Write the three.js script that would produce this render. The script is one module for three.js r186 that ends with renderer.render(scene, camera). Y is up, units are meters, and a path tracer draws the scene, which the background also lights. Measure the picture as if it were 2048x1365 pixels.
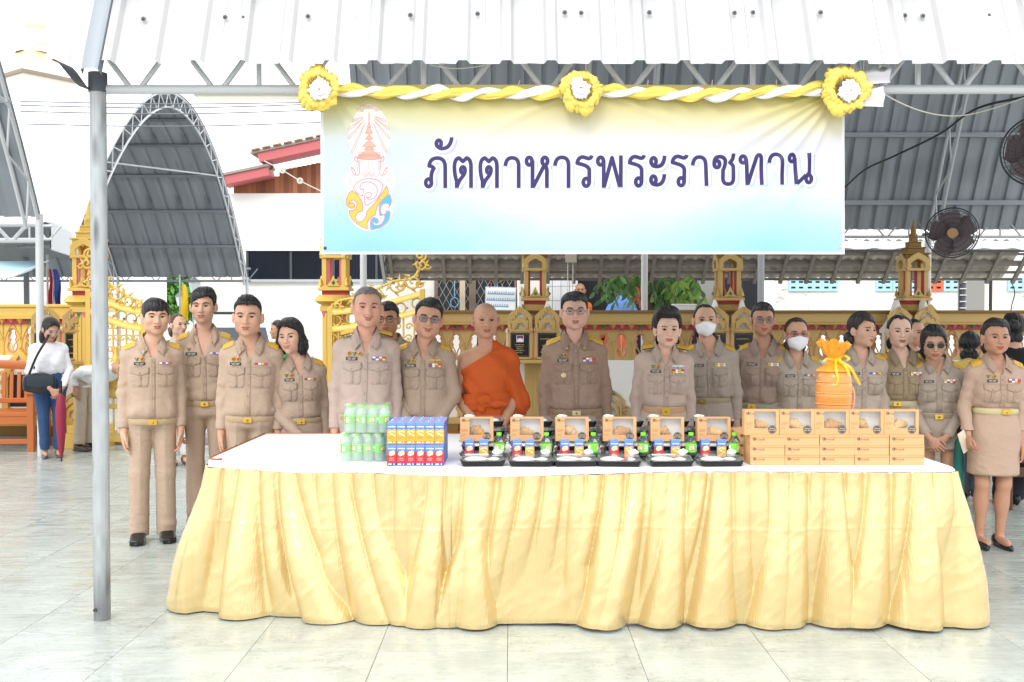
import * as THREE from 'three';
import { mergeGeometries, mergeVertices, toCreasedNormals } from 'three/addons/utils/BufferGeometryUtils.js';
import { RoundedBoxGeometry } from 'three/addons/geometries/RoundedBoxGeometry.js';

// ---------------------------------------------------------------- camera, sky, sun, exposure
const scene = new THREE.Scene();
const FPX = 2000, PITCH = Math.atan(40.5 / FPX), EYE = 1.5;
const camera = new THREE.PerspectiveCamera(2 * Math.atan(682.5 / FPX) * 180 / Math.PI, 2048 / 1365, 0.1, 600);
camera.position.set(0, EYE, 0);
camera.rotation.x = -PITCH;
scene.add(camera);
{
  // bright overcast sky: brightest overhead, a little lower at the horizon
  const w = 64, h = 32, data = new Float32Array(w * h * 4);
  for (let j = 0; j < h; j++) for (let i = 0; i < w; i++) {
    const el = ((j + 0.5) / h - 0.5) * Math.PI, s = Math.sin(el), o = (j * w + i) * 4;
    const L = s > 0 ? 0.95 + 0.35 * s : 0.3;
    data[o] = L * 1.0; data[o + 1] = L * 1.0; data[o + 2] = L * 1.02; data[o + 3] = 1;
  }
  const sky = new THREE.DataTexture(data, w, h, THREE.RGBAFormat, THREE.FloatType);
  sky.mapping = THREE.EquirectangularReflectionMapping; sky.magFilter = THREE.LinearFilter; sky.minFilter = THREE.LinearFilter; sky.needsUpdate = true;
  scene.background = sky; scene.environment = sky;
}
const sun = new THREE.DirectionalLight(new THREE.Color(1, 0.96, 0.9), 0.6);
sun.name = 'sun'; sun.position.set(-6, 17, 13); sun.target.position.set(0, 0, -7); sun.shadow.radius = 40;
sun.castShadow = true; sun.shadow.mapSize.set(2048, 2048);
Object.assign(sun.shadow.camera, { left: -16, right: 16, top: 14, bottom: -14, near: 1, far: 70 });
scene.add(sun, sun.target);
const renderer = new THREE.WebGLRenderer({ antialias: true });
renderer.toneMapping = THREE.LinearToneMapping;
renderer.toneMappingExposure = 2.05;
renderer.shadowMap.enabled = true;
renderer.setSize(1024, 682);

// ---------------------------------------------------------------- helpers
const V = (x, y, z) => new THREE.Vector3(x, y, z);
const { clamp, lerp, smoothstep } = THREE.MathUtils;
const rngOf = (s) => () => { s = (s + 0x6d2b79f5) | 0; let t = Math.imul(s ^ (s >>> 15), 1 | s); t = (t + Math.imul(t ^ (t >>> 7), 61 | t)) ^ t; return ((t ^ (t >>> 14)) >>> 0) / 4294967296; };
// where the line of sight through a pixel of the 2048 x 1365 picture stands at depth d (world metres)
function at(px, py, d) {
  const dx = (px - 1024) / FPX, dy = (682.5 - py) / FPX, c = Math.cos(PITCH), s = Math.sin(PITCH);
  const t = d / (dy * s + c);
  return V(dx * t, EYE + (dy * c - s) * t, -d);
}
const names = new Map();
function numbered(n) { const k = names.get(n) ?? 0; names.set(n, k + 1); return k ? n + '_' + String(k).padStart(3, '0') : n; }
function shadowed(o) { o.traverse((m) => { if (m.isMesh) { m.castShadow = true; m.receiveShadow = true; } }); return o; }
function thing(name, label, category, pos = [0, 0, 0], turn = 0, group) {
  const o = new THREE.Group(); o.name = numbered(name); scene.add(o);
  o.position.set(...pos); o.rotation.y = turn; o.userData = { label, category };
  if (group) o.userData.group = group;
  return o;
}
function struct(name) { const o = new THREE.Group(); o.name = numbered(name); o.userData.kind = 'structure'; scene.add(o); return o; }
function part(name, geo, mat, parent) { const m = new THREE.Mesh(geo, mat); m.name = name; parent.add(m); return m; }
function copyOf(o, label, group) {
  const c = o.clone(); c.name = numbered(o.name.replace(/_\d{3}$/, '')); c.userData = { ...o.userData };
  if (label) c.userData.label = label;
  if (group) c.userData.group = group;
  scene.add(c); return c;
}
const srgb = (hex) => new THREE.Color(hex);
const matCache = new Map();
function M(hex, rough = 0.7, extra) {
  const key = hex + '|' + rough + '|' + (extra ? JSON.stringify(extra) : '');
  if (!matCache.has(key)) {
    const phys = extra && ['clearcoat', 'sheen', 'transmission', 'ior', 'thickness', 'specularIntensity'].some((k) => k in extra);
    const m = phys ? new THREE.MeshPhysicalMaterial({ color: hex, roughness: rough }) : new THREE.MeshStandardMaterial({ color: hex, roughness: rough });
    for (const k in extra ?? {}) if (k === 'sheenColor' || k === 'attenuationColor') m[k] = srgb(extra[k]); else m[k] = extra[k];
    m.side = THREE.DoubleSide;
    matCache.set(key, m);
  }
  return matCache.get(key);
}
// geometry shortcuts
const BOX = new THREE.BoxGeometry(1, 1, 1), CYL = new THREE.CylinderGeometry(1, 1, 1, 14, 1), CYL6 = new THREE.CylinderGeometry(1, 1, 1, 7, 1);
function box(name, mat, parent, x, y, z, w, h, d) { const m = part(name, BOX, mat, parent); m.position.set(x, y, z); m.scale.set(w, h, d); return m; }
const rbCache = new Map();
function rbox(w, h, d, r = 0.004, seg = 1) { const k = [w, h, d, r, seg].map((v) => v.toFixed(4)).join(); if (!rbCache.has(k)) rbCache.set(k, new RoundedBoxGeometry(w, h, d, seg, r)); return rbCache.get(k); }
function bar(name, mat, parent, a, b, r, thin) {
  const m = part(name, thin ? CYL6 : CYL, mat, parent), d = b.clone().sub(a), L = d.length();
  m.position.copy(a).addScaledVector(d, 0.5); m.scale.set(r, L, r); m.quaternion.setFromUnitVectors(V(0, 1, 0), d.normalize()); return m;
}
function flatBar(a, b, w, h) { // a square bar geometry between two points
  const d = b.clone().sub(a), L = d.length(), g = new THREE.BoxGeometry(w, L, h);
  g.applyQuaternion(new THREE.Quaternion().setFromUnitVectors(V(0, 1, 0), d.clone().normalize()));
  g.translate(...a.clone().addScaledVector(d, 0.5).toArray()); return g;
}
const tubeGeo = (pts, r, seg = 24, rs = 6, closed = false) => new THREE.TubeGeometry(new THREE.CatmullRomCurve3(pts, closed), seg, r, rs, closed);
const merged = (list) => mergeGeometries(list.map((g) => { const n = g.index ? g.toNonIndexed() : g; for (const k of Object.keys(n.attributes)) if (!['position', 'normal'].includes(k)) n.deleteAttribute(k); return n; }));
// grid surface from a function (u,v in 0..1) -> Vector3
function gridGeo(nu, nv, f, uvf) {
  const p = [], uv = [], idx = [];
  for (let j = 0; j <= nv; j++) for (let i = 0; i <= nu; i++) { const q = f(i / nu, j / nv); p.push(q.x, q.y, q.z); const t = uvf ? uvf(i / nu, j / nv) : [i / nu, 1 - j / nv]; uv.push(t[0], t[1]); }
  for (let j = 0; j < nv; j++) for (let i = 0; i < nu; i++) { const a = j * (nu + 1) + i, b = a + 1, c = a + nu + 1, d = c + 1; idx.push(a, c, b, b, c, d); }
  const g = new THREE.BufferGeometry(); g.setAttribute('position', new THREE.Float32BufferAttribute(p, 3)); g.setAttribute('uv', new THREE.Float32BufferAttribute(uv, 2)); g.setIndex(idx); g.computeVertexNormals(); return g;
}
// smooth value noise (3-D), about -1..1
const PERM = (() => { const r = rngOf(77), p = new Uint8Array(512), a = [...Array(256).keys()]; for (let i = 255; i > 0; i--) { const j = Math.floor(r() * (i + 1)); [a[i], a[j]] = [a[j], a[i]]; } for (let i = 0; i < 512; i++) p[i] = a[i & 255]; return p; })();
function noise(x, y, z = 0) {
  const xi = Math.floor(x), yi = Math.floor(y), zi = Math.floor(z); let fx = x - xi, fy = y - yi, fz = z - zi;
  fx = fx * fx * (3 - 2 * fx); fy = fy * fy * (3 - 2 * fy); fz = fz * fz * (3 - 2 * fz);
  const h = (a, b, c) => PERM[PERM[PERM[(xi + a) & 255] + ((yi + b) & 255)] + ((zi + c) & 255)] / 127.5 - 1;
  const l = (a, b, t) => a + (b - a) * t;
  return l(l(l(h(0, 0, 0), h(1, 0, 0), fx), l(h(0, 1, 0), h(1, 1, 0), fx), fy), l(l(h(0, 0, 1), h(1, 0, 1), fx), l(h(0, 1, 1), h(1, 1, 1), fx), fy), fz);
}
const fbm = (x, y, z = 0, o = 4) => { let s = 0, a = 0.5; for (let i = 0; i < o; i++) { s += a * noise(x, y, z); x *= 2.03; y *= 2.03; z *= 2.03; a *= 0.5; } return s; };
// texture computed per pixel; f(u, v) -> [r,g,b] 0..1 (sRGB when colour)
function pixTex(w, h, f, colour = true) {
  const d = new Uint8Array(w * h * 4);
  for (let j = 0; j < h; j++) for (let i = 0; i < w; i++) { const c = f((i + 0.5) / w, (j + 0.5) / h), o = (j * w + i) * 4; for (let k = 0; k < 3; k++) d[o + k] = clamp(Math.round((c[k] ?? c[0]) * 255), 0, 255); d[o + 3] = 255; }
  const t = new THREE.DataTexture(d, w, h); t.wrapS = t.wrapT = THREE.RepeatWrapping; t.magFilter = THREE.LinearFilter; t.minFilter = THREE.LinearMipmapLinearFilter; t.generateMipmaps = true;
  if (colour) t.colorSpace = THREE.SRGBColorSpace; t.needsUpdate = true; return t;
}
// noise that repeats with period n in both directions (for textures)
const tileNoise = (u, v, n, m, z) => { const x = u * n, y = v * m, fx = u, fy = v; const a = noise(x, y, z), b = noise(x - n, y, z), c = noise(x, y - m, z), d = noise(x - n, y - m, z); return lerp(lerp(a, b, fx), lerp(c, d, fx), fy) * 1.3; };
function canvasTex(w, h, draw) {
  const c = document.createElement('canvas'); c.width = w; c.height = h; draw(c.getContext('2d'), w, h);
  const t = new THREE.CanvasTexture(c); t.colorSpace = THREE.SRGBColorSpace; t.anisotropy = 8; return t;
}

// ---------------------------------------------------------------- surface nets: meshes a distance field
function surfaceNets(sdf, lo, hi, cell) {
  const nx = Math.ceil((hi[0] - lo[0]) / cell) + 1, ny = Math.ceil((hi[1] - lo[1]) / cell) + 1, nz = Math.ceil((hi[2] - lo[2]) / cell) + 1;
  const val = new Float32Array(nx * ny * nz).fill(1e3), B = 6, R = B * cell * 0.87 * 1.7;
  const id = (i, j, k) => (k * ny + j) * nx + i;
  for (let bk = 0; bk < nz; bk += B) for (let bj = 0; bj < ny; bj += B) for (let bi = 0; bi < nx; bi += B) {
    const c = sdf(lo[0] + (bi + B / 2) * cell, lo[1] + (bj + B / 2) * cell, lo[2] + (bk + B / 2) * cell), far = Math.abs(c) > R;
    for (let k = bk; k < Math.min(nz, bk + B); k++) for (let j = bj; j < Math.min(ny, bj + B); j++) for (let i = bi; i < Math.min(nx, bi + B); i++)
      val[id(i, j, k)] = far ? c : sdf(lo[0] + i * cell, lo[1] + j * cell, lo[2] + k * cell);
  }
  const vid = new Int32Array(nx * ny * nz).fill(-1), pos = [], idx = [];
  for (let k = 0; k < nz - 1; k++) for (let j = 0; j < ny - 1; j++) for (let i = 0; i < nx - 1; i++) {
    let m = 0; const v = [];
    for (let c = 0; c < 8; c++) { const q = val[id(i + (c & 1), j + ((c >> 1) & 1), k + (c >> 2))]; v.push(q); if (q < 0) m |= 1 << c; }
    if (m === 0 || m === 255) continue;
    let sx = 0, sy = 0, sz = 0, n = 0;
    for (let a = 0; a < 8; a++) for (let ax = 0; ax < 3; ax++) { const b = a | (1 << ax); if (b === a) continue; if ((v[a] < 0) !== (v[b] < 0)) { const t = v[a] / (v[a] - v[b]); sx += (a & 1) + (ax === 0 ? t : 0); sy += ((a >> 1) & 1) + (ax === 1 ? t : 0); sz += (a >> 2) + (ax === 2 ? t : 0); n++; } }
    vid[id(i, j, k)] = pos.length / 3;
    pos.push(lo[0] + (i + sx / n) * cell, lo[1] + (j + sy / n) * cell, lo[2] + (k + sz / n) * cell);
  }
  const quad = (a, b, c, d, flip) => { if (a < 0 || b < 0 || c < 0 || d < 0) return; flip ? idx.push(a, c, b, a, d, c) : idx.push(a, b, c, a, c, d); };
  for (let k = 1; k < nz - 1; k++) for (let j = 1; j < ny - 1; j++) for (let i = 1; i < nx - 1; i++) {
    const s = val[id(i, j, k)] < 0;
    if (s !== (val[id(i + 1, j, k)] < 0)) quad(vid[id(i, j - 1, k - 1)], vid[id(i, j, k - 1)], vid[id(i, j, k)], vid[id(i, j - 1, k)], !s);
    if (s !== (val[id(i, j + 1, k)] < 0)) quad(vid[id(i - 1, j, k - 1)], vid[id(i - 1, j, k)], vid[id(i, j, k)], vid[id(i, j, k - 1)], !s);
    if (s !== (val[id(i, j, k + 1)] < 0)) quad(vid[id(i - 1, j - 1, k)], vid[id(i, j - 1, k)], vid[id(i, j, k)], vid[id(i - 1, j, k)], !s);
  }
  const g = new THREE.BufferGeometry(); g.setAttribute('position', new THREE.Float32BufferAttribute(pos, 3)); g.setIndex(idx); g.computeVertexNormals(); return g;
}
const smin = (a, b, k) => { const h = Math.max(k - Math.abs(a - b), 0) / k; return Math.min(a, b) - h * h * k * 0.25; };
const smax = (a, b, k) => -smin(-a, -b, k);
const ell = (x, y, z, cx, cy, cz, rx, ry, rz) => { const a = (x - cx) / rx, b = (y - cy) / ry, c = (z - cz) / rz, k0 = Math.sqrt(a * a + b * b + c * c), k1 = Math.sqrt((a / rx) ** 2 + (b / ry) ** 2 + (c / rz) ** 2); return k1 < 1e-9 ? -Math.min(rx, ry, rz) : k0 * (k0 - 1) / k1; };
const cone = (x, y, z, a, b, ra, rb) => { const dx = b[0] - a[0], dy = b[1] - a[1], dz = b[2] - a[2], px = x - a[0], py = y - a[1], pz = z - a[2], t = clamp((px * dx + py * dy + pz * dz) / (dx * dx + dy * dy + dz * dz), 0, 1); return Math.hypot(px - dx * t, py - dy * t, pz - dz * t) - (ra + (rb - ra) * t); };
// ---------------------------------------------------------------- ground and tiled floor
const SHADED_WORN_GOLD = M('#c0a064', 0.48, { metalness: 0.22 }), LIT_GOLD = M('#dab65c', 0.42, { metalness: 0.2 }), DKGOLD = M('#846530', 0.6, { metalness: 0.2 });  // weathered gold with roof shade mixed into its colour, then the lit gold
const RED = M('#a8303a', 0.6), PINK = M('#d8707c', 0.6), GREEN = M('#2f7d4e', 0.5), WHITE = M('#e9e7e2', 0.7), ZINC = M('#b4b8bc', 0.5, { metalness: 0.2 }), PIPE = M('#c9cccf', 0.5, { metalness: 0.15 });
const BLACK = M('#15161a', 0.5), DKGLASS = M('#18202a', 0.12), STONE = M('#8d8f8b', 0.8);
{
  const g = struct('ground');
  const m = part('paving', new THREE.PlaneGeometry(400, 400), M('#aeb2ac', 0.75), g); m.rotation.x = -Math.PI / 2; m.position.y = -0.022;
  g.userData.kind = 'structure';
}
{
  const stain = (u, v) => 0.5 * tileNoise(u, v, 4, 4, 3.1) + 0.35 * tileNoise(u, v, 11, 11, 9.7) + 0.25 * tileNoise(u, v, 37, 37, 5.2);
  const colour = pixTex(512, 512, (u, v) => {
    const a = stain(u, v), str = tileNoise(u, v, 6, 60, 1.3), sp = Math.max(0, tileNoise(u, v, 90, 90, 4) - 0.55) * 1.2, b = 0.88 + 0.12 * a + 0.03 * str - sp * 0.25 - 0.1 * Math.max(0, tileNoise(u, v, 3, 3, 8) - 0.35);
    return [b * 0.985, b * 1.0, b * 0.975];
  });
  const rough = pixTex(512, 512, (u, v) => { const wet = smoothstep(tileNoise(u, v, 5, 40, 2.2) + 0.7 * tileNoise(u, v, 3, 5, 6.1), -0.2, 0.7); return [0, 0.3 - 0.2 * wet, 0]; }, false);
  const bump = pixTex(512, 512, (u, v) => { const q = 0.5 + 0.3 * tileNoise(u, v, 14, 60, 7) + 0.25 * tileNoise(u, v, 40, 120, 2); return [q, q, q]; }, false);
  const r = rngOf(5), T = 0.588, mats = [], geos = [];
  for (let i = 0; i < 7; i++) {
    const k = 0.96 + 0.07 * r(), m = new THREE.MeshStandardMaterial({ color: new THREE.Color(0.57 * k, 0.615 * k, 0.605 * k), roughness: 1, bumpScale: 0.0008 });
    for (const [slot, t] of [['map', colour], ['roughnessMap', rough], ['bumpMap', bump]]) { const c = t.clone(); c.offset.set(r(), r()); c.repeat.set(0.55, 0.55); m[slot] = c; }
    m.name = 'polished tile'; mats.push(m);
  }
  const tg = rbox(T - 0.002, 0.02, T - 0.002, 0.0012);
  { const p = tg.attributes.position, uv = []; for (let i = 0; i < p.count; i++) uv.push(p.getX(i) / T, p.getZ(i) / T); tg.setAttribute('uv', new THREE.Float32BufferAttribute(uv, 2)); }
  const floor = struct('floor');
  part('joint_bed', new THREE.BoxGeometry(26, 0.008, 15), M('#a5a79f', 0.9), floor).position.set(0, -0.014, -7.5);
  const far = [];
  for (let j = -1; j < 17; j++) for (let i = -24; i < 22; i++) {
    const x = -0.02 + (i + 0.5) * T, d = 4.5 + (j - 0.5) * T, inView = Math.abs(x) < d * 0.512 + 0.25 && d > 3.9 && d < 12.6;
    if (!inView) { if (Math.abs(x) < 12.6) far.push(tg.clone().translate(x, 0, -d)); continue; }
    const hidden = d > 5.3 && d < 6.3 && x > -1.4 && x < 1.9;
    if (hidden) { far.push(tg.clone().translate(x, 0, -d)); continue; }
    const t = part('floor_tile', tg, mats[Math.floor(r() * mats.length)], floor); t.position.set(x, -0.0095 + (r() - 0.5) * 0.0012, -d); t.rotation.y = Math.floor(r() * 2) * Math.PI;
  }
  for (const g of far) g.deleteAttribute && 0;
  const rest = part('more_floor_tiles', mergeGeometries(far), mats[2], floor); rest.position.y = -0.0095; rest.userData.kind = 'stuff';
}
// ---------------------------------------------------------------- arched halls
const STREAK = pixTex(256, 512, (u, v) => { const a = 0.92 + 0.05 * tileNoise(u, v, 40, 3, 1) + 0.05 * tileNoise(u, v, 9, 4, 5) - 0.22 * Math.max(0, tileNoise(u, v, 22, 6, 9) - 0.45) - 0.12 * Math.max(0, tileNoise(u, v, 5, 7, 3) - 0.3); return [a, a * 0.995, a * 0.985]; });
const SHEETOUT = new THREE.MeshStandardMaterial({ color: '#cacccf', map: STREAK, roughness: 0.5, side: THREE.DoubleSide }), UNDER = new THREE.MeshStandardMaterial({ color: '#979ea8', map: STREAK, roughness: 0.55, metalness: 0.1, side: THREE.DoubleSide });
function ribProfile(w, n, h = 0.028) { // cross profile of a ribbed roofing sheet, n ribs over width w
  const p = [[0, 0]], s = w / n;
  for (let i = 0; i < n; i++) { const c = (i + 0.5) * s; p.push([c - 0.034, 0], [c - 0.02, h], [c + 0.02, h], [c + 0.034, 0]); if (i < n - 1) { p.push([c + s * 0.42, 0], [c + s * 0.5, h * 0.16]); } }
  p.push([w, 0]); return p;
}
function archSheet(w, n, arch, u0, u1, seg) { // ribbed sheet following arch(u) = [depth offset, height]
  const prof = ribProfile(w, n), pos = [], idx = [], uv = [];
  for (let j = 0; j <= seg; j++) {
    const u = lerp(u0, u1, j / seg), [z, y] = arch(u), [z2, y2] = arch(u + 0.01), L = Math.hypot(z2 - z, y2 - y), nz = -(y2 - y) / L, ny = (z2 - z) / L, sg = ny >= 0 ? 1 : -1;
    for (const [x, h] of prof) { pos.push(x, y + ny * sg * h, z + nz * sg * h); uv.push(x * 0.45, j / seg * 3.1); }
  }
  const k = prof.length;
  for (let j = 0; j < seg; j++) for (let i = 0; i < k - 1; i++) { const a = j * k + i; idx.push(a, a + 1, a + k, a + 1, a + k + 1, a + k); }
  const g = new THREE.BufferGeometry(); g.setAttribute('position', new THREE.Float32BufferAttribute(pos, 3)); g.setAttribute('uv', new THREE.Float32BufferAttribute(uv, 2)); g.setIndex(idx);
  return toCreasedNormals(g, 0.5);
}
function hall({ name, label, x0, x1, near, far, eave, rise, ribs, trussSide, panelN = 3, pitch = 0.213, sheetMat, posts = true, frameMat = PIPE, farOnly, alignRight, purlinU = [] }) {
  const L = (far - near) / 2, mid = (far + near) / 2, o = thing(name, label, 'hall', [0, 0, 0]);
  const arch = (u) => [-mid - u, eave + rise * (1 - (u / L) ** 2)]; // z, y
  const w = panelN * pitch, n = Math.ceil((x1 - x0) / w); if (alignRight) x0 = x1 - n * w;
  const gf = archSheet(w + 0.004, panelN, arch, 0, L, 22), gn = archSheet(w + 0.004, panelN, arch, -L, 0, 22);
  for (let i = 0; i < n; i++) {
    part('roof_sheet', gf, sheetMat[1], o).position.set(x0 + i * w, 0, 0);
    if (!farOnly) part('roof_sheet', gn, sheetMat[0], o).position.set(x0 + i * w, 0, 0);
  }
  // trussed arches
  for (const rx of ribs) {
    const A = (u, off) => { const [z, y] = arch(u), [z2, y2] = arch(u + 0.01), l = Math.hypot(z2 - z, y2 - y); let nz = (y2 - y) / l, ny = -(z2 - z) / l; if (ny > 0) { ny = -ny; nz = -nz; } return V(rx, y + ny * off, z + nz * off); };
    for (const off of [0.04, 0.34]) {
      const pts = []; for (let i = 0; i <= 26; i++) pts.push(A(lerp(-L, L, i / 26), off));
      part('arch_chord', tubeGeo(pts, 0.022, 60, 6), frameMat, o);
    }
    const N = 44; for (let i = 0; i < N; i++) bar('arch_web', frameMat, o, A(lerp(-L, L, i / N), i % 2 ? 0.04 : 0.34), A(lerp(-L, L, (i + 1) / N), i % 2 ? 0.34 : 0.04), 0.012, true);
    if (posts) for (const d of [near + 0.15, far]) bar('post', frameMat, o, V(rx, -0.01, -d), V(rx, eave, -d), 0.042);
  }
  for (const u of purlinU) { const [z, y] = arch(u * L); box('purlin', UNDER, o, (x0 + x1) / 2, y - 0.05, z, x1 - x0, 0.06, 0.05); }
  return { o, arch, L, mid };
}
function eaveTruss(o, x0, x1, z, h, depth, step, mat, r = 0.022) {
  bar('chord', mat, o, V(x0, h, z), V(x1, h, z), r); bar('chord', mat, o, V(x0, h + depth, z), V(x1, h + depth, z), r);
  let k = 0; for (let x = x0 + step * 0.5; x < x1; x += step, k++) { bar('web', mat, o, V(x - step * 0.36, h + depth, z), V(x - 0.02, h, z), 0.014, true); bar('web', mat, o, V(x + step * 0.36, h + depth, z), V(x + 0.02, h, z), 0.014, true); if (k % 2) bar('web', mat, o, V(x + step * 0.5, h + depth, z), V(x + step * 0.5, h, z), 0.014, true); }
}
{
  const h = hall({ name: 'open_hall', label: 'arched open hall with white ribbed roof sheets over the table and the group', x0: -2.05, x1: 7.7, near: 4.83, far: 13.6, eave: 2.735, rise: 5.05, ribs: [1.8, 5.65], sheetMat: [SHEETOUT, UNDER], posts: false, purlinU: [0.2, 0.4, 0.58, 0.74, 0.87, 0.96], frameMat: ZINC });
  const o = h.o;
  // front beam: lattice truss under the eave
  eaveTruss(o, -2.08, 7.7, -5.0, 2.652, 0.17, 0.41, PIPE, 0.023);
  eaveTruss(o, -2.05, 7.7, -13.6, 2.64, 0.24, 0.62, ZINC, 0.022);
  // galvanised corner post with a dark sleeve at its top and an end bolt at its foot
  const c = at(204, 1243, 4.99);
  const post = bar('corner_post', PIPE, o, V(c.x, -0.01, -4.99), V(c.x, 2.72, -4.99), 0.0405);
  const scuff = pixTex(128, 512, (u, v) => { const a = 0.66 + 0.035 * tileNoise(u, v, 24, 5, 1) + 0.03 * tileNoise(u, v, 12, 40, 5) + 0.04 * tileNoise(u, v, 2, 4, 3) - 0.3 * Math.max(0, tileNoise(u, v, 6, 14, 9) - 0.5) - 0.12 * smoothstep(0.12 - v, 0, 0.1); return [a * 0.97, a, a * 1.015]; });
  post.material = new THREE.MeshStandardMaterial({ map: scuff, roughness: 0.5, metalness: 0.3 });
  bar('post_sleeve', M('#4b5058', 0.6), o, V(c.x, 2.635, -4.99), V(c.x, 2.73, -4.99), 0.046);
  bar('bolt', M('#3a3a3c', 0.5), o, V(c.x - 0.018, 0.06, -4.96), V(c.x - 0.018, 0.06, -4.94), 0.008);
  for (const x of [1.8, 5.65]) bar('post', PIPE, o, V(x, -0.01, -13.6), V(x, 2.66, -13.6), 0.045);
  bar('post', PIPE, o, V(-2.02, -0.01, -13.6), V(-2.02, 2.9, -13.6), 0.045);
  // left gable arch, set in from the end of the roof
  // flat barge sheet and rainwater pipe at the left end of the near slope
  const barge = gridGeo(4, 10, (u, v) => { const [z, y] = h.arch(lerp(-h.L * 1.0, -h.L * 0.72, v)); return V(lerp(-2.235, -2.055, u), y + 0.012 + 0.008 * Math.sin(u * 9), z + 0.02); });
  part('barge_sheet', barge, SHEETOUT, o);
  { const q = [[-2.052, 0.0], [-2.048, 0.036], [-2.03, 0.044], [-1.985, 0.044], [-1.967, 0.036], [-1.963, 0.0]], strip = (a, b, m) => part('flashing_strip', gridGeo(b - a, 12, (u, v) => { const [z, y] = h.arch(lerp(-h.L * 1.006, -h.L * 0.7, v)), k = q[a + Math.round(u * (b - a))]; return V(k[0], y + k[1] * 0.5, z + k[1]); }), m, o); strip(0, 1, M('#767e86', 0.45, { metalness: 0.3 })); strip(1, 4, M('#8d959c', 0.4, { metalness: 0.3 })); strip(4, 5, M('#767e86', 0.45, { metalness: 0.3 })); }
  // curled dark end of the gutter below the sheet
  part('gutter_end', gridGeo(12, 4, (u, v) => { const a = lerp(-0.3, 1.75, u), r = 0.15; return V(-2.235 + 0.14 * u + 0.02 * v, 2.745 - 0.135 * Math.sin(a * 0.75) * u ** 0.4 + 0.02, -4.86 - v * 0.16 * (1 - u * 0.4)); }), M('#3c4149', 0.6), o);
  // roofing screws with their drips
  const scr = M('#5c5f63', 0.35, { metalness: 0.6 });
  for (const [px, py] of [[286, 42], [449, 38], [486, 39], [615, 36], [820, 33], [955, 30], [1130, 27], [1163, 28], [1300, 27], [1471, 28], [1508, 27], [1644, 27], [1812, 34], [1848, 35], [1980, 34]]) {
    const p = at(px, py, 4.95); const u = -h.L * Math.sqrt(Math.max(0, 1 - (p.y - 2.735) / 5.05)), [z, y] = h.arch(u);
    const s = part('screw', new THREE.SphereGeometry(0.0075, 8, 6), scr, o); s.position.set(p.x * 0.992, y, z + 0.03);
    const wsh = part('washer', new THREE.CylinderGeometry(0.011, 0.013, 0.006, 10), M('#77797c', 0.6), o); wsh.position.set(p.x * 0.992, y, z + 0.024); wsh.rotation.x = 1.25;
  }
  // dark cables slung under the roof on the right
  const k1 = [at(1690, 375, 12.5), at(1730, 340, 11.8), at(1790, 312, 11), at(1880, 268, 10), at(1960, 215, 9), at(2070, 190, 8.4)];
  const w1 = thing('slung_cable', 'dark electric cable slung under the roof to the right of the banner', 'cable'); part('cable', tubeGeo(k1, 0.011, 60, 6), BLACK, w1);
  const w2 = thing('white_rope', 'thin pale rope sagging from the right rosette to the frame edge', 'rope'); part('rope', tubeGeo([at(1735, 165, 4.9), at(1790, 200, 5), at(1850, 224, 5.1), at(1910, 232, 5.2), at(1970, 222, 5.3), at(2065, 190, 5.4)], 0.0035, 60, 5), M('#cfc9bd', 0.8), w2);
  const w3 = thing('thin_rope', 'thin white cord drooping from the roof edge above the garland', 'rope'); part('rope', tubeGeo([at(860, 130, 4.9), at(905, 137, 4.92), at(955, 133, 4.93), at(1000, 124, 4.93)], 0.0025, 30, 5), M('#d9d6d0', 0.8), w3);
  // fluorescent lamp under the beam on the left
  const lamp = thing('tube_lamp', 'long pale fluorescent lamp hung under the front beam left of the banner', 'lamp');
  const a = at(390, 188, 5.05), b = at(640, 186, 5.05);
  { const m = part('tube_housing', rbox(b.x - a.x, 0.032, 0.06, 0.006), M('#e4ded0', 0.6), lamp); m.position.set((a.x + b.x) / 2, a.y, -5.05); for (const x of [a.x + 0.02, a.x + 0.28]) box('bracket', M('#6a6c70', 0.6), lamp, x, a.y + 0.028, -5.05, 0.02, 0.024, 0.03); bar('tube', M('#f0ece0', 0.4), lamp, V(a.x + 0.02, a.y - 0.022, -5.03), V(b.x - 0.02, a.y - 0.022, -5.03), 0.012); }
}
{
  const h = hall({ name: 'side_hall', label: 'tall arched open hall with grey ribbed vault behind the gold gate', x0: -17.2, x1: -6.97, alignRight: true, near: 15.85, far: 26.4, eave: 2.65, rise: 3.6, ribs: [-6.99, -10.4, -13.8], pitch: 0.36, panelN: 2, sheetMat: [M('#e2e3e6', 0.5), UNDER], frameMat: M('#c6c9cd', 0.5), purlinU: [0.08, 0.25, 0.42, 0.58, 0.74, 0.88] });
  eaveTruss(h.o, -17, -6.9, -26.4, 2.55, 0.32, 0.8, M('#8d9299', 0.5), 0.03);
  bar('tie_rod', M('#e6e8ea', 0.5), h.o, V(-12, 5.0, -18.6), V(-7.0, 5.0, -24.3), 0.02, true);
}
{
  const h = hall({ name: 'near_side_hall', label: 'part of a grey arched open hall at the left edge of the photo', x0: -8.8, x1: -5.22, alignRight: true, near: 2.3, far: 11.1, eave: 2.65, rise: 4.3, ribs: [-5.24, -8.3], pitch: 0.3, panelN: 2, sheetMat: [SHEETOUT, UNDER], frameMat: M('#c2c5c9', 0.5), purlinU: [0.55, 0.7, 0.85], farOnly: true, posts: false });
  eaveTruss(h.o, -8.8, -5.24, -11.1, 2.38, 0.18, 0.5, M('#b5b9bd', 0.5), 0.02);
  bar('post', PIPE, h.o, V(-5.24, -0.01, -11.1), V(-5.24, 2.68, -11.1), 0.042);
}
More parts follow.
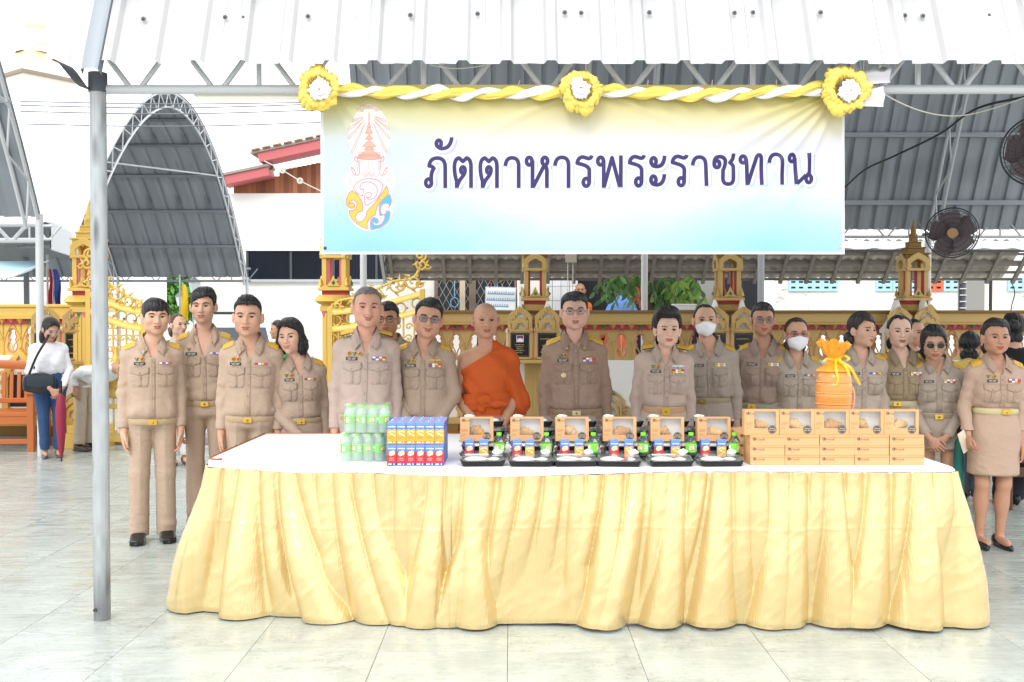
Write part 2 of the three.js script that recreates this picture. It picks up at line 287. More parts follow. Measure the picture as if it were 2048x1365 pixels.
{ // low canopies behind the left post
  const o = thing('lean_to_canopy', 'low grey lean-to canopy with white end board behind the left hall post', 'canopy');
  const A = at(-90, 462, 13.5), B = at(97, 446, 13.5), C = at(168, 480, 18), D = at(-90, 500, 18);
  part('canopy_sheet', gridGeo(24, 2, (u, v) => { const p = A.clone().lerp(B, u).lerp(D.clone().lerp(C, u), v); p.y += 0.02 * (Math.abs(((u * 12) % 1) - 0.5) < 0.14 ? 1 : 0) - 0.3 * v; return p; }), M('#70757c', 0.6), o);
  const E = at(97, 446, 13.5), F = at(168, 482, 18), m = gridGeo(1, 1, (u, v) => E.clone().lerp(F, u).add(V(0, v ? -0.36 : 0.02, 0)));
  part('end_board', merged([m, m.clone().translate(0.03, 0, 0)]), M('#c9ced2', 0.6), o);
  eaveTruss(o, A.x, B.x + 0.05, -13.5, B.y - 0.22, 0.18, 0.5, PIPE, 0.018);
  for (const [px, d] of [[52, 17.5]]) { const q = at(px, 540, d); bar('post', M('#70757c', 0.6), o, V(q.x, 0, -d), V(q.x, q.y + 0.5, -d), 0.05); }
  const s = thing('blue_awning', 'light blue sheet awning sloping down at the left edge', 'awning');
  const a = at(-90, 525, 13), b = at(95, 521, 14.5), c = at(20, 556, 12.2), d = at(-90, 558, 12.2);
  part('awning_sheet', gridGeo(10, 4, (u, v) => a.clone().lerp(b, u).lerp(d.clone().lerp(c, u), v).add(V(0, -0.03 * Math.sin(v * 3.1), 0))), M('#b9dcea', 0.6), s);
  bar('awning_pole', PIPE, s, b, c, 0.015, true);
}
// ---------------------------------------------------------------- temple tower, white buildings, far trees
{
  const o = thing('temple_tower', 'pale gold and white tiered temple tower rising at top left', 'tower', [-19.2, 0, -40.5]);
  const W = M('#e8e3d6', 0.7), G = M('#efe2bd', 0.7);  // haze and glare are put into these colours, the gold paled towards white
  let y = 0;
  for (const [w, h, m] of [[5.4, 6.2, W], [5.8, 0.2, G], [4.6, 1.6, W], [4.9, 0.16, G], [3.7, 1.0, W], [4.0, 0.16, M('#b86a5a', 0.7)], [3.0, 0.95, W], [3.25, 0.16, G], [2.2, 0.7, W], [2.4, 0.14, M('#8a7f78', 0.7)], [1.5, 0.45, W], [1.25, 0.5, G]]) { box('tier', m, o, 0, y + h / 2, 0, w, h, w).rotation.y = Math.PI / 4 + 0.15; y += h; }
  const sp = part('spire', new THREE.LatheGeometry([[0.75, 0], [0.62, 0.25], [0.7, 0.45], [0.5, 0.9], [0.3, 1.0], [0.42, 1.1], [0.36, 1.25], [0.2, 1.35], [0.26, 1.5], [0.05, 1.75], [0, 1.9]].map((p) => new THREE.Vector2(...p)), 20), G, o); sp.position.y = y;
  for (let i = 0; i < 8; i++) box('relief', G, o, 0, 6.9 + i * 0.62, 2.3 - i * 0.22, 0.26, 0.5, 0.3);
}
{
  const o = thing('temple_building', 'white building with a dark window band and red-edged wooden gable', 'building', [0, 0, 0]);
  const z = -28, W = M('#f2f0ea', 0.75), x0 = -8.95, x1 = -1.8;
  // wall round a strip window
  box('wall', W, o, (x0 + x1) / 2, 1.3, z - 0.1, x1 - x0, 2.6, 0.2); box('wall', W, o, (x0 + x1) / 2, 4.26, z - 0.1, x1 - x0, 1.6, 0.2); box('wall', W, o, -8.2, 3.05, z - 0.1, 1.5, 0.9, 0.2);
  const wn = part('window', new RoundedBoxGeometry(5.7, 0.88, 0.05, 1, 0.01), M('#141b26', 0.15), o); wn.position.set(-4.65, 3.05, z - 0.12);
  for (const x of [-7.42, -6.2, -5.0, -3.8, -2.6]) box('mullion', M('#4a4f57', 0.5), o, x, 3.05, z - 0.07, 0.06, 0.88, 0.06);
  box('sill', M('#b9bcc0', 0.6), o, -4.65, 2.62, z + 0.02, 5.8, 0.07, 0.2);
  // wooden gable walls with separate boards
  const r = rngOf(21), wood = ['#8a5436', '#9b6240', '#7c4a30', '#a66c46'].map((c) => M(c, 0.7));
  for (let x = -7.73; x < -3.6; x += 0.128) { const up = x > -6.55; const top = up ? lerp(5.7, 6.26, (x + 6.55) / 2.9) : lerp(5.36, 5.55, (x + 7.73) / 1.18); box('board', wood[Math.floor(r() * 4)], o, x, (5.04 + top) / 2, z - 0.06 + (r() - 0.5) * 0.012, 0.124, top - 5.04, 0.04); }
  const fascia = M('#c4686a', 0.6);
  part('fascia', flatBar(V(-7.95, 5.33, z + 0.25), V(-6.66, 5.6, z + 0.25), 0.24, 0.7), fascia, o);
  part('fascia', flatBar(V(-6.9, 5.95, z + 0.35), V(-3.4, 6.7, z + 0.35), 0.27, 0.8), fascia, o);
  part('roof', flatBar(V(-7.95, 5.49, z + 0.2), V(-6.66, 5.76, z + 0.2), 0.07, 0.9), M('#9c9388', 0.8), o);
  part('roof', flatBar(V(-7.1, 6.06, z + 0.3), V(-3.4, 6.86, z + 0.3), 0.07, 1.0), M('#9c9388', 0.8), o);
  for (let i = 0; i < 12; i++) box('roof_tile', M('#a8795c', 0.8), o, -6.95 + i * 0.29, 6.15 + i * 0.0627, z + 0.82, 0.22, 0.035, 0.1).rotation.z = 0.21;
  bar('gutter_pipe', M('#4c4f55', 0.5), o, V(-7.1, 5.53, z + 0.1), V(-6.66, 5.8, z + 0.3), 0.11);
}
{
  const o = thing('boundary_wall', 'white wall with a yellow coping far behind the left fence', 'wall', [0, 0, 0]);
  box('wall', M('#efeee9', 0.75), o, -14.6, 1.6, -32, 7.0, 3.2, 0.3); box('coping', M('#e3c04e', 0.6), o, -14.6, 1.9, -31.82, 7.05, 0.14, 0.1);
}
function leafTree(name, label, pos, h, crownR, n, leafSize, seed, cols, crownY) {
  const r = rngOf(seed), o = thing(name, label, 'tree', pos);
  part('trunk', tubeGeo([V(0, -0.02, 0), V(0.05, h * 0.3, 0), V(-0.05, h * 0.6, 0.05), V(0, h * 0.85, 0)], h * 0.022, 12, 7), M('#5b4a3a', 0.9), o);
  cols.forEach((c, k) => {
    const p = [], nrm = [], idx = [];
    for (let i = 0; i < n / cols.length; i++) {
      const a = r() * 6.283, q = Math.acos(2 * r() - 1), rr = Math.cbrt(r()) * crownR * (0.75 + 0.35 * noise(Math.cos(a) * 2, q * 2, seed + k)), c0 = V(Math.cos(a) * Math.sin(q) * rr, crownY + Math.cos(q) * rr * 0.95, Math.sin(a) * Math.sin(q) * rr);
      const u = V(r() - 0.5, r() - 0.5, r() - 0.5).normalize(), w = V(r() - 0.5, r() - 0.5, r() - 0.5).cross(u).normalize(), nn = u.clone().cross(w), b = p.length / 3, L = leafSize * (0.7 + 0.6 * r());
      for (const [s, t] of [[-1, 0], [0, -0.4], [1, 0], [0, 0.4]]) { const v = c0.clone().addScaledVector(u, s * L).addScaledVector(w, t * L); p.push(v.x, v.y, v.z); nrm.push(nn.x, nn.y, nn.z); }
      idx.push(b, b + 1, b + 2, b, b + 2, b + 3);
    }
    const g = new THREE.BufferGeometry(); g.setAttribute('position', new THREE.Float32BufferAttribute(p, 3)); g.setAttribute('normal', new THREE.Float32BufferAttribute(nrm, 3)); g.setIndex(idx);
    const m = part('crown', g, M(c, 0.7), o); m.userData.kind = 'stuff';
  });
  return o;
}
leafTree('green_tree', 'dense green tree seen through the side hall beyond the gate', [-11.6, 0, -35], 4.6, 1.7, 5200, 0.16, 4, ['#4f8a3a', '#6fa84a', '#3b6d30'], 2.7);
{ // lamp posts and flags by the far wall
  for (const [px, py, d, lab] of [[388, 575, 28, 'small lantern lamp post in front of the green tree, the nearer one'], [361, 603, 31, 'small lantern lamp post in front of the green tree, the farther one']]) {
    const q = at(px, py, d), o = thing('street_lamp', lab, 'lamp post', [q.x, 0, -d]);
    bar('pole', M('#5a6068', 0.5), o, V(0, 0, 0), V(0, q.y - 0.18, 0), 0.04, true);
    const l = part('lantern', new THREE.CylinderGeometry(0.16, 0.1, 0.3, 6), M('#cfd6da', 0.2), o); l.position.y = q.y; const c = part('lantern_cap', new THREE.ConeGeometry(0.2, 0.16, 6), M('#5a6068', 0.5), o); c.position.y = q.y + 0.23;
  }
  const f = (name, label, px, py, w, h, d, cols) => {
    const q = at(px, py, d), o = thing(name, label, 'flag', [q.x, 0, -d]); bar('pole', M('#cfd2d4', 0.5), o, V(-0.02, 0, 0), V(-0.02, q.y + h + 0.25, 0), 0.02, true);
    cols.forEach(([c, a, b]) => part('stripe', gridGeo(6, 6, (u, v) => V(0.02 + lerp(a, b, u) * w * (0.5 + 0.5 * v) + 0.02 * Math.sin(v * 5), q.y + h * (1 - v), 0.05 * Math.sin(u * 4 + v * 3))), M(c, 0.8), o));
  };
  f('thai_flag', 'drooping red, white and blue flag behind the left fence', 97, 612, 0.22, 0.62, 17, [['#c22a3c', 0, 0.35], ['#eceaf0', 0.35, 0.55], ['#2b3a86', 0.55, 1]]);
  scene.children[scene.children.length - 1].name = 'striped_flag';
  f('yellow_flag', 'narrow yellow flag hanging near the green tree', 361, 642, 0.2, 0.9, 25, [['#f0c62a', 0, 1]]);
}
{ // wires
  [[205, 206], [213, 209], [225, 221], [250, 246]].forEach(([ya, yb], i) => {
    const o = thing('overhead_wire', ['topmost', 'second from the top', 'third from the top', 'lowest'][i] + ' of four thin wires crossing in front of the grey vault', 'wire', [0, 0, 0], 0);
    part('wire', tubeGeo([at(40, ya - 2, 15), at(340, ya + 3, 15), at(680, yb - 2, 15)], 0.009, 30, 4), M('#70757c', 0.6), o);
  });
  const o = thing('tied_rope', 'white rope with knots running down across the wooden gable', 'rope', [0, 0, 0]); const p = [at(528, 322, 12), at(565, 341, 12), at(600, 362, 12), at(645, 384, 12)];
  part('rope', tubeGeo(p, 0.007, 20, 5), M('#e9e4dc', 0.8), o); for (const q of [p[1], p[2]]) { const k = part('knot', new THREE.TorusGeometry(0.028, 0.012, 6, 10), M('#e9e4dc', 0.8), o); k.position.copy(q); }
}
// ---------------------------------------------------------------- gilded temple fence, shrine pillars, gate leaves
const FD = 12.5; // depth of the fence
const spiral = (cx, cy, r, turns, a0, dir, z = 0, tail) => { const p = []; if (tail) p.push(V(tail[0], tail[1], z)); for (let i = 0; i <= 18; i++) { const t = i / 18, a = a0 + dir * t * turns * 6.283, rr = r * (1 - t * 0.82); p.push(V(cx + Math.cos(a) * rr, cy + Math.sin(a) * rr, z + 0.012 * t)); } return p; };
function pediment(w, h, t) { // pointed Thai gable as a bevelled plate with a recessed field
  const s = new THREE.Shape(); s.moveTo(-w / 2, 0); s.quadraticCurveTo(-w * 0.2, h * 0.28, 0, h); s.quadraticCurveTo(w * 0.2, h * 0.28, w / 2, 0); s.lineTo(w / 2, -h * 0.1); s.lineTo(-w / 2, -h * 0.1);
  return new THREE.ExtrudeGeometry(s, { depth: t, bevelEnabled: true, bevelThickness: 0.004, bevelSize: 0.004, bevelSegments: 1, curveSegments: 8 });
}
function archFrame(w, h, b, t) {
  const s = new THREE.Shape(), o = (W, H, y0) => [[-W / 2, y0], [-W / 2, H * 0.62], [-W * 0.3, H * 0.82], [0, H], [W * 0.3, H * 0.82], [W / 2, H * 0.62], [W / 2, y0]];
  o(w, h, 0).forEach(([x, y], i) => (i ? s.lineTo(x, y) : s.moveTo(x, y))); s.closePath();
  const k = new THREE.Path(); o(w - 2 * b, h - b * 1.6, b * 0.6).reverse().forEach(([x, y], i) => (i ? k.lineTo(x, y) : k.moveTo(x, y))); k.closePath(); s.holes.push(k);
  return new THREE.ExtrudeGeometry(s, { depth: t, bevelEnabled: true, bevelThickness: 0.004, bevelSize: 0.004, bevelSegments: 1 });
}
function shrinePillar(px, d, s, label, bright) {
  const q = at(px, 642, d), o = thing('shrine_pillar', label, 'pillar', [q.x, 0, -d], 0, 'gilded pillars topped with little shrines'), G = bright ? LIT_GOLD : SHADED_WORN_GOLD;
  const b = (n, m, y, w, h) => { const k = part(n, rbox(w * s, h * s, w * s, 0.006), m, o); k.position.y = (y + h / 2) * s; return k; };
  b('plinth', G, 0, 0.42, 0.16); b('plinth', G, 0.16, 0.36, 0.08); b('shaft', G, 0.24, 0.255, 1.2);
  for (const x of [-0.09, -0.045, 0, 0.045, 0.09]) box('flute', G, o, x * s, 0.86 * s, 0.13 * s, 0.02 * s, 1.14 * s, 0.012 * s);
  for (let i = -2; i <= 2; i++) { const c = part('lotus_drop', new THREE.ConeGeometry(0.03 * s, 0.075 * s, 6), i % 2 ? GREEN : PINK, o); c.position.set(i * 0.056 * s, 1.41 * s, 0.135 * s); c.rotation.x = Math.PI; c.scale.z = 0.4; }
  b('capital', G, 1.44, 0.3, 0.06); b('capital', G, 1.5, 0.275, 0.035);
  { const k = part('flared_collar', new THREE.CylinderGeometry(0.16 * s * 1.41, 0.205 * s * 1.41, 0.07 * s, 4), G, o); k.rotation.y = Math.PI / 4; k.position.y = 1.585 * s; const k2 = part('flared_collar', new THREE.CylinderGeometry(0.2 * s * 1.41, 0.15 * s * 1.41, 0.04 * s, 4), G, o); k2.rotation.y = Math.PI / 4; k2.position.y = 1.535 * s; }
  b('red_band', RED, 1.62, 0.262, 0.045); b('shrine_floor', G, 1.665, 0.335, 0.035); b('shrine_floor', G, 1.7, 0.3, 0.02);
  for (const [x, z] of [[-1, -1], [1, -1], [-1, 1], [1, 1]]) {
    const c = part('shrine_column', rbox(0.05 * s, 0.33 * s, 0.05 * s, 0.005), G, o); c.position.set(x * 0.105 * s, 1.88 * s, z * 0.105 * s);
    const r = part('red_lining', rbox(0.022 * s, 0.32 * s, 0.03 * s, 0.003), bright ? PINK : RED, o); r.position.set(x * 0.069 * s, 1.875 * s, z * 0.1 * s);
    const f = part('finial', new THREE.ConeGeometry(0.022 * s, 0.1 * s, 5), G, o); f.position.set(x * 0.135 * s, 2.1 * s, z * 0.135 * s);
    const l = part('corner_leaf', new THREE.ConeGeometry(0.03 * s, 0.1 * s, 4), G, o); l.position.set(x * 0.14 * s, 1.77 * s, z * 0.14 * s);
  }
  for (let k = 0; k < 4; k++) {
    const p = part('pediment', archFrame(0.25 * s, 0.2 * s, 0.04 * s, 0.025 * s), G, o); p.position.set(Math.sin(k * Math.PI / 2) * 0.125 * s, 2.02 * s, Math.cos(k * Math.PI / 2) * 0.125 * s); p.rotation.y = k * Math.PI / 2; p.scale.y = 1.05;
    const a = part('base_crest', pediment(0.12 * s, 0.1 * s, 0.015), G, o); a.position.set(Math.sin(k * Math.PI / 2) * 0.15 * s, 1.725 * s, Math.cos(k * Math.PI / 2) * 0.15 * s); a.rotation.y = k * Math.PI / 2;
    const e = part('jewel', new THREE.OctahedronGeometry(0.022 * s), GREEN, o); e.position.set(Math.sin(k * Math.PI / 2) * 0.17 * s, 1.75 * s, Math.cos(k * Math.PI / 2) * 0.17 * s); e.scale.y = 1.3;
  }
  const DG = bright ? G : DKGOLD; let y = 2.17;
  for (const [w, h] of [[0.26, 0.04], [0.3, 0.02], [0.2, 0.05], [0.22, 0.02], [0.14, 0.05], [0.15, 0.015], [0.08, 0.05]]) { b('roof_tier', DG, y, w, h); y += h; }
  const sp = part('spire', new THREE.LatheGeometry([[0.045, 0], [0.05, 0.03], [0.03, 0.06], [0.035, 0.08], [0.01, 0.16], [0, 0.24]].map((v) => new THREE.Vector2(v[0] * s, v[1] * s)), 10), DG, o); sp.position.y = y * s;
  return o;
}
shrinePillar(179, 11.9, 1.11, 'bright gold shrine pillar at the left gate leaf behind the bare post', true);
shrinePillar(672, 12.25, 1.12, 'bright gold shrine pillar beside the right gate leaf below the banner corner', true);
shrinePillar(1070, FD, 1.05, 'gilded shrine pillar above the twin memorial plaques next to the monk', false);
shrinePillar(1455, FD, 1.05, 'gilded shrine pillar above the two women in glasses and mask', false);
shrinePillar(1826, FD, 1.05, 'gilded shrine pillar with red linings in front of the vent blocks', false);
// balustrade unit: gilded lotus panel with a vase-shaped opening
const BW = 0.232, BH = 0.38;
const balGeo = (() => {
  const s = new THREE.Shape(); s.moveTo(-BW / 2, 0); s.lineTo(BW / 2, 0); s.lineTo(BW / 2, BH); s.lineTo(-BW / 2, BH); s.closePath();
  const k = new THREE.Path(); k.moveTo(0, BH * 0.08); k.bezierCurveTo(0.075, BH * 0.22, 0.07, BH * 0.42, 0.035, BH * 0.5); k.bezierCurveTo(0.06, BH * 0.55, 0.06, BH * 0.66, 0.03, BH * 0.72); k.lineTo(0.045, BH * 0.78); k.lineTo(0, BH * 0.86); k.lineTo(-0.045, BH * 0.78); k.lineTo(-0.03, BH * 0.72); k.bezierCurveTo(-0.06, BH * 0.66, -0.06, BH * 0.55, -0.035, BH * 0.5); k.bezierCurveTo(-0.07, BH * 0.42, -0.075, BH * 0.22, 0, BH * 0.08); s.holes.push(k);
  return new THREE.ExtrudeGeometry(s, { depth: 0.05, bevelEnabled: true, bevelThickness: 0.006, bevelSize: 0.005, bevelSegments: 1, curveSegments: 7 });
})();
const trimGeo = tubeGeo([[0, 0.08], [0.052, 0.2], [0.056, 0.36], [0.036, 0.5], [0.05, 0.6], [0.03, 0.72], [0.042, 0.78], [0, 0.87], [-0.042, 0.78], [-0.03, 0.72], [-0.05, 0.6], [-0.036, 0.5], [-0.056, 0.36], [-0.052, 0.2]].map(([x, y]) => V(x, y * BH, 0.055)), 0.006, 40, 5, true);
const petalGeo = merged([0, 1].map((k) => tubeGeo([[-0.112, 0.02], [-0.1, 0.45], [-0.06, 0.75], [0, 1.0], [0.06, 0.75], [0.1, 0.45], [0.112, 0.02]].map(([x, y]) => V(x + (k ? BW / 2 : 0) * 1, y * BH * (k ? 0.62 : 1), 0.058 - 0.004 * k)), 0.009, 24, 5)));
const crestGeo = pediment(0.3, 0.34, 0.03), chevGeo = merged([0, 1, 2].map((i) => archFrame(0.3 - i * 0.08, 0.34 - i * 0.09, 0.025, 0.02).translate(0, 0, i * 0.014)));
function fence(name, label, px0, px1, d, top, opts = {}) {
  const a = at(px0, 642, d).x, b = at(px1, 642, d).x, w = b - a, cx = (a + b) / 2, o = thing(name, label, 'fence', [cx, 0, -d]), G = opts.bright ? LIT_GOLD : SHADED_WORN_GOLD;
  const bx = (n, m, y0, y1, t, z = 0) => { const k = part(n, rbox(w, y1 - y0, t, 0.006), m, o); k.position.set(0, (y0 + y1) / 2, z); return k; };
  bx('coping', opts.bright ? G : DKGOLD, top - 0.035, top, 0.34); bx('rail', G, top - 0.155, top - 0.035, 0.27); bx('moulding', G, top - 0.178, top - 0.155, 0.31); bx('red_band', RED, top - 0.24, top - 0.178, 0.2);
  const yB = top - 0.24 - BH, n = Math.round(w / BW);
  for (let i = 0; i < n; i++) {
    const x = -w / 2 + (i + 0.5) * w / n, m = part('baluster', balGeo, G, o); m.position.set(x, yB, 0); part('hole_trim', trimGeo, PINK, m); part('petal_rim', petalGeo, G, m);
    const c = part('pendant', new THREE.ConeGeometry(0.055, 0.07, 4), i % 2 ? GREEN : PINK, o); c.position.set(x, top - 0.2, 0.1); c.rotation.x = Math.PI; c.scale.z = 0.5;
    const c2 = part('pendant', c.geometry, G, o); c2.position.set(x + w / n / 2, top - 0.205, 0.1); c2.rotation.x = Math.PI; c2.scale.z = 0.5;
  }
  bx('white_wall', WHITE, 0.3, yB, 0.16); bx('base_moulding', G, 0.22, 0.3, 0.28); bx('base_moulding', DKGOLD, 0.1, 0.22, 0.34); bx('kerb', STONE, -0.01, 0.1, 0.5);
  const k = Math.round(w / 1.18);
  for (let i = 0; i < k; i++) {
    const x = -w / 2 + (i + 0.5) * w / k;
    const f = part('niche_frame', archFrame(0.42, yB - 0.02, 0.07, 0.05), G, o); f.position.set(x, 0.32, 0.07); f.scale.y = 0.8;
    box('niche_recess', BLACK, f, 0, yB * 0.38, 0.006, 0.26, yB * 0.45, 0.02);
    for (const sx of [-1, 1]) { for (let j = 0; j < 6; j++) part('scroll', tubeGeo(spiral(0, 0, 0.042, 1.2, sx > 0 ? 3.14 : 0, sx), 0.009, 18, 5), G, o).position.set(x + sx * 0.2, 0.42 + j * (yB - 0.35) / 6.5, 0.11); }
    const c = part('crest', chevGeo, G, o); c.position.set(x + w / k / 2, 0.3, 0.08); const j = part('jewel', new THREE.OctahedronGeometry(0.03), GREEN, o); j.position.set(x + w / k / 2, 0.6, 0.12);
    for (const sx of [-1, 1]) part('scroll', tubeGeo(spiral(0, 0, 0.07, 1.3, sx > 0 ? 3.14 : 0, -sx, 0, [sx * 0.14, -0.03]), 0.013, 22, 5), G, o).position.set(x + w / k / 2 + sx * 0.17, 0.38, 0.1);
  }
  return o;
}
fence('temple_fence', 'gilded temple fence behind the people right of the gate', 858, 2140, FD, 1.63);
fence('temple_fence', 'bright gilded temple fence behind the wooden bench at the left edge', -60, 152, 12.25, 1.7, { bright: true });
// twin memorial shrines under the pillars
const plaqueTex = (photo) => canvasTex(256, 288, (c, w, h) => {
  c.fillStyle = '#17191b'; c.fillRect(0, 0, w, h); c.strokeStyle = '#8f8f80'; c.lineWidth = 3; c.strokeRect(12, 12, w - 24, h - 24);
  c.fillStyle = '#a9905a'; c.strokeStyle = '#b0945a'; const r = rngOf(photo ? 3 : 4);
  if (photo) { c.fillStyle = '#cfc6cf'; c.fillRect(78, 26, 100, 84); c.fillStyle = '#74406a'; c.fillRect(86, 32, 84, 34); c.fillStyle = '#efeef2'; c.beginPath(); c.moveTo(86, 104); c.lineTo(108, 70); c.lineTo(128, 58); c.lineTo(150, 72); c.lineTo(170, 104); c.fill(); }
  c.lineWidth = 5; const rows = photo ? [[140, 60], [165, 48], [190, 40], [212, 60], [236, 44]] : [[70, 84], [150, 62], [228, 80]];
  for (const [y, hw] of rows) for (let x = 128 - hw; x < 128 + hw; x += photo ? 11 : 14) { const s = photo ? 5 : 8; c.beginPath(); c.arc(x, y, s * (0.5 + r() * 0.4), r() * 3, 3 + r() * 3); c.lineTo(x + s * 0.5, y + s); c.stroke(); }
});
const PLQ = [plaqueTex(true), plaqueTex(false)].map((t) => new THREE.MeshStandardMaterial({ map: t, roughness: 0.25 }));
function memorial(px, label, d = FD - 0.28) {
  const q = at(px, 642, d), o = thing('memorial_shrine', label, 'memorial', [q.x, 0, -d], 0, 'twin gabled memorial plaques on the fence');
  for (const s of [-1, 1]) {
    const x = s * 0.165;
    const back = part('white_gable', pediment(0.34, 0.36, 0.16), WHITE, o); back.position.set(x, 1.39, -0.12);
    const gb = part('gold_gable', merged([0, 1].map((i) => archFrame(0.29 - i * 0.1, 0.3 - i * 0.12, 0.04, 0.02).translate(0, 0, 0.012 * i))), SHADED_WORN_GOLD, o); gb.position.set(x, 1.37, 0.06);
    for (let i = -3; i <= 3; i++) part('gable_boss', new THREE.OctahedronGeometry(0.017), SHADED_WORN_GOLD, o).position.set(x + i * 0.036, 1.37 + 0.035 * (3 - Math.abs(i)), 0.1);
    for (let i = 0; i <= 5; i++) for (const t of [-1, 1]) part('gable_leaf', new THREE.ConeGeometry(0.014, 0.05, 4), SHADED_WORN_GOLD, o).position.set(x + t * (0.15 - i * 0.028), 1.4 + 0.05 * i, 0.085);
    const fr = [[-0.135, 1.2, 0.04, 0.34], [0.135, 1.2, 0.04, 0.34], [0, 1.045, 0.31, 0.03], [0, 1.365, 0.31, 0.03]];
    for (const [fx, fy, w, h] of fr) { const m = part('frame', rbox(w, h, 0.06, 0.008), SHADED_WORN_GOLD, o); m.position.set(x + fx, fy, 0.05); }
    const pl = part('plaque', new THREE.BoxGeometry(0.235, 0.29, 0.03), PLQ[s < 0 ? 0 : 1], o); pl.position.set(x, 1.205, 0.045);
    box('back_panel', WHITE, o, x, 1.2, -0.02, 0.33, 0.36, 0.08);
  }
  const base = part('shelf', rbox(0.72, 0.045, 0.2, 0.008), SHADED_WORN_GOLD, o); base.position.set(0, 1.005, 0.03);
  const edge = part('red_edge', rbox(0.02, 0.36, 0.05, 0.004), PINK, o); edge.position.set(0, 1.2, 0.045);
  return o;
}
memorial(1067, 'twin gabled memorial plaques on the fence between the monk and the tall man');
memorial(1458, 'twin gabled memorial plaques on the fence behind the masked woman');
memorial(1822, 'twin gabled memorial plaques on the fence behind the woman in sunglasses');
{ const o = memorial(120, 'twin gabled memorial plaques on the left fence behind the woman in white', 11.75); o.rotation.y = 0.5; }
// gate leaves
function gateLeaf(label, px0, px1, d, flip) { // high side at local x = W
  const a = at(px0, 642, d).x, b = at(px1, 642, d).x, Wd = b - a, o = thing('gate_leaf', label, 'gate', [flip ? b : a, 0, -d], 0, 'ornate gold gate leaves'); if (flip) o.scale.x = -1;
  const top = (x) => 1.6 + 0.24 * Math.pow(x / Wd, 1.6), G = LIT_GOLD;
  const rr = (n, pts, r, seg = 20) => part(n, tubeGeo(pts.map((p) => V(p[0], p[1], p[2] ?? 0)), r, seg, 6), G, o);
  for (const x of [0.03, Wd - 0.03]) { const m = part('stile', rbox(0.06, top(x) - 0.03, 0.06, 0.006), G, o); m.position.set(x, (top(x) + 0.13) / 2, 0); }
  for (const y of [0.11, 0.5]) { const m = part('rail', rbox(Wd - 0.12, 0.06, 0.045, 0.006), G, o); m.position.set(Wd / 2, y, 0); }
  for (const off of [0, -0.2]) part('top_rail', gridGeo(16, 4, (u, v) => { const x = lerp(0, Wd, u), y = top(x) + off, q = [[-0.035, 0.025], [0.035, 0.025], [0.035, -0.025], [-0.035, -0.025], [-0.035, 0.025]][Math.round(v * 4)]; return V(x, y + q[0], q[1]); }), G, o);
  const n = 9; for (let i = 1; i < n; i++) { const x = Wd * i / n; bar('bar', G, o, V(x, 0.5, 0), V(x, top(x) - 0.2, 0), 0.012, true); bar('bar', G, o, V(x, 0.11, 0), V(x, 0.5, 0), 0.012, true); }
  for (let i = 0; i < n; i++) for (let j = 0; j < 7; j++) { const x = Wd * (i + 0.5) / n; rr('scroll', spiral(x, 0.62 + j * 0.135, 0.045, 1.1, (i + j) % 2 ? 0 : 3.14, (i + j) % 2 ? 1 : -1).map((p) => [p.x, p.y, p.z]), 0.011, 16); }
  for (let i = 0; i < 6; i++) { const x = Wd * (i + 0.5) / 6, t = part('ring', new THREE.TorusGeometry(0.06, 0.011, 6, 16), G, o); t.position.set(x, top(x) - 0.1, 0); const j = part('jewel', new THREE.OctahedronGeometry(0.018), i % 2 ? GREEN : PINK, o); j.position.set(x + 0.08, top(x) - 0.1, 0.02); }
  // praying figure relief in the middle panel
  const rel = surfaceNets((x, y, z) => { let e = ell(x, y, z, 0, 1.02, 0, 0.055, 0.07, 0.05); e = smin(e, ell(x, y, z, 0, 0.83, 0, 0.1, 0.13, 0.05), 0.04); e = smin(e, ell(x, y, z, 0, 0.66, 0, 0.15, 0.07, 0.06), 0.04); e = smin(e, cone(x, y, z, [0, 1.06, 0], [0, 1.2, 0], 0.035, 0.006), 0.03); for (const s of [-1, 1]) { e = smin(e, cone(x, y, z, [s * 0.1, 0.9, 0], [s * 0.12, 0.77, 0.04], 0.03, 0.025), 0.02); e = smin(e, cone(x, y, z, [s * 0.12, 0.77, 0.04], [0, 0.88, 0.07], 0.025, 0.018), 0.01); } return e; }, [-0.2, 0.55, -0.09], [0.2, 1.24, 0.12], 0.012);
  part('praying_figure', rel, G, o).position.set(Wd * 0.5, 0, 0.02);
  // leafy scroll crest on the top rail
  const crest = [[0.1, 0.07, 0.06, 1], [0.3, 0.1, 0.085, -1], [0.5, 0.15, 0.1, 1], [0.7, 0.19, 0.1, -1], [0.88, 0.17, 0.1, 1], [0.97, 0.34, 0.07, 1]];
  const stem = crest.map(([u, h]) => [u * Wd, top(u * Wd) + h + 0.05]); rr('crest_stem', [[0.02, top(0) + 0.03], ...stem, [Wd - 0.04, top(Wd) + 0.5]], 0.017, 40);
  for (const [u, h, r, s] of crest) { const x = u * Wd, y = top(x) + h; rr('crest_scroll', spiral(x, y, r, 1.35, s > 0 ? 2.6 : 0.4, s, 0.01).map((p) => [p.x, p.y, p.z]), 0.015, 24); rr('crest_scroll', spiral(x + 0.07, y - 0.02, r * 0.55, 1.1, s > 0 ? 0 : 3, -s, 0.015).map((p) => [p.x, p.y, p.z]), 0.012, 18);
    for (let k = 0; k < 5; k++) { const l = part('crest_leaf', new THREE.ConeGeometry(0.022, 0.085, 4), G, o), a2 = k * 1.25 + u * 7; l.position.set(x + Math.cos(a2) * r * 1.15, y + Math.sin(a2) * r * 1.15, 0.01); l.rotation.z = a2 - Math.PI / 2 + 0.5; l.scale.z = 0.45; } }
  rr('crest_scroll', spiral(Wd - 0.05, top(Wd) + 0.44, 0.07, 1.4, -1.2, 1, 0).map((p) => [p.x, p.y, p.z]), 0.018, 24);
  return o;
}
gateLeaf('ornate gold gate leaf with leafy scroll crest rising to the right below the banner', 655, 850, 11.95, false);
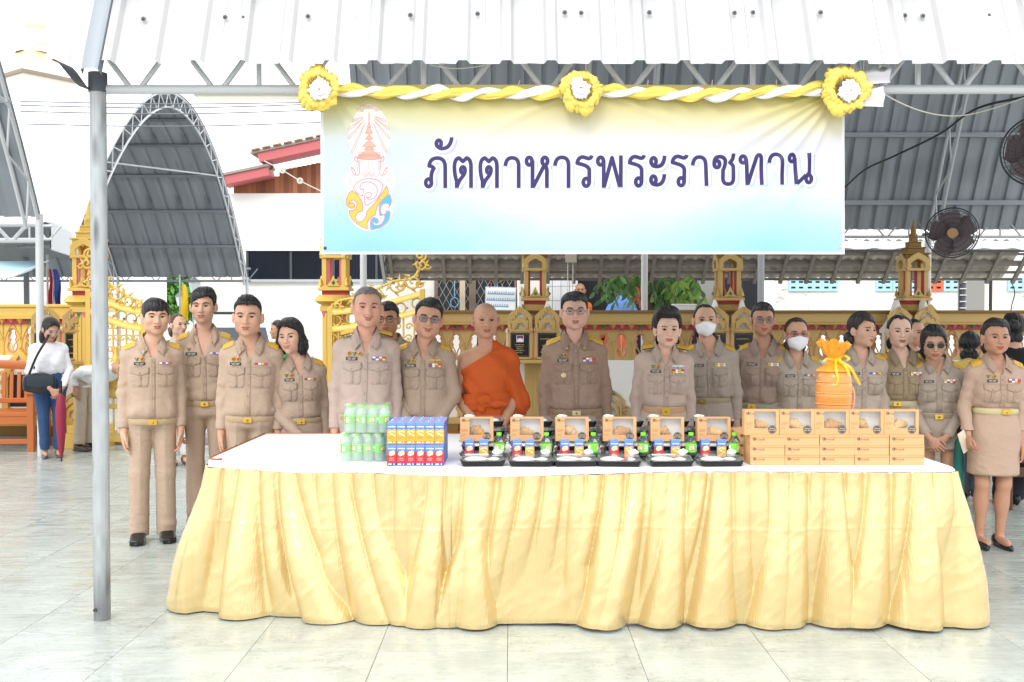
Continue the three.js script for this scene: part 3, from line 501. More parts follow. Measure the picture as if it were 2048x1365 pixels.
gateLeaf('ornate gold gate leaf with leafy scroll crest behind the bare post at left', 172, 292, 11.7, true);
{ const k = struct('step'); const m = part('step', new RoundedBoxGeometry(4.0, 0.09, 0.5, 1, 0.01), STONE, k); m.position.set(-3.2, 0.044, -12.3); k.name = 'gate_step'; }
// ---------------------------------------------------------------- house with low tiled canopy behind the fence, right-hand wall
{
  const o = thing('canopy_house', 'low house with ribbed canopy, lattice windows and dark doorway behind the fence', 'building');
  const x0 = at(752, 600, 16).x, x1 = 8.9, e = 2.82, w = 2.215, d0 = 16.8, d1 = 17.5;
  const sheet = M('#b9b1a6', 0.85), raf = M('#79736c', 0.85);
  const pitch = 0.18; let n = Math.round((x1 - x0) / 0.9);
  const sg = gridGeo(30, 1, (u, v) => V(u * 0.905, lerp(e, w, v) + 0.03 + 0.02 * Math.cos(u * 5 * 6.283), -lerp(d0 - 0.06, d1 + 0.1, v)));
  for (let i = 0; i < n; i++) part('canopy_sheet', sg, sheet, o).position.x = x0 + i * 0.9;
  const rg = flatBar(V(0, e - 0.055, -d0), V(0, w - 0.055, -d1 + 0.05), 0.06, 0.05);
  for (let x = x0 + 0.1; x < x1; x += 0.45) part('rafter', rg, raf, o).position.x = x;
  for (const t of [0.02, 0.28, 0.52, 0.76, 0.95]) box('batten', M('#77716a', 0.8), o, (x0 + x1) / 2, lerp(e, w, t) - 0.02, -lerp(d0, d1, t), x1 - x0, t === 0.52 ? 0.1 : 0.045, 0.05);
  part('end_board', flatBar(V(x0 - 0.04, e + 0.0, -d0 + 0.05), V(x0 - 0.04, w + 0.0, -d1), 0.05, 0.2), M('#a7a7a6', 0.7), o);
  for (const x of [at(1522, 600, 16.1).x]) bar('canopy_post', M('#8f9296', 0.5), o, V(x, 0, -16.1), V(x, 2.9, -16.1), 0.055);
  // back wall pieces (d1)
  const X = (px) => at(px, 600, 18).x, Wm = M('#e3e0da', 0.75);
  const wall = (a, b, m, y0 = 0, y1 = 3.05, nm = 'wall') => box(nm, m, o, (X(a) + X(b)) / 2, (y0 + y1) / 2, -18.1, X(b) - X(a), y1 - y0, 0.15);
  wall(790, 868, Wm); wall(868, 1038, Wm, 0, 1.62); wall(868, 1038, Wm, 2.62, 3.05); wall(1038, 1088, Wm); wall(1398, 1440, M('#8d8f90', 0.7)); wall(1088, 1156, M('#8f9294', 0.8), 0, 3.05, 'tile_backing');
  { const r = rngOf(8), t = [M('#dfe2e4', 0.3), M('#d6dadd', 0.3), M('#e6e8e9', 0.3)]; const w0 = X(1088), cw = (X(1156) - w0) / 4; for (let i = 0; i < 4; i++) for (let j = 0; j < 8; j++) { const m = part('wall_tile', rbox(cw - 0.008, 0.252, 0.02, 0.003), t[Math.floor(r() * 3)], o); m.position.set(w0 + (i + 0.5) * cw, 0.95 + j * 0.26, -18.015); } }
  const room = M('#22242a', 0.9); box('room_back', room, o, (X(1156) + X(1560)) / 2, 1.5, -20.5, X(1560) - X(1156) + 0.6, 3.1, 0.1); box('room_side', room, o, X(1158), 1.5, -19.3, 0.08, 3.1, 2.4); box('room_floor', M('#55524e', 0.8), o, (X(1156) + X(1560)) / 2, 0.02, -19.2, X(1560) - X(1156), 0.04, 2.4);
  box('lintel', Wm, o, (X(1156) + X(1560)) / 2, 2.85, -18.1, X(1560) - X(1156), 0.4, 0.15);
  for (const [a, b, m] of [[1434, 1446, '#5b5d62'], [1462, 1476, '#4a4b50'], [1500, 1512, '#63656a']]) box('inner_column', M(m, 0.7), o, (X(a) + X(b)) / 2, 1.5, -19.2, X(b) - X(a), 3, 0.2);
  // lattice windows with wrought blue flowers
  const fr = M('#7a685c', 0.6), lat = M('#c9c4ba', 0.5, { metalness: 0.3 }), blue = M('#6fb2dd', 0.4), brz = M('#b39068', 0.5);
  for (const [a, b, lab] of [[870, 944], [946, 1034]].map((q) => q)) {
    const win = part('window', new THREE.BoxGeometry(X(b) - X(a), 1.0, 0.03), M('#2b3239', 0.25), o), cx = (X(a) + X(b)) / 2; win.position.set(cx, 2.12, -18.03); const hw = (X(b) - X(a)) / 2;
    for (const s of [-1, 1]) box('frame', fr, win, s * (hw - 0.02), 0, 0.03, 0.06, 1.0, 0.07); box('frame', fr, win, 0, -0.48, 0.03, hw * 2, 0.06, 0.07); box('frame', fr, win, 0, 0.48, 0.03, hw * 2, 0.06, 0.07);
    for (let i = -7; i < 9; i++) for (const s of [-1, 1]) { const x = i * 0.13; const p0 = V(x, -0.46, 0.045), p1 = V(x + s * 0.5, 0.46, 0.045); const cl = (p, q, lim) => { const t = (lim - p.x) / (q.x - p.x); return p.clone().lerp(q, t); }; let A = p0, B = p1; if (s > 0) { if (A.x >= hw || B.x <= -hw) continue; if (B.x > hw) B = cl(A, B, hw); if (A.x < -hw) A = cl(A, B, -hw); } else { if (A.x <= -hw || B.x >= hw) continue; if (B.x < -hw) B = cl(A, B, -hw); if (A.x > hw) A = cl(A, B, hw); } bar('lattice_wire', lat, win, A, B, 0.0035, true); }
    const fx = a === 870 ? 0.02 : 0.12 - hw * 0.2, t = (pts, r, m, nm) => part(nm, tubeGeo(pts.map(([x, y]) => V(fx + x, y, 0.07)), r, 20, 5), m, win);
    t([[0, -0.2], [0, 0.1], [0, 0.44]], 0.011, blue, 'flower_stem'); for (const s of [-1, 1]) { t([[0, 0.12], [s * 0.1, 0.22], [s * 0.12, 0.36], [s * 0.05, 0.44]], 0.009, blue, 'iron_leaf'); t([[0, 0.05], [s * 0.18, 0.16], [s * 0.26, 0.3]], 0.005, brz, 'iron_stem'); t([[0, -0.2], [s * 0.06, -0.24], [s * 0.06, -0.34], [0, -0.38]], 0.009, blue, 'iron_curl'); for (let k = 0; k < 6; k++) { const aa = k * 1.047; t([[s * 0.26, 0.3], [s * 0.26 + 0.05 * Math.cos(aa - 0.3), 0.3 + 0.05 * Math.sin(aa - 0.3)], [s * 0.26 + 0.07 * Math.cos(aa), 0.3 + 0.07 * Math.sin(aa)], [s * 0.26, 0.3]], 0.0035, brz, 'iron_petal'); } }
  }
  const cv = box('curtain', M('#c9b7a2', 0.9), o, X(925), 2.1, -17.97, 0.1, 0.96, 0.03);
  // notice
  const nt = canvasTex(256, 192, (c, w, h) => { c.fillStyle = '#f4f8fb'; c.fillRect(0, 0, w, h); c.strokeStyle = '#9fc4e6'; c.lineWidth = 4; c.strokeRect(4, 4, w - 8, h - 8); c.strokeStyle = '#6f9cc4'; c.lineWidth = 5; const r = rngOf(12); for (const [y, a, b] of [[52, 20, 236], [104, 14, 242], [154, 50, 200]]) for (let x = a; x < b; x += 15) { c.beginPath(); c.arc(x + 3, y + 5, 4, 0, 6); c.moveTo(x + 4, y - 9); c.lineTo(x + 4 + r() * 7, y - 12); c.lineTo(x + 10, y + 10); c.stroke(); } });
  const s = thing('paper_notice', 'white paper notice with blue lines of writing on the lattice window', 'notice'), q = at(1001, 598, 17.85);
  const pm = part('sheet', new THREE.BoxGeometry(0.55, 0.42, 0.008), new THREE.MeshStandardMaterial({ map: nt, roughness: 0.6 }), s); pm.position.copy(q); pm.rotation.z = -0.03;
  for (const x of [-0.2, 0.24]) part('tie', tubeGeo([q.clone().add(V(x, 0.2, 0.01)), q.clone().add(V(x + 0.04, 0.26, 0.01)), q.clone().add(V(x + 0.01, 0.3, 0.0))], 0.006, 8, 4), M('#c4574f', 0.6), s);
}
{
  const o = thing('courtyard_wall', 'white roughcast wall with light blue and orange vent blocks behind the right fence', 'wall');
  const Z = -24, X = (px) => at(px, 600, 24).x, sp = pixTex(512, 512, (u, v) => { const n = tileNoise(u, v, 90, 90, 3), b = 0.9 + 0.05 * tileNoise(u, v, 12, 12, 1) - 0.32 * Math.max(0, n - 0.5) - 0.05 * Math.max(0, tileNoise(u, v, 3, 9, 7)); return [b, b * 0.985, b * 0.955]; });
  const wm = new THREE.MeshStandardMaterial({ map: sp, roughness: 0.9 });
  const w = part('wall', new THREE.BoxGeometry(X(2140) - X(1553), 2.7, 0.2), wm, o); w.position.set((X(2140) + X(1553)) / 2, 1.35, Z - 0.12);
  const hole = new THREE.Shape(); const bw = 0.385, bh = 0.29; hole.moveTo(-bw / 2, -bh / 2); hole.lineTo(bw / 2, -bh / 2); hole.lineTo(bw / 2, bh / 2); hole.lineTo(-bw / 2, bh / 2); hole.closePath();
  for (const x of [-1, 1]) for (const y of [-1, 1]) { const k = new THREE.Path(), cx = x * bw * 0.24, cy = y * bh * 0.23; k.moveTo(cx - 0.06, cy - 0.03); k.lineTo(cx - 0.06, cy + 0.03); k.lineTo(cx + 0.06, cy + 0.03); k.lineTo(cx + 0.06, cy - 0.03); hole.holes.push(k); }
  const vg = new THREE.ExtrudeGeometry(hole, { depth: 0.05, bevelEnabled: true, bevelThickness: 0.006, bevelSize: 0.006, bevelSegments: 1 });
  const vb = M('#a6d6ea', 0.6), vo = M('#d9694a', 0.6);
  for (const [px, m] of [[1594, vb], [1627, vb], [1660, vb], [1768, vb], [1802, vb], [1836, vb], [1869, vo], [1903, vb], [1935, vo], [2032, vb], [2065, vb], [2098, vb]]) { const b = part('vent_block', vg, m, o); b.position.set(X(px), 2.36, Z - 0.015); box('vent_recess', M('#6a4034', 0.9), b, 0, 0, -0.006, bw * 0.96, bh * 0.96, 0.01); }
  box('coping', M('#d8cfc6', 0.8), o, (X(2140) + X(1553)) / 2, 2.72, Z - 0.1, X(2140) - X(1553), 0.06, 0.3);
  const c = thing('concrete_column', 'grey concrete column with black pipes before the white wall at right', 'column'), cx = (X(1905) + X(1962)) / 2 * 22 / 24;
  const m = part('shaft', rbox(0.42, 2.9, 0.4, 0.01), M('#8b8a87', 0.85), c); m.position.set(cx + 0.1, 1.45, -22); for (const [x, m2] of [[-0.3, '#24262b'], [-0.22, '#55585e'], [0.36, '#24262b']]) bar('pipe', M(m2, 0.5), c, V(cx + 0.1 + x, 0, -21.85), V(cx + 0.1 + x, 2.9, -21.85), 0.035, true);
  for (let i = 0; i < 8; i++) box('clip', M('#c9cbcc', 0.4), c, cx - 0.16, 1.5 + i * 0.14, -21.8, 0.14, 0.02, 0.03);
  const cb = thing('loose_cable', 'thin black cable hanging beside the concrete column', 'cable'); part('cable', tubeGeo([at(2022, 560, 21), at(2030, 585, 21), at(2024, 612, 21), at(2020, 640, 21)], 0.012, 20, 5), BLACK, cb);
}
{ // pale sheet strip of the next roof, just past the far beam
  const o = thing('roof_gutter_strip', 'pale ribbed roof strip under the far beam of the open hall', 'roof');
  const a = at(1250, 479, 14.2), b = at(2120, 479, 14.2);
  part('strip_sheet', gridGeo(120, 2, (u, v) => V(lerp(a.x, b.x, u), lerp(2.67, 2.5, v) + 0.018 * Math.max(0, Math.cos(u * 16 * 6.283)), -lerp(14.7, 14.0, v))), M('#b9b9bb', 0.6), o);
  box('strip_lip', M('#4c4e53', 0.7), o, (a.x + b.x) / 2, 2.475, -14.0, b.x - a.x, 0.03, 0.05);
}
{ // leafy branch hanging in the doorway, dry orange leaves, blue umbrella, white box
  const o = thing('young_tree', 'young tree with drooping green leaves and a dry orange bunch at the doorway', 'tree'), r = rngOf(31), D = 14.2;
  part('trunk', tubeGeo([at(1302, 720, D), at(1297, 650, D), at(1304, 610, D), at(1290, 575, D), at(1296, 545, D)], 0.045, 20, 8), M('#4a3b30', 0.9), o);
  const lg = (() => { const s = new THREE.Shape(); s.moveTo(0, 0); s.quadraticCurveTo(0.03, -0.045, 0, -0.115); s.quadraticCurveTo(-0.03, -0.045, 0, 0); const g = new THREE.ShapeGeometry(s, 5); const p = g.attributes.position; for (let i = 0; i < p.count; i++) p.setZ(i, -Math.abs(p.getX(i)) * 0.5 - p.getY(i) ** 2 * 1.2); g.computeVertexNormals(); return g; })();
  const cols = ['#4f8048', '#5f9455', '#3f6b3c', '#8fb94f', '#74a05a'].map((c) => M(c, 0.55, { transmission: 0.25 }));
  const twig = M('#6a5a44', 0.9), fronds = [[1190, 585, 1235, 552], [1205, 600, 1240, 560], [1230, 605, 1245, 560], [1255, 600, 1260, 558], [1250, 570, 1290, 548], [1310, 595, 1300, 560], [1325, 615, 1318, 565], [1345, 612, 1335, 570], [1360, 600, 1340, 560], [1385, 592, 1355, 560], [1400, 575, 1370, 552], [1330, 580, 1340, 552], [1350, 585, 1365, 560], [1315, 610, 1325, 580], [1395, 610, 1380, 575], [1270, 575, 1275, 552], [1220, 572, 1250, 552], [1372, 622, 1360, 590], [1212, 588, 1238, 556], [1240, 590, 1262, 556], [1268, 608, 1268, 566], [1338, 600, 1326, 556], [1352, 622, 1345, 585], [1384, 612, 1362, 566], [1408, 596, 1384, 560], [1310, 622, 1316, 590]];
  for (const [ax, ay, bx, by] of fronds) {
    const dd = D + (r() - 0.5) * 0.7, A = at(bx, by, dd), B = at(ax, ay, dd - 0.2), C = A.clone().lerp(B, 0.5).add(V(0, 0.06, 0)); const cv = new THREE.CatmullRomCurve3([A, C, B]); part('twig', new THREE.TubeGeometry(cv, 8, 0.006, 4), twig, o);
    const ci = bx > 1360 ? 3 : Math.floor(r() * 5); for (let k = 0; k < 11; k++) { const p = cv.getPoint(0.1 + 0.9 * k / 10), l = part('leaf', lg, cols[(ci === 3 && r() < 0.7) ? 3 : Math.floor(r() * 5)], o); l.position.copy(p); l.rotation.set(r() * 0.9 - 0.2, (r() - 0.5) * 2.4, (k % 2 ? 1 : -1) * (0.35 + 0.6 * r())); const s = 1.15 + 0.6 * r(); l.scale.set(s * 1.35, s, s); }
  }
  const dry = [M('#c9714a', 0.8), M('#d98a5f', 0.8), M('#b35f3d', 0.8)];
  for (let k = 0; k < 26; k++) { const t = k / 26, p = at(1283 + (r() - 0.5) * 26 * (1 - t * 0.4), 562 + t * 46, D - 0.35), l = part('dry_leaf', lg, dry[k % 3], o); l.position.copy(p); l.rotation.set(r() * 0.8, (r() - 0.5) * 2, (r() - 0.5) * 1.2); l.scale.setScalar(0.9 + 0.4 * r()); }
  const u = thing('blue_umbrella', 'blue umbrella canopy behind the fence beside the monk in the doorway', 'umbrella'), q = at(1243, 628, 15.3);
  part('canopy', gridGeo(48, 10, (a, b) => { const th = b * 1.45, k = 1 - 0.06 * Math.abs(Math.sin(a * 4 * 6.283)); return V(q.x + Math.sin(a * 6.283) * Math.sin(th) * 0.29 * k, q.y - 0.14 + 0.42 * Math.cos(th) ** 1.2, q.z + Math.cos(a * 6.283) * Math.sin(th) * 0.29 * k); }), M('#5f86d8', 0.6), u);
  bar('tip', M('#3b5fae', 0.5), u, V(q.x, q.y + 0.26, q.z), V(q.x + 0.02, q.y + 0.36, q.z), 0.02, true); bar('shaft', ZINC, u, V(q.x, 0.6, q.z), V(q.x, q.y + 0.25, q.z), 0.008, true);
  const b = thing('foam_box', 'white foam box standing on the fence coping under the leaves', 'box'), bq = at(1368, 615, FD + 0.05); const bm = part('box_body', rbox(0.27, 0.06, 0.2, 0.008), M('#eceef0', 0.7), b); bm.position.set(bq.x, 1.66, bq.z); const bl = part('lid', rbox(0.29, 0.022, 0.22, 0.006), M('#f4f5f6', 0.7), b); bl.position.set(bq.x, 1.7, bq.z);
  const j = thing('junction_box', 'small grey electric box with two wires under the canopy', 'electric box'), jq = at(1142, 516, 15.6); const jm = part('case', rbox(0.17, 0.15, 0.08, 0.01), M('#9c9488', 0.7), j); jm.position.copy(jq); for (const x of [-0.05, 0.03]) bar('wire', M('#c5c2bc', 0.6), j, jq.clone().add(V(x, -0.07, 0)), jq.clone().add(V(x, -0.9, 0)), 0.006, true);
}
function cageFan(label, px, py, d, R, turn, tilt, mount) {
  const q = at(px, py, d), o = thing('cage_fan', label, 'fan', q.toArray(), turn, 'industrial fans under the hall roof'); o.rotation.x = tilt;
  const wire = M('#45484d', 0.4, { metalness: 0.5 });
  for (const [r, z] of [[1, 0], [0.99, 0.03], [0.92, 0.09], [0.78, 0.13], [0.6, 0.15], [0.4, 0.16], [0.92, -0.07], [0.7, -0.11]]) { const t = part('cage_ring', new THREE.TorusGeometry(R * r, r === 1 ? 0.009 : 0.0035, 5, 48), wire, o); t.position.z = z * R * 3 * 0.4; }
  for (let i = 0; i < 40; i++) { const a = i * 6.283 / 40; part('cage_wire', tubeGeo([[0.2, 0.17], [0.6, 0.15], [0.9, 0.095], [1, 0]].map(([r, z]) => V(Math.cos(a + (1 - r) * 0.5) * R * r, Math.sin(a + (1 - r) * 0.5) * R * r, z * R * 1.2)), 0.0022, 8, 3), wire, o); if (i % 2) part('cage_wire', tubeGeo([[0.15, -0.12], [0.7, -0.11], [1, 0]].map(([r, z]) => V(Math.cos(a) * R * r, Math.sin(a) * R * r, z * R * 1.2)), 0.0022, 6, 3), wire, o); }
  for (let k = 0; k < 5; k++) { const a = k * 1.2566 + 0.5; part('blade', gridGeo(8, 6, (u, v) => { const r = lerp(0.2, 0.86, u) * R, w = (v - 0.5) * (0.35 + 0.5 * Math.sin(u * 2.4)) * R * 0.95; const ca = Math.cos(a), sa = Math.sin(a); return V(ca * r - sa * w, sa * r + ca * w, -w * 0.35 + 0.01); }), M('#6e6065', 0.5), o); }
  const h = part('hub', new THREE.CylinderGeometry(R * 0.2, R * 0.22, R * 0.14, 20), M('#b08a5e', 0.5), o); h.rotation.x = Math.PI / 2; h.position.z = R * 0.17; const mt = part('motor', new THREE.CylinderGeometry(R * 0.24, R * 0.2, R * 0.4, 16), wire, o); mt.rotation.x = Math.PI / 2; mt.position.z = -R * 0.25;
  bar('mount_arm', wire, o, V(0, 0, -R * 0.4), V(...mount), 0.02, true);
}
cageFan('wire cage fan with brown hub below the roof right of the banner', 1905, 466, 12.6, 0.31, -0.35, 0.12, [-0.3, -0.05, -0.95]);
cageFan('wire cage fan cut off by the right edge of the photo', 2078, 302, 9.3, 0.32, -0.5, 0.1, [0.4, 0.6, -0.4]);
// ---------------------------------------------------------------- the long table: cloth and pleated satin skirt
const TH = 0.777;
const edgePath = (() => { // outline of the table top, rounded at the corners, from the back left corner round the front to the back right corner
  const P = [[-1.573, -6.38], [-1.585, -5.2], [-0.95, -5.03], [-0.3, -4.92], [2.18, -4.9], [2.185, -6.38]], pts = [];
  P.forEach((p, i) => { if (i === 0 || i === P.length - 1) { pts.push(p); return; } const a = P[i - 1], b = P[i + 1], r = i === 2 || i === 3 ? 0.25 : 0.06, u = (q) => { const L = Math.hypot(q[0] - p[0], q[1] - p[1]); return [(q[0] - p[0]) / L * r, (q[1] - p[1]) / L * r]; }, ua = u(a), ub = u(b); for (let k = 0; k <= 8; k++) { const t = k / 8, A = [p[0] + ua[0] * (1 - t), p[1] + ua[1] * (1 - t)], B = [p[0] + ub[0] * t, p[1] + ub[1] * t]; pts.push([lerp(A[0], B[0], t), lerp(A[1], B[1], t)]); } });
  const acc = [0]; for (let i = 1; i < pts.length; i++) acc.push(acc[i - 1] + Math.hypot(pts[i][0] - pts[i - 1][0], pts[i][1] - pts[i - 1][1]));
  const S = acc[acc.length - 1];
  const pos = (s) => { s = clamp(s, 0, S - 1e-6); let i = 1; while (acc[i] < s) i++; const t = (s - acc[i - 1]) / (acc[i] - acc[i - 1]); return [lerp(pts[i - 1][0], pts[i][0], t), lerp(pts[i - 1][1], pts[i][1], t)]; };
  const nrm = (s) => { const a = pos(Math.max(0, s - 0.07)), b = pos(Math.min(S, s + 0.07)), L = Math.hypot(b[0] - a[0], b[1] - a[1]); return [-(b[1] - a[1]) / L, (b[0] - a[0]) / L]; };
  return { S, pos, nrm, pts };
})();
const SATIN = new THREE.MeshPhysicalMaterial({ color: '#d7c08b', metalness: 0.46, roughness: 0.27, sheen: 0.3, clearcoat: 0.15, clearcoatRoughness: 0.2, sheenColor: srgb('#fff4d8'), sheenRoughness: 0.4, side: THREE.DoubleSide, specularIntensity: 1 });
{
  const wov = pixTex(256, 256, (u, v) => { const a = 0.5 + 0.3 * tileNoise(u, v, 60, 10, 2) + 0.4 * tileNoise(u, v, 9, 5, 6); return [a, a, a]; }, false); wov.repeat.set(14, 2); SATIN.bumpMap = wov; SATIN.bumpScale = 0.0016;
  const t = thing('draped_table', 'long table with white top cloth and pleated pale gold satin skirt', 'table');
  const sh = new THREE.Shape(); edgePath.pts.forEach(([x, z], i) => (i ? sh.lineTo(x, -z) : sh.moveTo(x, -z))); sh.closePath();
  const top = new THREE.ExtrudeGeometry(sh, { depth: 0.02, bevelEnabled: true, bevelThickness: 0.006, bevelSize: 0.006, bevelSegments: 2 }); top.rotateX(-Math.PI / 2);
  part('top_cloth', top, M('#eeeef2', 0.75), t).position.y = TH - 0.026;
  for (const [x, z] of [[-1.45, -6.2], [-1.4, -5.4], [0.2, -6.2], [0.2, -5.2], [2.0, -6.2], [2.0, -5.2]]) bar('leg', ZINC, t, V(x, -0.01, z), V(x, TH - 0.03, z), 0.016);
  // overhanging edge of the white cloth
  const S = edgePath.S;
  const hang = (s) => { const [x] = edgePath.pos(s); return 0.012 + 0.03 * smoothstep(0.9 - x, 0, 0.9) * (0.85 + 0.3 * noise(s * 3, 1)); };
  part('cloth_edge', gridGeo(400, 3, (u, v) => { const s = u * S, [x, z] = edgePath.pos(s), [nx, nz] = edgePath.nrm(s), o = 0.008 + 0.006 * v + 0.004 * noise(s * 9, v); return V(x + nx * o, TH - 0.004 - hang(s) * v, z + nz * o); }), M('#ecebf1', 0.75), t);
  part('gold_edging', tubeGeo(Array.from({ length: 26 }, (_, i) => { const [x, z] = edgePath.pos(i * 0.05); return V(x - 0.006, TH + 0.001 + 0.004 * (i % 2), z); }).concat(), 0.005, 120, 5), M('#a8683a', 0.6, { metalness: 0.3 }), t);
  part('gold_edging', tubeGeo([V(-1.57, TH, -6.385), V(0, TH, -6.385), V(2.18, TH, -6.385)], 0.006, 40, 5), M('#a8683a', 0.6, { metalness: 0.3 }), t);
  // the skirt: folds start as stitched pleats and run down, drifting and merging
  const r = rngOf(19), folds = []; let s0 = 0;
  while (s0 < S) { const big = r() < 0.42; folds.push({ s: s0, drift: 0.2 * noise(s0 * 1.1 + 7, 5) + 0.2 * (r() - 0.5), top: 0.022 + 0.012 * r(), amp: big ? 0.075 + 0.035 * r() : 0.034 + 0.02 * r(), w0: 0.042 + 0.01 * r(), w1: big ? 0.095 + 0.045 * r() : 0.045 + 0.035 * r(), skew: (r() < 0.5 ? -1 : 1) * (0.6 + 2.0 * r()), end: big ? 2 : 0.35 + 0.6 * r() }); s0 += 0.07 + 0.05 * r(); }
  const fold = (s, v) => { let h = 0; for (const f of folds) { const c = f.s + f.drift * v * v ** 0.3, w = lerp(f.w0, f.w1, v); let q = (s - c) / w; if (q < -1 || q > 1) continue; q = q > 0 ? q ** (1 + 0.5 * Math.max(0, f.skew)) : -((-q) ** (1 + 0.5 * Math.max(0, -f.skew))); const fade = 1 - smoothstep(v, f.end - 0.25, f.end + 0.25), a = (f.top + (f.amp - f.top) * smoothstep(v, 0.02, 0.8)) * fade + 0.0; h = Math.max(h, a * (1 - q * q)); } return h; };
  const flare = (s) => { const [x, z] = edgePath.pos(s); if (s < 1.2) return 0.13; if (x < 0) return lerp(0.1, 0.03, smoothstep(x, -1.6, -0.6)); if (x < 1.9) return 0.025 + 0.02 * noise(x * 2, 3); return z < -5.1 ? 0.05 : lerp(0.03, 0.07, (x - 1.9) / 0.28); };
  const skirt = (sa, sb, lift, n, extra) => gridGeo(n, 96, (u, v) => {
    const s = lerp(sa, sb, u), [x, z] = edgePath.pos(s), [nx, nz] = edgePath.nrm(s), hem = 0.006 + lift * (0.55 + 0.45 * noise(s * 2.2, 7)), y0 = TH - 0.012 - hang(s) * 0.75;
    let o = 0.004 + extra * smoothstep(v, 0, 0.3) + flare(s) * Math.pow(v, 0.85) + fold(s, v) + 0.004 * (0.4 - Math.abs(noise(s * 7 + v * 5, v * 3 - s * 3, 2))) * smoothstep(v, 0.1, 0.6) + 0.0022 * (0.4 - Math.abs(noise(s * 19 + v * 12, v * 9 - s * 5, 6))) + 0.0014 * Math.exp(-(((v - 0.36 - 0.02 * noise(s, 2)) / 0.008) ** 2));
    o += 0.0035 * noise(s * 55, 1.5, v * 2) * (1 - smoothstep(v, 0.02, 0.3)); if (v > 0.97) o -= 0.006 * (v - 0.97) / 0.03;
    return V(x + nx * o, lerp(y0, hem, v), z + nz * o);
  }, (u, v) => [lerp(sa, sb, u) * 0.3, v]);
  const sMid = (() => { for (let s = 1.3; s < S; s += 0.005) if (edgePath.pos(s)[0] > -0.29) return s; })();
  part('skirt_panel', skirt(0, sMid + 0.05, 0.004, 460, 0), SATIN, t);
  part('skirt_panel', skirt(sMid, S, 0.02, 640, 0.016), SATIN, t);
}
// ---------------------------------------------------------------- things on the table
const XA = (px, d) => (px - 1024) * d / FPX;
const PETW = M('#dff3ea', 0.06, { transmission: 1, ior: 1.33, thickness: 0.05, attenuationColor: '#cfe8dc', attenuationDistance: 0.25 });
const PETPACK = M('#e9f7ee', 0.15, { transmission: 0.72, thickness: 0 });
const LIME = M('#7fd42a', 0.45), KRAFT = M('#cf9e6c', 0.8), TRAYB = M('#141518', 0.25), LID = M('#f2f4f4', 0.08, { transmission: 0.92, thickness: 0, ior: 1.45 }), FILM = M('#f6fcf8', 0.2, { transmission: 0.86, thickness: 0 });
const bottleProf = (R, H) => [[0, 0], [R * 0.8, 0], [R, 0.006], [R, H * 0.14], [R * 0.95, H * 0.16], [R, H * 0.18], [R, H * 0.25], [R * 0.95, H * 0.27], [R, H * 0.29], [R * 0.99, H * 0.33], [R * 0.99, H * 0.62], [R, H * 0.64], [R * 0.93, H * 0.73], [R * 0.6, H * 0.84], [R * 0.42, H * 0.89], [R * 0.4, H * 0.93]].map(([x, y]) => new THREE.Vector2(x, y));
const labelTex = canvasTex(512, 96, (c, w, h) => { c.fillStyle = '#6fcf35'; c.fillRect(0, 0, w, h); c.fillStyle = '#9be06a'; c.fillRect(0, 0, w, 8); for (const x of [60, 316]) { c.save(); c.translate(x + 40, 50); c.rotate(-0.15); c.fillStyle = '#f6efe9'; c.fillRect(-38, -30, 76, 56); c.strokeStyle = '#c23a3f'; c.lineWidth = 6; c.strokeRect(-36, -28, 72, 52); c.fillStyle = '#c9434a'; for (let k = 0; k < 3; k++) c.fillRect(-28 + k * 3, -18 + k * 15, 54 - k * 6, 8); c.restore(); c.fillStyle = '#f4f8f2'; c.fillRect(x + 120, 18, 46, 62); c.fillStyle = '#3a4a3a'; for (let k = 0; k < 9; k++) c.fillRect(x + 126 + k * 4, 54, 2, 18); } });
const LABEL = new THREE.MeshStandardMaterial({ map: labelTex, roughness: 0.4 });
function bottleParts(parent, R, H, mat, x = 0, y = 0, z = 0, turn = 0, named = 'bottle') {
  const b = part(named, lathe(bottleProf(R, H), 20), mat, parent); b.position.set(x, y, z); b.rotation.y = turn;
  const l = part('label', cyl(R * 1.012, H * 0.3, 24, true), LABEL, b); l.position.y = H * 0.475;
  const c = part('cap', cyl(R * 0.46, H * 0.1, 14), LIME, b); c.position.y = H * 0.95; return b;
}
const gc = new Map(); function lathe(p, n) { const k = 'L' + p.map((v) => v.x.toFixed(4) + v.y.toFixed(4)).join() + n; if (!gc.has(k)) gc.set(k, new THREE.LatheGeometry(p, n)); return gc.get(k); }
function cyl(r, h, n, open = false) { const k = ['C', r, h, n, open].join(); if (!gc.has(k)) gc.set(k, new THREE.CylinderGeometry(r, r, h, n, 1, open)); return gc.get(k); }
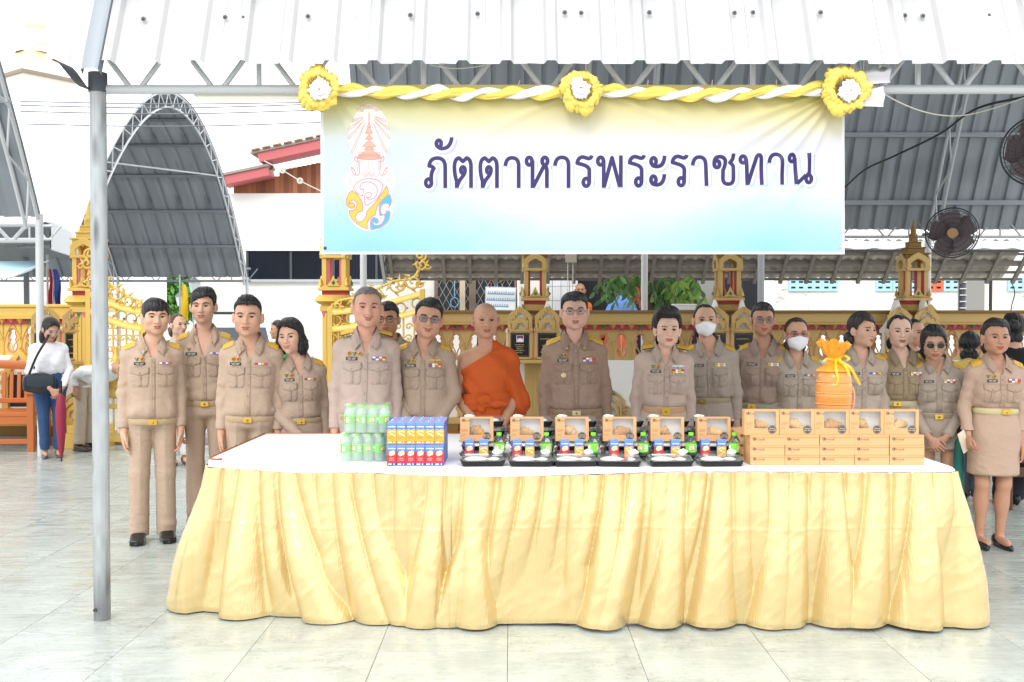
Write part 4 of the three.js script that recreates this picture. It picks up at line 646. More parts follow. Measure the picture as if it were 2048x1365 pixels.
{ // shrink-wrapped packs, one upon the other
  const R = 0.0285, H = 0.142;
  const mk = (label, x, y, z) => {
    const o = thing('bottle_pack', label, 'bottle pack', [x, y, z], 0, 'shrink-wrapped packs of green-capped water bottles');
    for (let i = 0; i < 4; i++) for (let j = 0; j < 3; j++) bottleParts(o, R, H, PETPACK, (i - 1.5) * 0.0585, 0, (1 - j) * 0.0585, (i * 3 + j) * 1.3 + 0.4);
    const f = (x2, y2) => { const w = 0.122 - 0.012 * smoothstep(y2, 0.7, 1); return w; };
    part('shrink_film', gridGeo(56, 14, (u, v) => { const a = u * 6.283, y2 = v, n = 5, c = Math.cos(a), s = Math.sin(a), k = Math.pow(Math.abs(c) ** n + Math.abs(s) ** n, -1 / n), sh = 1 - 0.07 * smoothstep(y2, 0.72, 1) + 0.008 * noise(u * 40, v * 8, y * 10) - 0.015 * Math.abs(Math.sin(u * 14 * 3.14)) * smoothstep(y2, 0.5, 1); return V(c * k * 0.121 * sh, 0.001 + y2 * 0.143, s * k * 0.0925 * sh); }), FILM, o);
    part('film_top', gridGeo(16, 10, (u, v) => V((u - 0.5) * 0.226, 0.1435 + 0.004 * Math.abs(Math.sin(u * 4 * 3.14) * Math.sin(v * 3 * 3.14)) + 0.002 * noise(u * 9, v * 9), (v - 0.5) * 0.17)), FILM, o);
    return o;
  };
  mk('lower shrink-wrapped pack of green-labelled water bottles on the white cloth', XA(726, 5.16), TH, -5.2);
  mk('upper shrink-wrapped pack of green-labelled water bottles standing on another pack', XA(734, 5.16), TH + 0.147, -5.2);
}
// juice cartons
const fruitTex = (apple) => canvasTex(128, 288, (c, w, h) => {
  c.fillStyle = '#4f7ccc'; c.fillRect(0, 0, w, h); c.fillStyle = '#6690dc'; c.fillRect(0, 0, w, 30);
  c.fillStyle = apple ? '#c03238' : '#f0a23a'; c.beginPath(); c.moveTo(0, 100); c.lineTo(w * 0.28, 84); c.lineTo(w * 0.5, 100); c.lineTo(w * 0.78, 80); c.lineTo(w, 98); c.lineTo(w, h - 34); c.lineTo(0, h - 34); c.fill();
  if (apple) { c.fillStyle = '#f6e3b4'; c.beginPath(); c.ellipse(54, 122, 30, 34, 0.2, 0, 7); c.fill(); c.beginPath(); c.ellipse(84, 112, 26, 32, -0.2, 0, 7); c.fill(); c.fillStyle = '#8a4a2a'; c.beginPath(); c.ellipse(62, 122, 3, 8, 0.2, 0, 7); c.fill(); c.beginPath(); c.ellipse(76, 118, 3, 8, -0.2, 0, 7); c.fill(); c.strokeStyle = '#e6c9bc'; c.lineWidth = 4; for (const y of [182, 196, 214]) { c.beginPath(); c.moveTo(30, y); c.lineTo(98, y); c.stroke(); } }
  else { c.fillStyle = '#fbe0a0'; for (const [x, y, a] of [[40, 120, -0.4], [88, 116, 0.4], [60, 152, 0.1], [92, 168, 0.6]]) { c.beginPath(); c.ellipse(x, y, 30, 15, a, 0, 7); c.fill(); c.strokeStyle = '#e07a1e'; c.lineWidth = 4; c.stroke(); } c.strokeStyle = '#d05a28'; c.lineWidth = 6; c.beginPath(); c.moveTo(16, 196); c.lineTo(110, 190); c.stroke(); c.lineWidth = 4; c.beginPath(); c.moveTo(26, 214); c.lineTo(98, 208); c.stroke(); }
  c.fillStyle = apple ? '#2a50b0' : '#e9852a'; c.fillRect(0, h - 40, w, 40); c.fillStyle = '#f2f3f0'; c.fillRect(14, h - 30, 50, 14); c.beginPath(); c.arc(96, h - 23, 9, 0, 7); c.fill();
  c.fillStyle = '#ffffff'; c.font = 'bold 27px sans-serif'; c.textAlign = 'center'; c.fillText('CHABAA', w / 2, 62, w - 10);
});
const CW = 0.0462, CH = 0.106, CD = 0.0365;
const cartonMats = [true, false].map((ap) => { const f = new THREE.MeshStandardMaterial({ map: fruitTex(ap), roughness: 0.35 }), s = M('#4a72bf', 0.4), t = M('#8fa8da', 0.45); return [s, s, t, s, f, s]; });
const cartonGeo = new THREE.BoxGeometry(CW, CH, CD), foilGeo = new THREE.CylinderGeometry(0.006, 0.006, 0.0015, 8), strawGeo = new THREE.CylinderGeometry(0.002, 0.002, 0.085, 6), seamGeo = new THREE.BoxGeometry(CW * 0.96, 0.0025, 0.004);
function carton(apple, label, x, y, z, group, turn = 0) {
  const o = thing('juice_carton', label, 'juice carton', [x, y, z], turn, group); const b = part('carton_body', cartonGeo, cartonMats[apple ? 0 : 1], o); b.position.y = CH / 2;
  part('top_seam', seamGeo, M('#7f9fe0', 0.4), o).position.set(0, CH + 0.0012, 0); part('straw_hole', foilGeo, M('#d6703a', 0.4), o).position.set(0.01, CH + 0.001, 0.009);
  return o;
}
{
  const protoA = [], x0 = XA(783, 4.98), z0 = -4.985, r = rngOf(44);
  const word = ['leftmost', 'second from left', 'third from left', 'third from right', 'second from right', 'rightmost'];
  for (const layer of [0, 1]) for (let j = 0; j < 8; j++) for (let i = 0; i < 6; i++) {
    if (layer === 0 && j > 0 && i < 5) continue;
    const fruit = layer ? 'orange' : 'apple', row = j === 0 ? 'front row' : j === 7 ? 'rearmost row' : `row ${['', 'two', 'three', 'four', 'five', 'six', 'seven'][j]}`;
    const o = protoA[layer] ? copyOf(protoA[layer]) : (protoA[layer] = carton(!layer, 'x', 0, 0, 0, 'blue juice cartons stacked in a block'));
    o.userData.label = `${fruit} juice carton ${word[i]}, ${row}, ${layer ? 'upper' : 'lower'} layer of the carton block`;
    o.position.set(x0 + i * (CW + 0.0012) + (r() - 0.5) * 0.0015 + layer * 0.001, TH + layer * (CH + 0.003), z0 - j * (CD + 0.0012) + (r() - 0.5) * 0.002); o.rotation.y = (r() - 0.5) * 0.03;
    if (layer && j > 0 && r() < 0.55) { const s = part('straw', strawGeo, M('#f3f3f0', 0.4), o); s.rotation.z = 1.57; s.rotation.y = 1.57; s.scale.set(1, 0.36, 1); s.position.set(-0.01, CH + 0.003, 0); }
  }
}
// bakery boxes
const logo = (c, x, y, k) => { c.fillStyle = '#4a3a34'; c.beginPath(); c.arc(x, y, 13 * k, 0, 7); c.fill(); c.strokeStyle = '#d8b188'; c.lineWidth = 3 * k; c.beginPath(); c.arc(x, y, 7 * k, 0.3, 5); c.stroke(); c.fillStyle = '#5b463c'; c.font = `italic bold ${24 * k}px serif`; c.textAlign = 'left'; c.fillText('Fresh', x + 12 * k, y + 12 * k); };
const BW2 = 0.172, BH2 = 0.126, BD2 = 0.052;
const faceTex = canvasTex(512, 376, (c, w, h) => { c.fillStyle = '#d2a272'; c.fillRect(0, 0, w, h); logo(c, 48, 52, 1.9); c.fillStyle = '#8f6a48'; for (const [y, l] of [[190, 96], [206, 104], [222, 90], [262, 70], [280, 60]]) c.fillRect(20, y, l, 5); });
const seal = canvasTex(128, 128, (c, w, h) => { c.fillStyle = '#3d3a3b'; c.fillRect(0, 0, w, h); c.strokeStyle = '#b8a58c'; c.lineWidth = 4; c.beginPath(); c.arc(64, 64, 54, 0, 7); c.stroke(); c.fillStyle = '#d9c6aa'; c.textAlign = 'center'; c.font = 'italic bold 26px serif'; c.fillText('Baked', 64, 56); c.font = 'italic bold 30px serif'; c.fillText('for life', 64, 88); });
const endTex = canvasTex(512, 152, (c, w, h) => { c.fillStyle = '#d4a474'; c.fillRect(0, 0, w, h); logo(c, 60, 60, 1.9); c.fillStyle = '#9a744f'; c.fillRect(48, 104, 110, 5); });
const FACE = new THREE.MeshStandardMaterial({ map: faceTex, roughness: 0.8 }), ENDM = new THREE.MeshStandardMaterial({ map: endTex, roughness: 0.8 }), SEAL = new THREE.MeshStandardMaterial({ map: seal, roughness: 0.6 }), CRUST = [M('#d39a52', 0.6), M('#e0b06c', 0.6), M('#c78b45', 0.6)];
const faceGeo = (() => { const s = new THREE.Shape(); s.moveTo(-BW2 / 2, -BH2 / 2); s.lineTo(BW2 / 2, -BH2 / 2); s.lineTo(BW2 / 2, BH2 / 2); s.lineTo(-BW2 / 2, BH2 / 2); s.closePath(); const k = new THREE.Path(); const a = -0.038, b = 0.07, y0 = -0.03, y1 = 0.055; k.moveTo(a, y0); k.lineTo(a, y1); k.lineTo(b, y1); k.lineTo(b, y0); k.closePath(); s.holes.push(k); const g = new THREE.ExtrudeGeometry(s, { depth: 0.0015, bevelEnabled: false }); const p = g.attributes.position, uv = g.attributes.uv; for (let i = 0; i < p.count; i++) uv.setXY(i, p.getX(i) / BW2 + 0.5, p.getY(i) / BH2 + 0.5); return g; })();
const shellGeo = merged([new THREE.BoxGeometry(0.002, BH2, BD2).translate(-BW2 / 2, 0, -BD2 / 2), new THREE.BoxGeometry(0.002, BH2, BD2).translate(BW2 / 2, 0, -BD2 / 2), new THREE.BoxGeometry(BW2, 0.002, BD2).translate(0, -BH2 / 2 + 0.001, -BD2 / 2), new THREE.BoxGeometry(BW2, 0.002, BD2).translate(0, BH2 / 2 - 0.001, -BD2 / 2)]);
const pastryGeo = [0, 1, 2].map((k) => surfaceNets((x, y, z) => { let e = 1; for (let i = -2; i <= 2; i++) { const q = i * 0.017, rr = 0.026 - Math.abs(i) * 0.0055; e = smin(e, ell(x, y, z, q, -0.006 * i * i * 0.5 + 0.002 * noise(k * 9, i), 0, 0.014, rr, rr * 0.75), 0.004); } return e + 0.0012 * noise(x * 160, y * 160, z * 160 + k * 7); }, [-0.06, -0.04, -0.03], [0.06, 0.04, 0.03], 0.0035));
let bakeN = 0;
function windowBox(label, x, y, z, turn, tilt, group) {
  const o = thing('bakery_box', label, 'bakery box', [x, y, z], turn, group), g = new THREE.Group(); o.rotation.order = 'YXZ'; o.rotation.x = tilt; const k = bakeN++;
  const up = (m) => { m.position.y += BH2 / 2; return m; };
  up(part('front_card', faceGeo, FACE, o)); up(part('box_shell', shellGeo, KRAFT, o));
  const bk = up(box('white_liner', M('#f1efec', 0.6), o, 0, 0, -BD2 + 0.004, BW2 - 0.004, BH2 - 0.004, 0.002));
  const w = up(part('window_film', new THREE.PlaneGeometry(0.112, 0.089), LID, o)); w.position.x = 0.016; w.position.y += 0.0125; w.position.z = -0.001;
  const p = up(part('pastry', pastryGeo[k % 3], CRUST[k % 3], o)); p.position.set(-0.006 + 0.008 * ((k * 7) % 3 - 1), BH2 / 2 - 0.012 + 0.004 * (k % 2), -0.024); p.rotation.z = [0.3, -0.35, 0.15, -0.5][k % 4]; p.rotation.y = (k % 5) * 0.2 - 0.4; p.scale.setScalar(1.0 + 0.12 * (k % 3));
  const s = up(part('round_seal', new THREE.CircleGeometry(0.021, 24), SEAL, o)); s.position.set(0.052, BH2 / 2 - 0.036, 0.0027);
  return o;
}
const flatGeo = new THREE.BoxGeometry(BW2, BD2 - 0.003, BH2), flatMats = [KRAFT, KRAFT, KRAFT, KRAFT, ENDM, KRAFT], flapGeo = new THREE.BoxGeometry(BW2 * 0.98, 0.0014, 0.003);
{
  const r = rngOf(61), xs = (i) => XA(1497 + 35, 4.98) + i * (BW2 + 0.0025), nth = ['leftmost', 'second from left', 'middle', 'second from right', 'rightmost'];
  let proto; const lay = ['bottom', 'second', 'third'];
  for (let l = 0; l < 3; l++) for (let i = 0; i < 5; i++) {
    const o = proto ? copyOf(proto) : (proto = thing('flat_bakery_box', '', 'bakery box', [0, 0, 0], 0, 'flat brown bakery boxes in the stack'));
    if (!o.children.length) { part('box_body', flatGeo, flatMats, o).position.y = BD2 / 2; const f = part('lid_flap', flapGeo, M('#b98a5c', 0.8), o); f.position.set(0, BD2 - 0.012, BH2 / 2 + 0.0005); }
    o.userData.label = `flat brown bakery box, ${nth[i]} in the ${lay[l]} layer of the stack`;
    o.position.set(xs(i) + (r() - 0.5) * 0.004 + 0.012, TH + l * (BD2 - 0.002), -4.985 - BH2 / 2 + (r() - 0.5) * 0.004); o.rotation.y = (r() - 0.5) * 0.025;
  }
  for (let l = 0; l < 3; l++) for (const [k, zz] of [[0, -5.19], [1, -5.33]]) { // the second row, showing its left ends
    const o = copyOf(proto); o.userData.label = `flat bakery box at the left end, ${k ? 'third' : 'second'} row, ${lay[l]} layer`; o.userData.group = 'flat brown bakery boxes behind the front row'; o.position.set(xs(0) - 0.02 - 0.006 * k, TH + l * (BD2 - 0.002), zz); }
  { const o = thing('box_pile', 'row of flat bakery boxes behind the stack under the red tray', 'bakery box', [xs(3) - 0.05, TH, -5.26]); for (let l = 0; l < 3; l++) part('box_body', new THREE.BoxGeometry(0.62, BD2 - 0.003, 0.27), KRAFT, o).position.y = BD2 / 2 + l * (BD2 - 0.002); o.name = numbered('flat_bakery_box'); }
  for (let i = 0; i < 5; i++) windowBox(`upright bakery box with pastry window, ${nth[i]} on top of the box stack`, xs(i) - 0.005 * 0 + (r() - 0.5) * 0.003 - 0.012, TH + 3 * (BD2 - 0.002) + 0.001, -5.0, (r() - 0.5) * 0.03, 0, 'upright window boxes on top of the stack');
}
// six place settings: food trays, cartons, bottle and a window box
const trayBase = (() => { const s = (w, d) => { const sh = new THREE.Shape(); const r = 0.018; sh.moveTo(-w / 2 + r, -d / 2); sh.lineTo(w / 2 - r, -d / 2); sh.quadraticCurveTo(w / 2, -d / 2, w / 2, -d / 2 + r); sh.lineTo(w / 2, d / 2 - r); sh.quadraticCurveTo(w / 2, d / 2, w / 2 - r, d / 2); sh.lineTo(-w / 2 + r, d / 2); sh.quadraticCurveTo(-w / 2, d / 2, -w / 2, d / 2 - r); sh.lineTo(-w / 2, -d / 2 + r); sh.quadraticCurveTo(-w / 2, -d / 2, -w / 2 + r, -d / 2); return sh; }; const g = new THREE.ExtrudeGeometry(s(0.2, 0.13), { depth: 0.026, bevelEnabled: true, bevelThickness: 0.002, bevelSize: 0.002, bevelSegments: 1, curveSegments: 4 }); g.rotateX(-Math.PI / 2); const p = g.attributes.position; for (let i = 0; i < p.count; i++) { const k = 1 + 0.1 * clamp(p.getY(i) / 0.026, 0, 1); p.setX(i, p.getX(i) * k); p.setZ(i, p.getZ(i) * k); } g.computeVertexNormals(); return g; })();
const lidGeo = gridGeo(36, 8, (u, v) => { const a = u * 6.283, n = 6, c = Math.cos(a), s = Math.sin(a), k = Math.pow(Math.abs(c) ** n + Math.abs(s) ** n, -1 / n), q = v < 0.12 ? 1.04 : v < 0.5 ? lerp(1.0, 0.9, (v - 0.12) / 0.38) : lerp(0.9, 0.0, (v - 0.5) / 0.5), y = v < 0.12 ? 0.028 : v < 0.5 ? lerp(0.029, 0.05, (v - 0.12) / 0.38) : 0.05; return V(c * k * 0.112 * q, y, s * k * 0.076 * q); });
const rimGeo = gridGeo(36, 1, (u, v) => { const a = u * 6.283, n = 6, c = Math.cos(a), s = Math.sin(a), k = Math.pow(Math.abs(c) ** n + Math.abs(s) ** n, -1 / n); return V(c * k * lerp(0.104, 0.117, v), 0.0285, s * k * lerp(0.07, 0.08, v)); });
const riceGeo = surfaceNets((x, y, z) => smin(ell(x, y, z, -0.035, 0.024, 0, 0.06, 0.02, 0.052), ell(x, y, z, 0.055, 0.022, 0, 0.034, 0.016, 0.05), 0.01) + 0.002 * noise(x * 180, y * 180, z * 180), [-0.11, 0.0, -0.07], [0.11, 0.05, 0.07], 0.005);
const wrapGeo = (seed, w, h, d) => gridGeo(34, 20, (u, v) => { const a = u * 6.283, n = 4, c = Math.cos(a), s = Math.sin(a), k = Math.pow(Math.abs(c) ** n + Math.abs(s) ** n, -1 / n), cr = 0.86 + 0.16 * noise(u * 34, v * 11, seed) + 0.07 * noise(u * 60, v * 26, seed + 3); const q = v < 0.8 ? cr : cr * (1 - (v - 0.8) / 0.2); return V(c * k * w / 2 * q, Math.min(v / 0.8, 1) * h * (0.97 + 0.06 * noise(u * 12, v * 12, seed + 9)), s * k * d / 2 * q); });
const CLING = M('#eef2f2', 0.12, { transmission: 0.85, thickness: 0, ior: 1.5, specularIntensity: 1 }), NAPKIN = M('#f3f2f2', 0.8);
const puffGeo = surfaceNets((x, y, z) => ell(x, y, z, 0, 0, 0, 0.033, 0.02, 0.03) + 0.006 * noise(x * 70, y * 90, z * 70) + 0.003 * noise(x * 150, y * 150, z * 150), [-0.05, -0.035, -0.05], [0.05, 0.035, 0.05], 0.004);
function tray(label, x, y, z, turn, group, extra) {
  const o = thing('food_tray', label, 'food tray', [x, y, z], turn, group);
  part('tray_base', trayBase, TRAYB, o).position.y = 0.002; part('tray_rim', rimGeo, M('#d7dadb', 0.15, { transmission: 0.6 }), o); part('lid', lidGeo, LID, o); part('rice', riceGeo, M('#efece4', 0.7), o);
  if (extra) extra(o); return o;
}
{
  const T = [965, 1062, 1150, 1238, 1340, 1440], B = [955, 1055, 1145, 1240, 1335, 1428], L = [998, 1093, 1187, 1287, 1383, 1470], A = [939, 1034, 1130, 1229, 1319, 1412], O = [967, 1060, 1159, 1259, 1352, 1445], by = [887, 888.5, 889, 890, 890, 890];
  const nth = ['first (leftmost)', 'second', 'third', 'fourth', 'fifth', 'sixth (rightmost)'], rr = rngOf(9);
  for (let i = 0; i < 6; i++) {
    const r = () => rr() - 0.5;
    tray(`clear-lidded black food tray at the front of the ${nth[i]} place setting`, XA(T[i], 4.99), TH, -5.0 + r() * 0.012, r() * 0.16, 'clear-lidded food trays along the front edge', (o) => {
      const n = part('napkin_wad', puffGeo, NAPKIN, o); n.position.set(0.075, 0.06, -0.035); n.rotation.y = i; n.scale.setScalar(0.75); if (i === 3) part('red_chili', new THREE.SphereGeometry(0.012, 8, 6), M('#c8342a', 0.4), o).position.set(0.035, 0.034, 0.03); if (i % 2 === 0) part('spoon_packet', rbox(0.12, 0.004, 0.02, 0.002), M('#e9e7e2', 0.4), o).position.set(-0.03, 0.053, 0.0);
    });
    carton(true, `small apple juice carton standing behind the ${nth[i]} front tray`, XA(A[i], 5.1), TH + 0.008, -5.115, 'apple juice cartons of the place settings', r() * 0.15);
    carton(false, `small orange juice carton standing behind the ${nth[i]} front tray`, XA(O[i], 5.1), TH + 0.008, -5.115, 'orange juice cartons of the place settings', r() * 0.15);
    const bo = thing('water_bottle', `clear water bottle with green cap right of the ${nth[i]} place setting`, 'bottle', [XA(L[i], 5.1), TH + 0.006, -5.1], r() * 2 + i, 'single water bottles of the place settings'); bottleParts(bo, 0.0285, 0.146, PETW, 0, 0, 0, 0.9, 'bottle_body');
    const y2 = TH + 0.052, bx = XA(B[i], 5.24);
    tray(`black food tray lying under the ${nth[i]} upright bakery box`, bx + 0.02, TH, -5.24, r() * 0.1, 'food trays under the upright bakery boxes');
    tray(`black food tray raised under the ${nth[i]} upright bakery box`, bx + 0.03, TH + 0.042, -5.25, r() * 0.1, 'food trays under the upright bakery boxes');
    for (let k = 0; k < 4; k++) tray(`${['lowest', 'second', 'third', 'topmost'][k]} black food tray of the stack behind the ${nth[i]} bakery box`, bx + 0.025 + r() * 0.01, TH + k * 0.052, -5.4 + r() * 0.01, r() * 0.1, 'food trays stacked behind the bakery boxes', k === 3 ? (o) => { const n = part('napkin_wad', puffGeo, NAPKIN, o); n.position.set(-0.075, 0.055, 0.03); n.scale.set(0.8, 0.4, 0.8); } : k > 0 ? (o) => { const m = part('cling_wrap', wrapGeo(i * 5 + k, 0.262, 0.052, 0.16), CLING, o); } : null);
    windowBox(`upright bakery box with pastry window on trays of the ${nth[i]} place setting`, bx - 0.003, TH + 0.0945, -5.205, r() * 0.05 - 0.01, -0.06, 'upright bakery boxes of the place settings');
  }
}
{ // offering bucket on a red and silver tray behind the upright boxes
  const d = 5.36, x = XA(1669, d), y0 = TH + 3 * (BD2 - 0.002);
  const t = thing('offering_tray', 'silver footed tray with a red cloth behind the upright boxes', 'tray', [x, y0, -d]);
  part('bowl', new THREE.LatheGeometry([[0, 0], [0.06, 0], [0.05, 0.02], [0.06, 0.035], [0.13, 0.05], [0.155, 0.062], [0.15, 0.066], [0.12, 0.056], [0, 0.05]].map((v) => new THREE.Vector2(...v)), 40), M('#b9bcc0', 0.25, { metalness: 0.9 }), t);
  part('red_cloth', gridGeo(30, 4, (u, v) => { const a = u * 6.283, r = 0.05 + 0.1 * v + 0.012 * Math.sin(a * 7) * v; return V(Math.cos(a) * r * 1.1, 0.068 - 0.012 * v * v + 0.006 * Math.sin(a * 9) * v, Math.sin(a) * r); }), M('#a8243a', 0.6), t);
  const o = thing('offering_bucket', 'orange ringed offering barrel wrapped in cellophane with a yellow ribbon', 'offering bucket', [x, y0 + 0.066, -d]);
  const ring = []; const H = 0.245; for (let i = 0; i <= 44; i++) { const v = i / 44; let r = 0.085 + 0.012 * Math.sin(Math.PI * Math.min(1, v * 1.05)); for (const c of [0.24, 0.48, 0.72, 0.9]) r -= 0.004 * Math.exp(-(((v - c) / 0.018) ** 2)); if (v < 0.06) r -= 0.012 * (1 - v / 0.06); if (v > 0.93) r -= 0.02 * (v - 0.93) / 0.07; ring.push(new THREE.Vector2(r, v * H)); }
  ring.unshift(new THREE.Vector2(0, 0)); part('barrel', new THREE.LatheGeometry(ring, 40), M('#f4ab52', 0.25, { transmission: 0.3, thickness: 0, clearcoat: 0.6 }), o);
  for (const c of [0.24, 0.48, 0.72]) { const q = part('ring_band', new THREE.TorusGeometry(0.0955, 0.0025, 6, 48), M('#f7b874', 0.25), o); q.rotation.x = Math.PI / 2; q.position.y = c * H + 0.006; }
  part('handle', tubeGeo([V(0.086, H * 0.62, 0.04), V(0.094, H * 0.5, 0.045), V(0.093, H * 0.28, 0.045), V(0.084, H * 0.1, 0.04)], 0.005, 20, 6), M('#f2a08a', 0.4), o);
  part('cellophane', gridGeo(80, 24, (u, v) => { const a = u * 6.283, pr = v < 0.35 ? lerp(0.093, 0.028, smoothstep(v, 0, 0.35)) : v < 0.45 ? 0.026 : lerp(0.026, 0.078, Math.pow((v - 0.45) / 0.55, 0.8)), y = H * 0.97 + v * 0.155, f = v < 0.4 ? 0.004 : 0.016 * (v - 0.4) / 0.6; return V(Math.cos(a) * (pr + f * Math.sin(a * 11 + v * 3) + 0.4 * f * Math.sin(a * 23)), y + (v > 0.8 ? 0.012 * Math.sin(a * 7 + 1) : 0) + (v > 0.45 ? 0.02 * Math.cos(a - 2.6) * (v - 0.45) : 0), Math.sin(a) * (pr + f * Math.cos(a * 11))); }), M('#f8b43a', 0.35, { transmission: 0.3, thickness: 0 }), o);
  const R = M('#f6c21e', 0.4), ry = H * 0.97 + 0.062; { const k = part('ribbon_band', new THREE.TorusGeometry(0.03, 0.008, 8, 24), R, o); k.rotation.x = Math.PI / 2; k.position.y = ry; }
  const rib = (pts, w, nm) => part(nm, gridGeo(24, 1, (u, v) => { const c = new THREE.CatmullRomCurve3(pts.map((p) => V(...p))), p = c.getPoint(u); return p.add(V((v - 0.5) * w, (v - 0.5) * w * 0.25, (v - 0.5) * w * 0.3)); }), R, o);
  rib([[0, ry, 0.036], [-0.05, ry + 0.012, 0.05], [-0.07, ry - 0.008, 0.055], [-0.03, ry - 0.01, 0.052], [0, ry, 0.04]], 0.014, 'bow_loop'); rib([[0, ry, 0.036], [0.04, ry + 0.022, 0.05], [0.062, ry + 0.004, 0.055], [0.03, ry - 0.01, 0.052], [0, ry, 0.04]], 0.014, 'bow_loop');
  rib([[-0.005, ry, 0.045], [-0.02, ry - 0.05, 0.095], [-0.012, ry - 0.1, 0.105], [-0.022, ry - 0.135, 0.103]], 0.012, 'ribbon_tail'); rib([[0.008, ry, 0.045], [0.03, ry - 0.03, 0.09], [0.05, ry - 0.08, 0.1]], 0.012, 'ribbon_tail'); rib([[0.01, ry, 0.045], [0.06, ry - 0.04, 0.085], [0.088, ry - 0.09, 0.088], [0.112, ry - 0.13, 0.08]], 0.012, 'ribbon_tail');
}
// ---------------------------------------------------------------- banner, garland and rosettes
{
  const X0 = 640, X1 = 1690, Y0 = 170, Y1 = 509, d = 4.96;
  const tex = canvasTex(2048, 664, (c, w, h) => {
    const g = c.createLinearGradient(0, 0, 0, h);
    for (const [t, k] of [[0, '#dccb72'], [0.12, '#e2d68c'], [0.24, '#ebe5c4'], [0.36, '#e6e6f6'], [0.5, '#eceefb'], [0.64, '#eefafd'], [0.78, '#d3f0f8'], [0.9, '#bde8f4'], [1, '#b2e2f1']]) g.addColorStop(t, k);
    c.fillStyle = g; c.fillRect(0, 0, w, h);
    for (const [x, y, R, k] of [[0.06, 0.98, 0.34, 'rgba(110,200,240,'], [0.86, 0.95, 0.2, 'rgba(130,212,244,'], [0.5, 0.72, 0.26, 'rgba(255,255,255,']]) { const cl = c.createRadialGradient(w * x, h * y, 0, w * x, h * y, w * R); cl.addColorStop(0, k + '0.34)'); cl.addColorStop(1, k + '0)'); c.fillStyle = cl; c.fillRect(0, 0, w, h); }
    c.fillStyle = '#f6f8fa'; c.fillRect(0, 0, 12, h); c.fillRect(w - 10, 0, 10, h); c.fillRect(0, h - 10, w, 10);
    for (const x of [17, w - 17]) { c.fillStyle = x < 99 ? '#4a3f44' : '#c7ccd0'; c.beginPath(); c.arc(x, h - 24, 7, 0, 7); c.fill(); }
    c.scale(w / (X1 - X0), h / (Y1 - Y0)); c.translate(-X0, -Y0); // now in the picture's own units
    c.lineCap = 'butt'; c.lineJoin = 'round';
    // lettering: one drawing routine, run three times (soft shade, white halo, violet stroke)
    const letters = (q) => {
      const E = (x, y, rx, ry) => { q.beginPath(); q.ellipse(x, y, rx, ry, 0, 0, 7); q.stroke(); }, P = (s) => q.stroke(new Path2D(s));
      E(180, 515, 28, 37); P('M207 530 L206 470 Q204 412 232 374 Q214 350 186 350 Q195 274 268 274 Q343 276 343 365 L343 566'); E(280, 132, 24, 33); P('M268 160 Q288 184 322 181 Q395 174 408 72');
      for (const o of [0, 253]) { q.save(); q.translate(o, 0); E(516, 392, 21, 31); P('M455 566 L455 500 Q433 440 433 360 Q435 282 478 274 L516 308 L552 274 Q595 285 595 360 L595 566'); P('M458 556 Q472 500 510 458 Q534 430 536 402'); q.restore(); }
      P('M930 352 Q936 272 996 272 Q1060 273 1060 352 L1060 566'); P('M1414 350 Q1420 268 1481 268 Q1546 269 1546 348 L1546 566');
      E(1163, 305, 27, 37); P('M1195 300 L1195 566'); E(1315, 305, 27, 37); P('M1318 345 Q1335 370 1335 402 L1335 566'); P('M1202 556 L1306 352');
      const ro = (ox, oy) => { q.save(); q.translate(ox, oy); E(1718, 512, 28, 38); P('M1748 518 L1748 392 Q1742 358 1692 342 L1630 324 Q1640 263 1690 265 L1735 279 Q1764 284 1772 250'); q.restore(); }; ro(0, 0); ro(510, -3); ro(929, -8);
      E(1858, 305, 28, 37); P('M1888 300 L1888 566'); P('M1892 556 L1969 272 L2044 556'); P('M2055 250 L2055 560');
      q.save(); q.translate(1950.4, 0); E(424, 308, 25, 36); P('M408 344 Q438 361 465 357 Q527 350 532 252'); E(424, 487, 25, 36); P('M408 522 Q438 539 465 535 Q527 528 532 430');
      P('M808 345 Q815 262 875 262 Q935 264 936 342 L945 545'); E(1045, 333, 27, 33); P('M1019 330 Q1012 262 1070 260 Q1128 264 1127 312 Q1125 352 1105 392 L1103 480 Q1110 528 1155 528 Q1206 528 1205 470 L1205 360 Q1200 335 1172 318 L1195 290 Q1204 270 1206 230');
      E(1300, 288, 27, 33); P('M1330 285 L1343 537'); P('M1349 528 L1420 290 Q1432 245 1450 245 Q1474 246 1475 300 L1482 537'); P('M1555 322 Q1560 238 1620 238 Q1680 240 1680 322 L1685 533');
      E(1775, 275, 27, 33); P('M1806 275 L1820 530'); P('M1828 524 L1916 440'); E(1945, 475, 27, 37); P('M1943 225 L1950 400 Q1953 428 1922 442'); q.restore();
    };
    c.save(); c.translate(820, 260); c.scale(1 / 4.876, 1 / 4.876);
    c.save(); c.translate(14, 16); c.strokeStyle = 'rgba(150,160,215,0.35)'; c.lineWidth = 92; letters(c); c.restore();
    c.strokeStyle = '#f8f9ff'; c.lineWidth = 84; letters(c); c.strokeStyle = '#352b70'; c.lineWidth = 38; letters(c); c.restore();
    // emblem: rays, tiered crown and interlaced scrolls
    c.save(); c.translate(660, 200); c.scale(1 / 4.875, 1 / 4.875); const P = (s, f, k, lw) => { const p = new Path2D(s); if (f) { c.fillStyle = f; c.fill(p); } if (k) { c.strokeStyle = k; c.lineWidth = lw ?? 7; c.stroke(p); } };
    c.shadowColor = 'rgba(255,255,255,0)';
    P('M380 40 Q500 60 560 220 Q590 320 580 420 L540 540 L500 620 L560 640 L640 770 L600 900 L610 1100 Q540 1270 390 1280 Q230 1280 170 1100 L150 950 L210 860 L120 800 L200 640 L250 580 L180 420 Q170 280 220 200 Q280 60 380 40', 'rgba(250,249,255,0.75)');
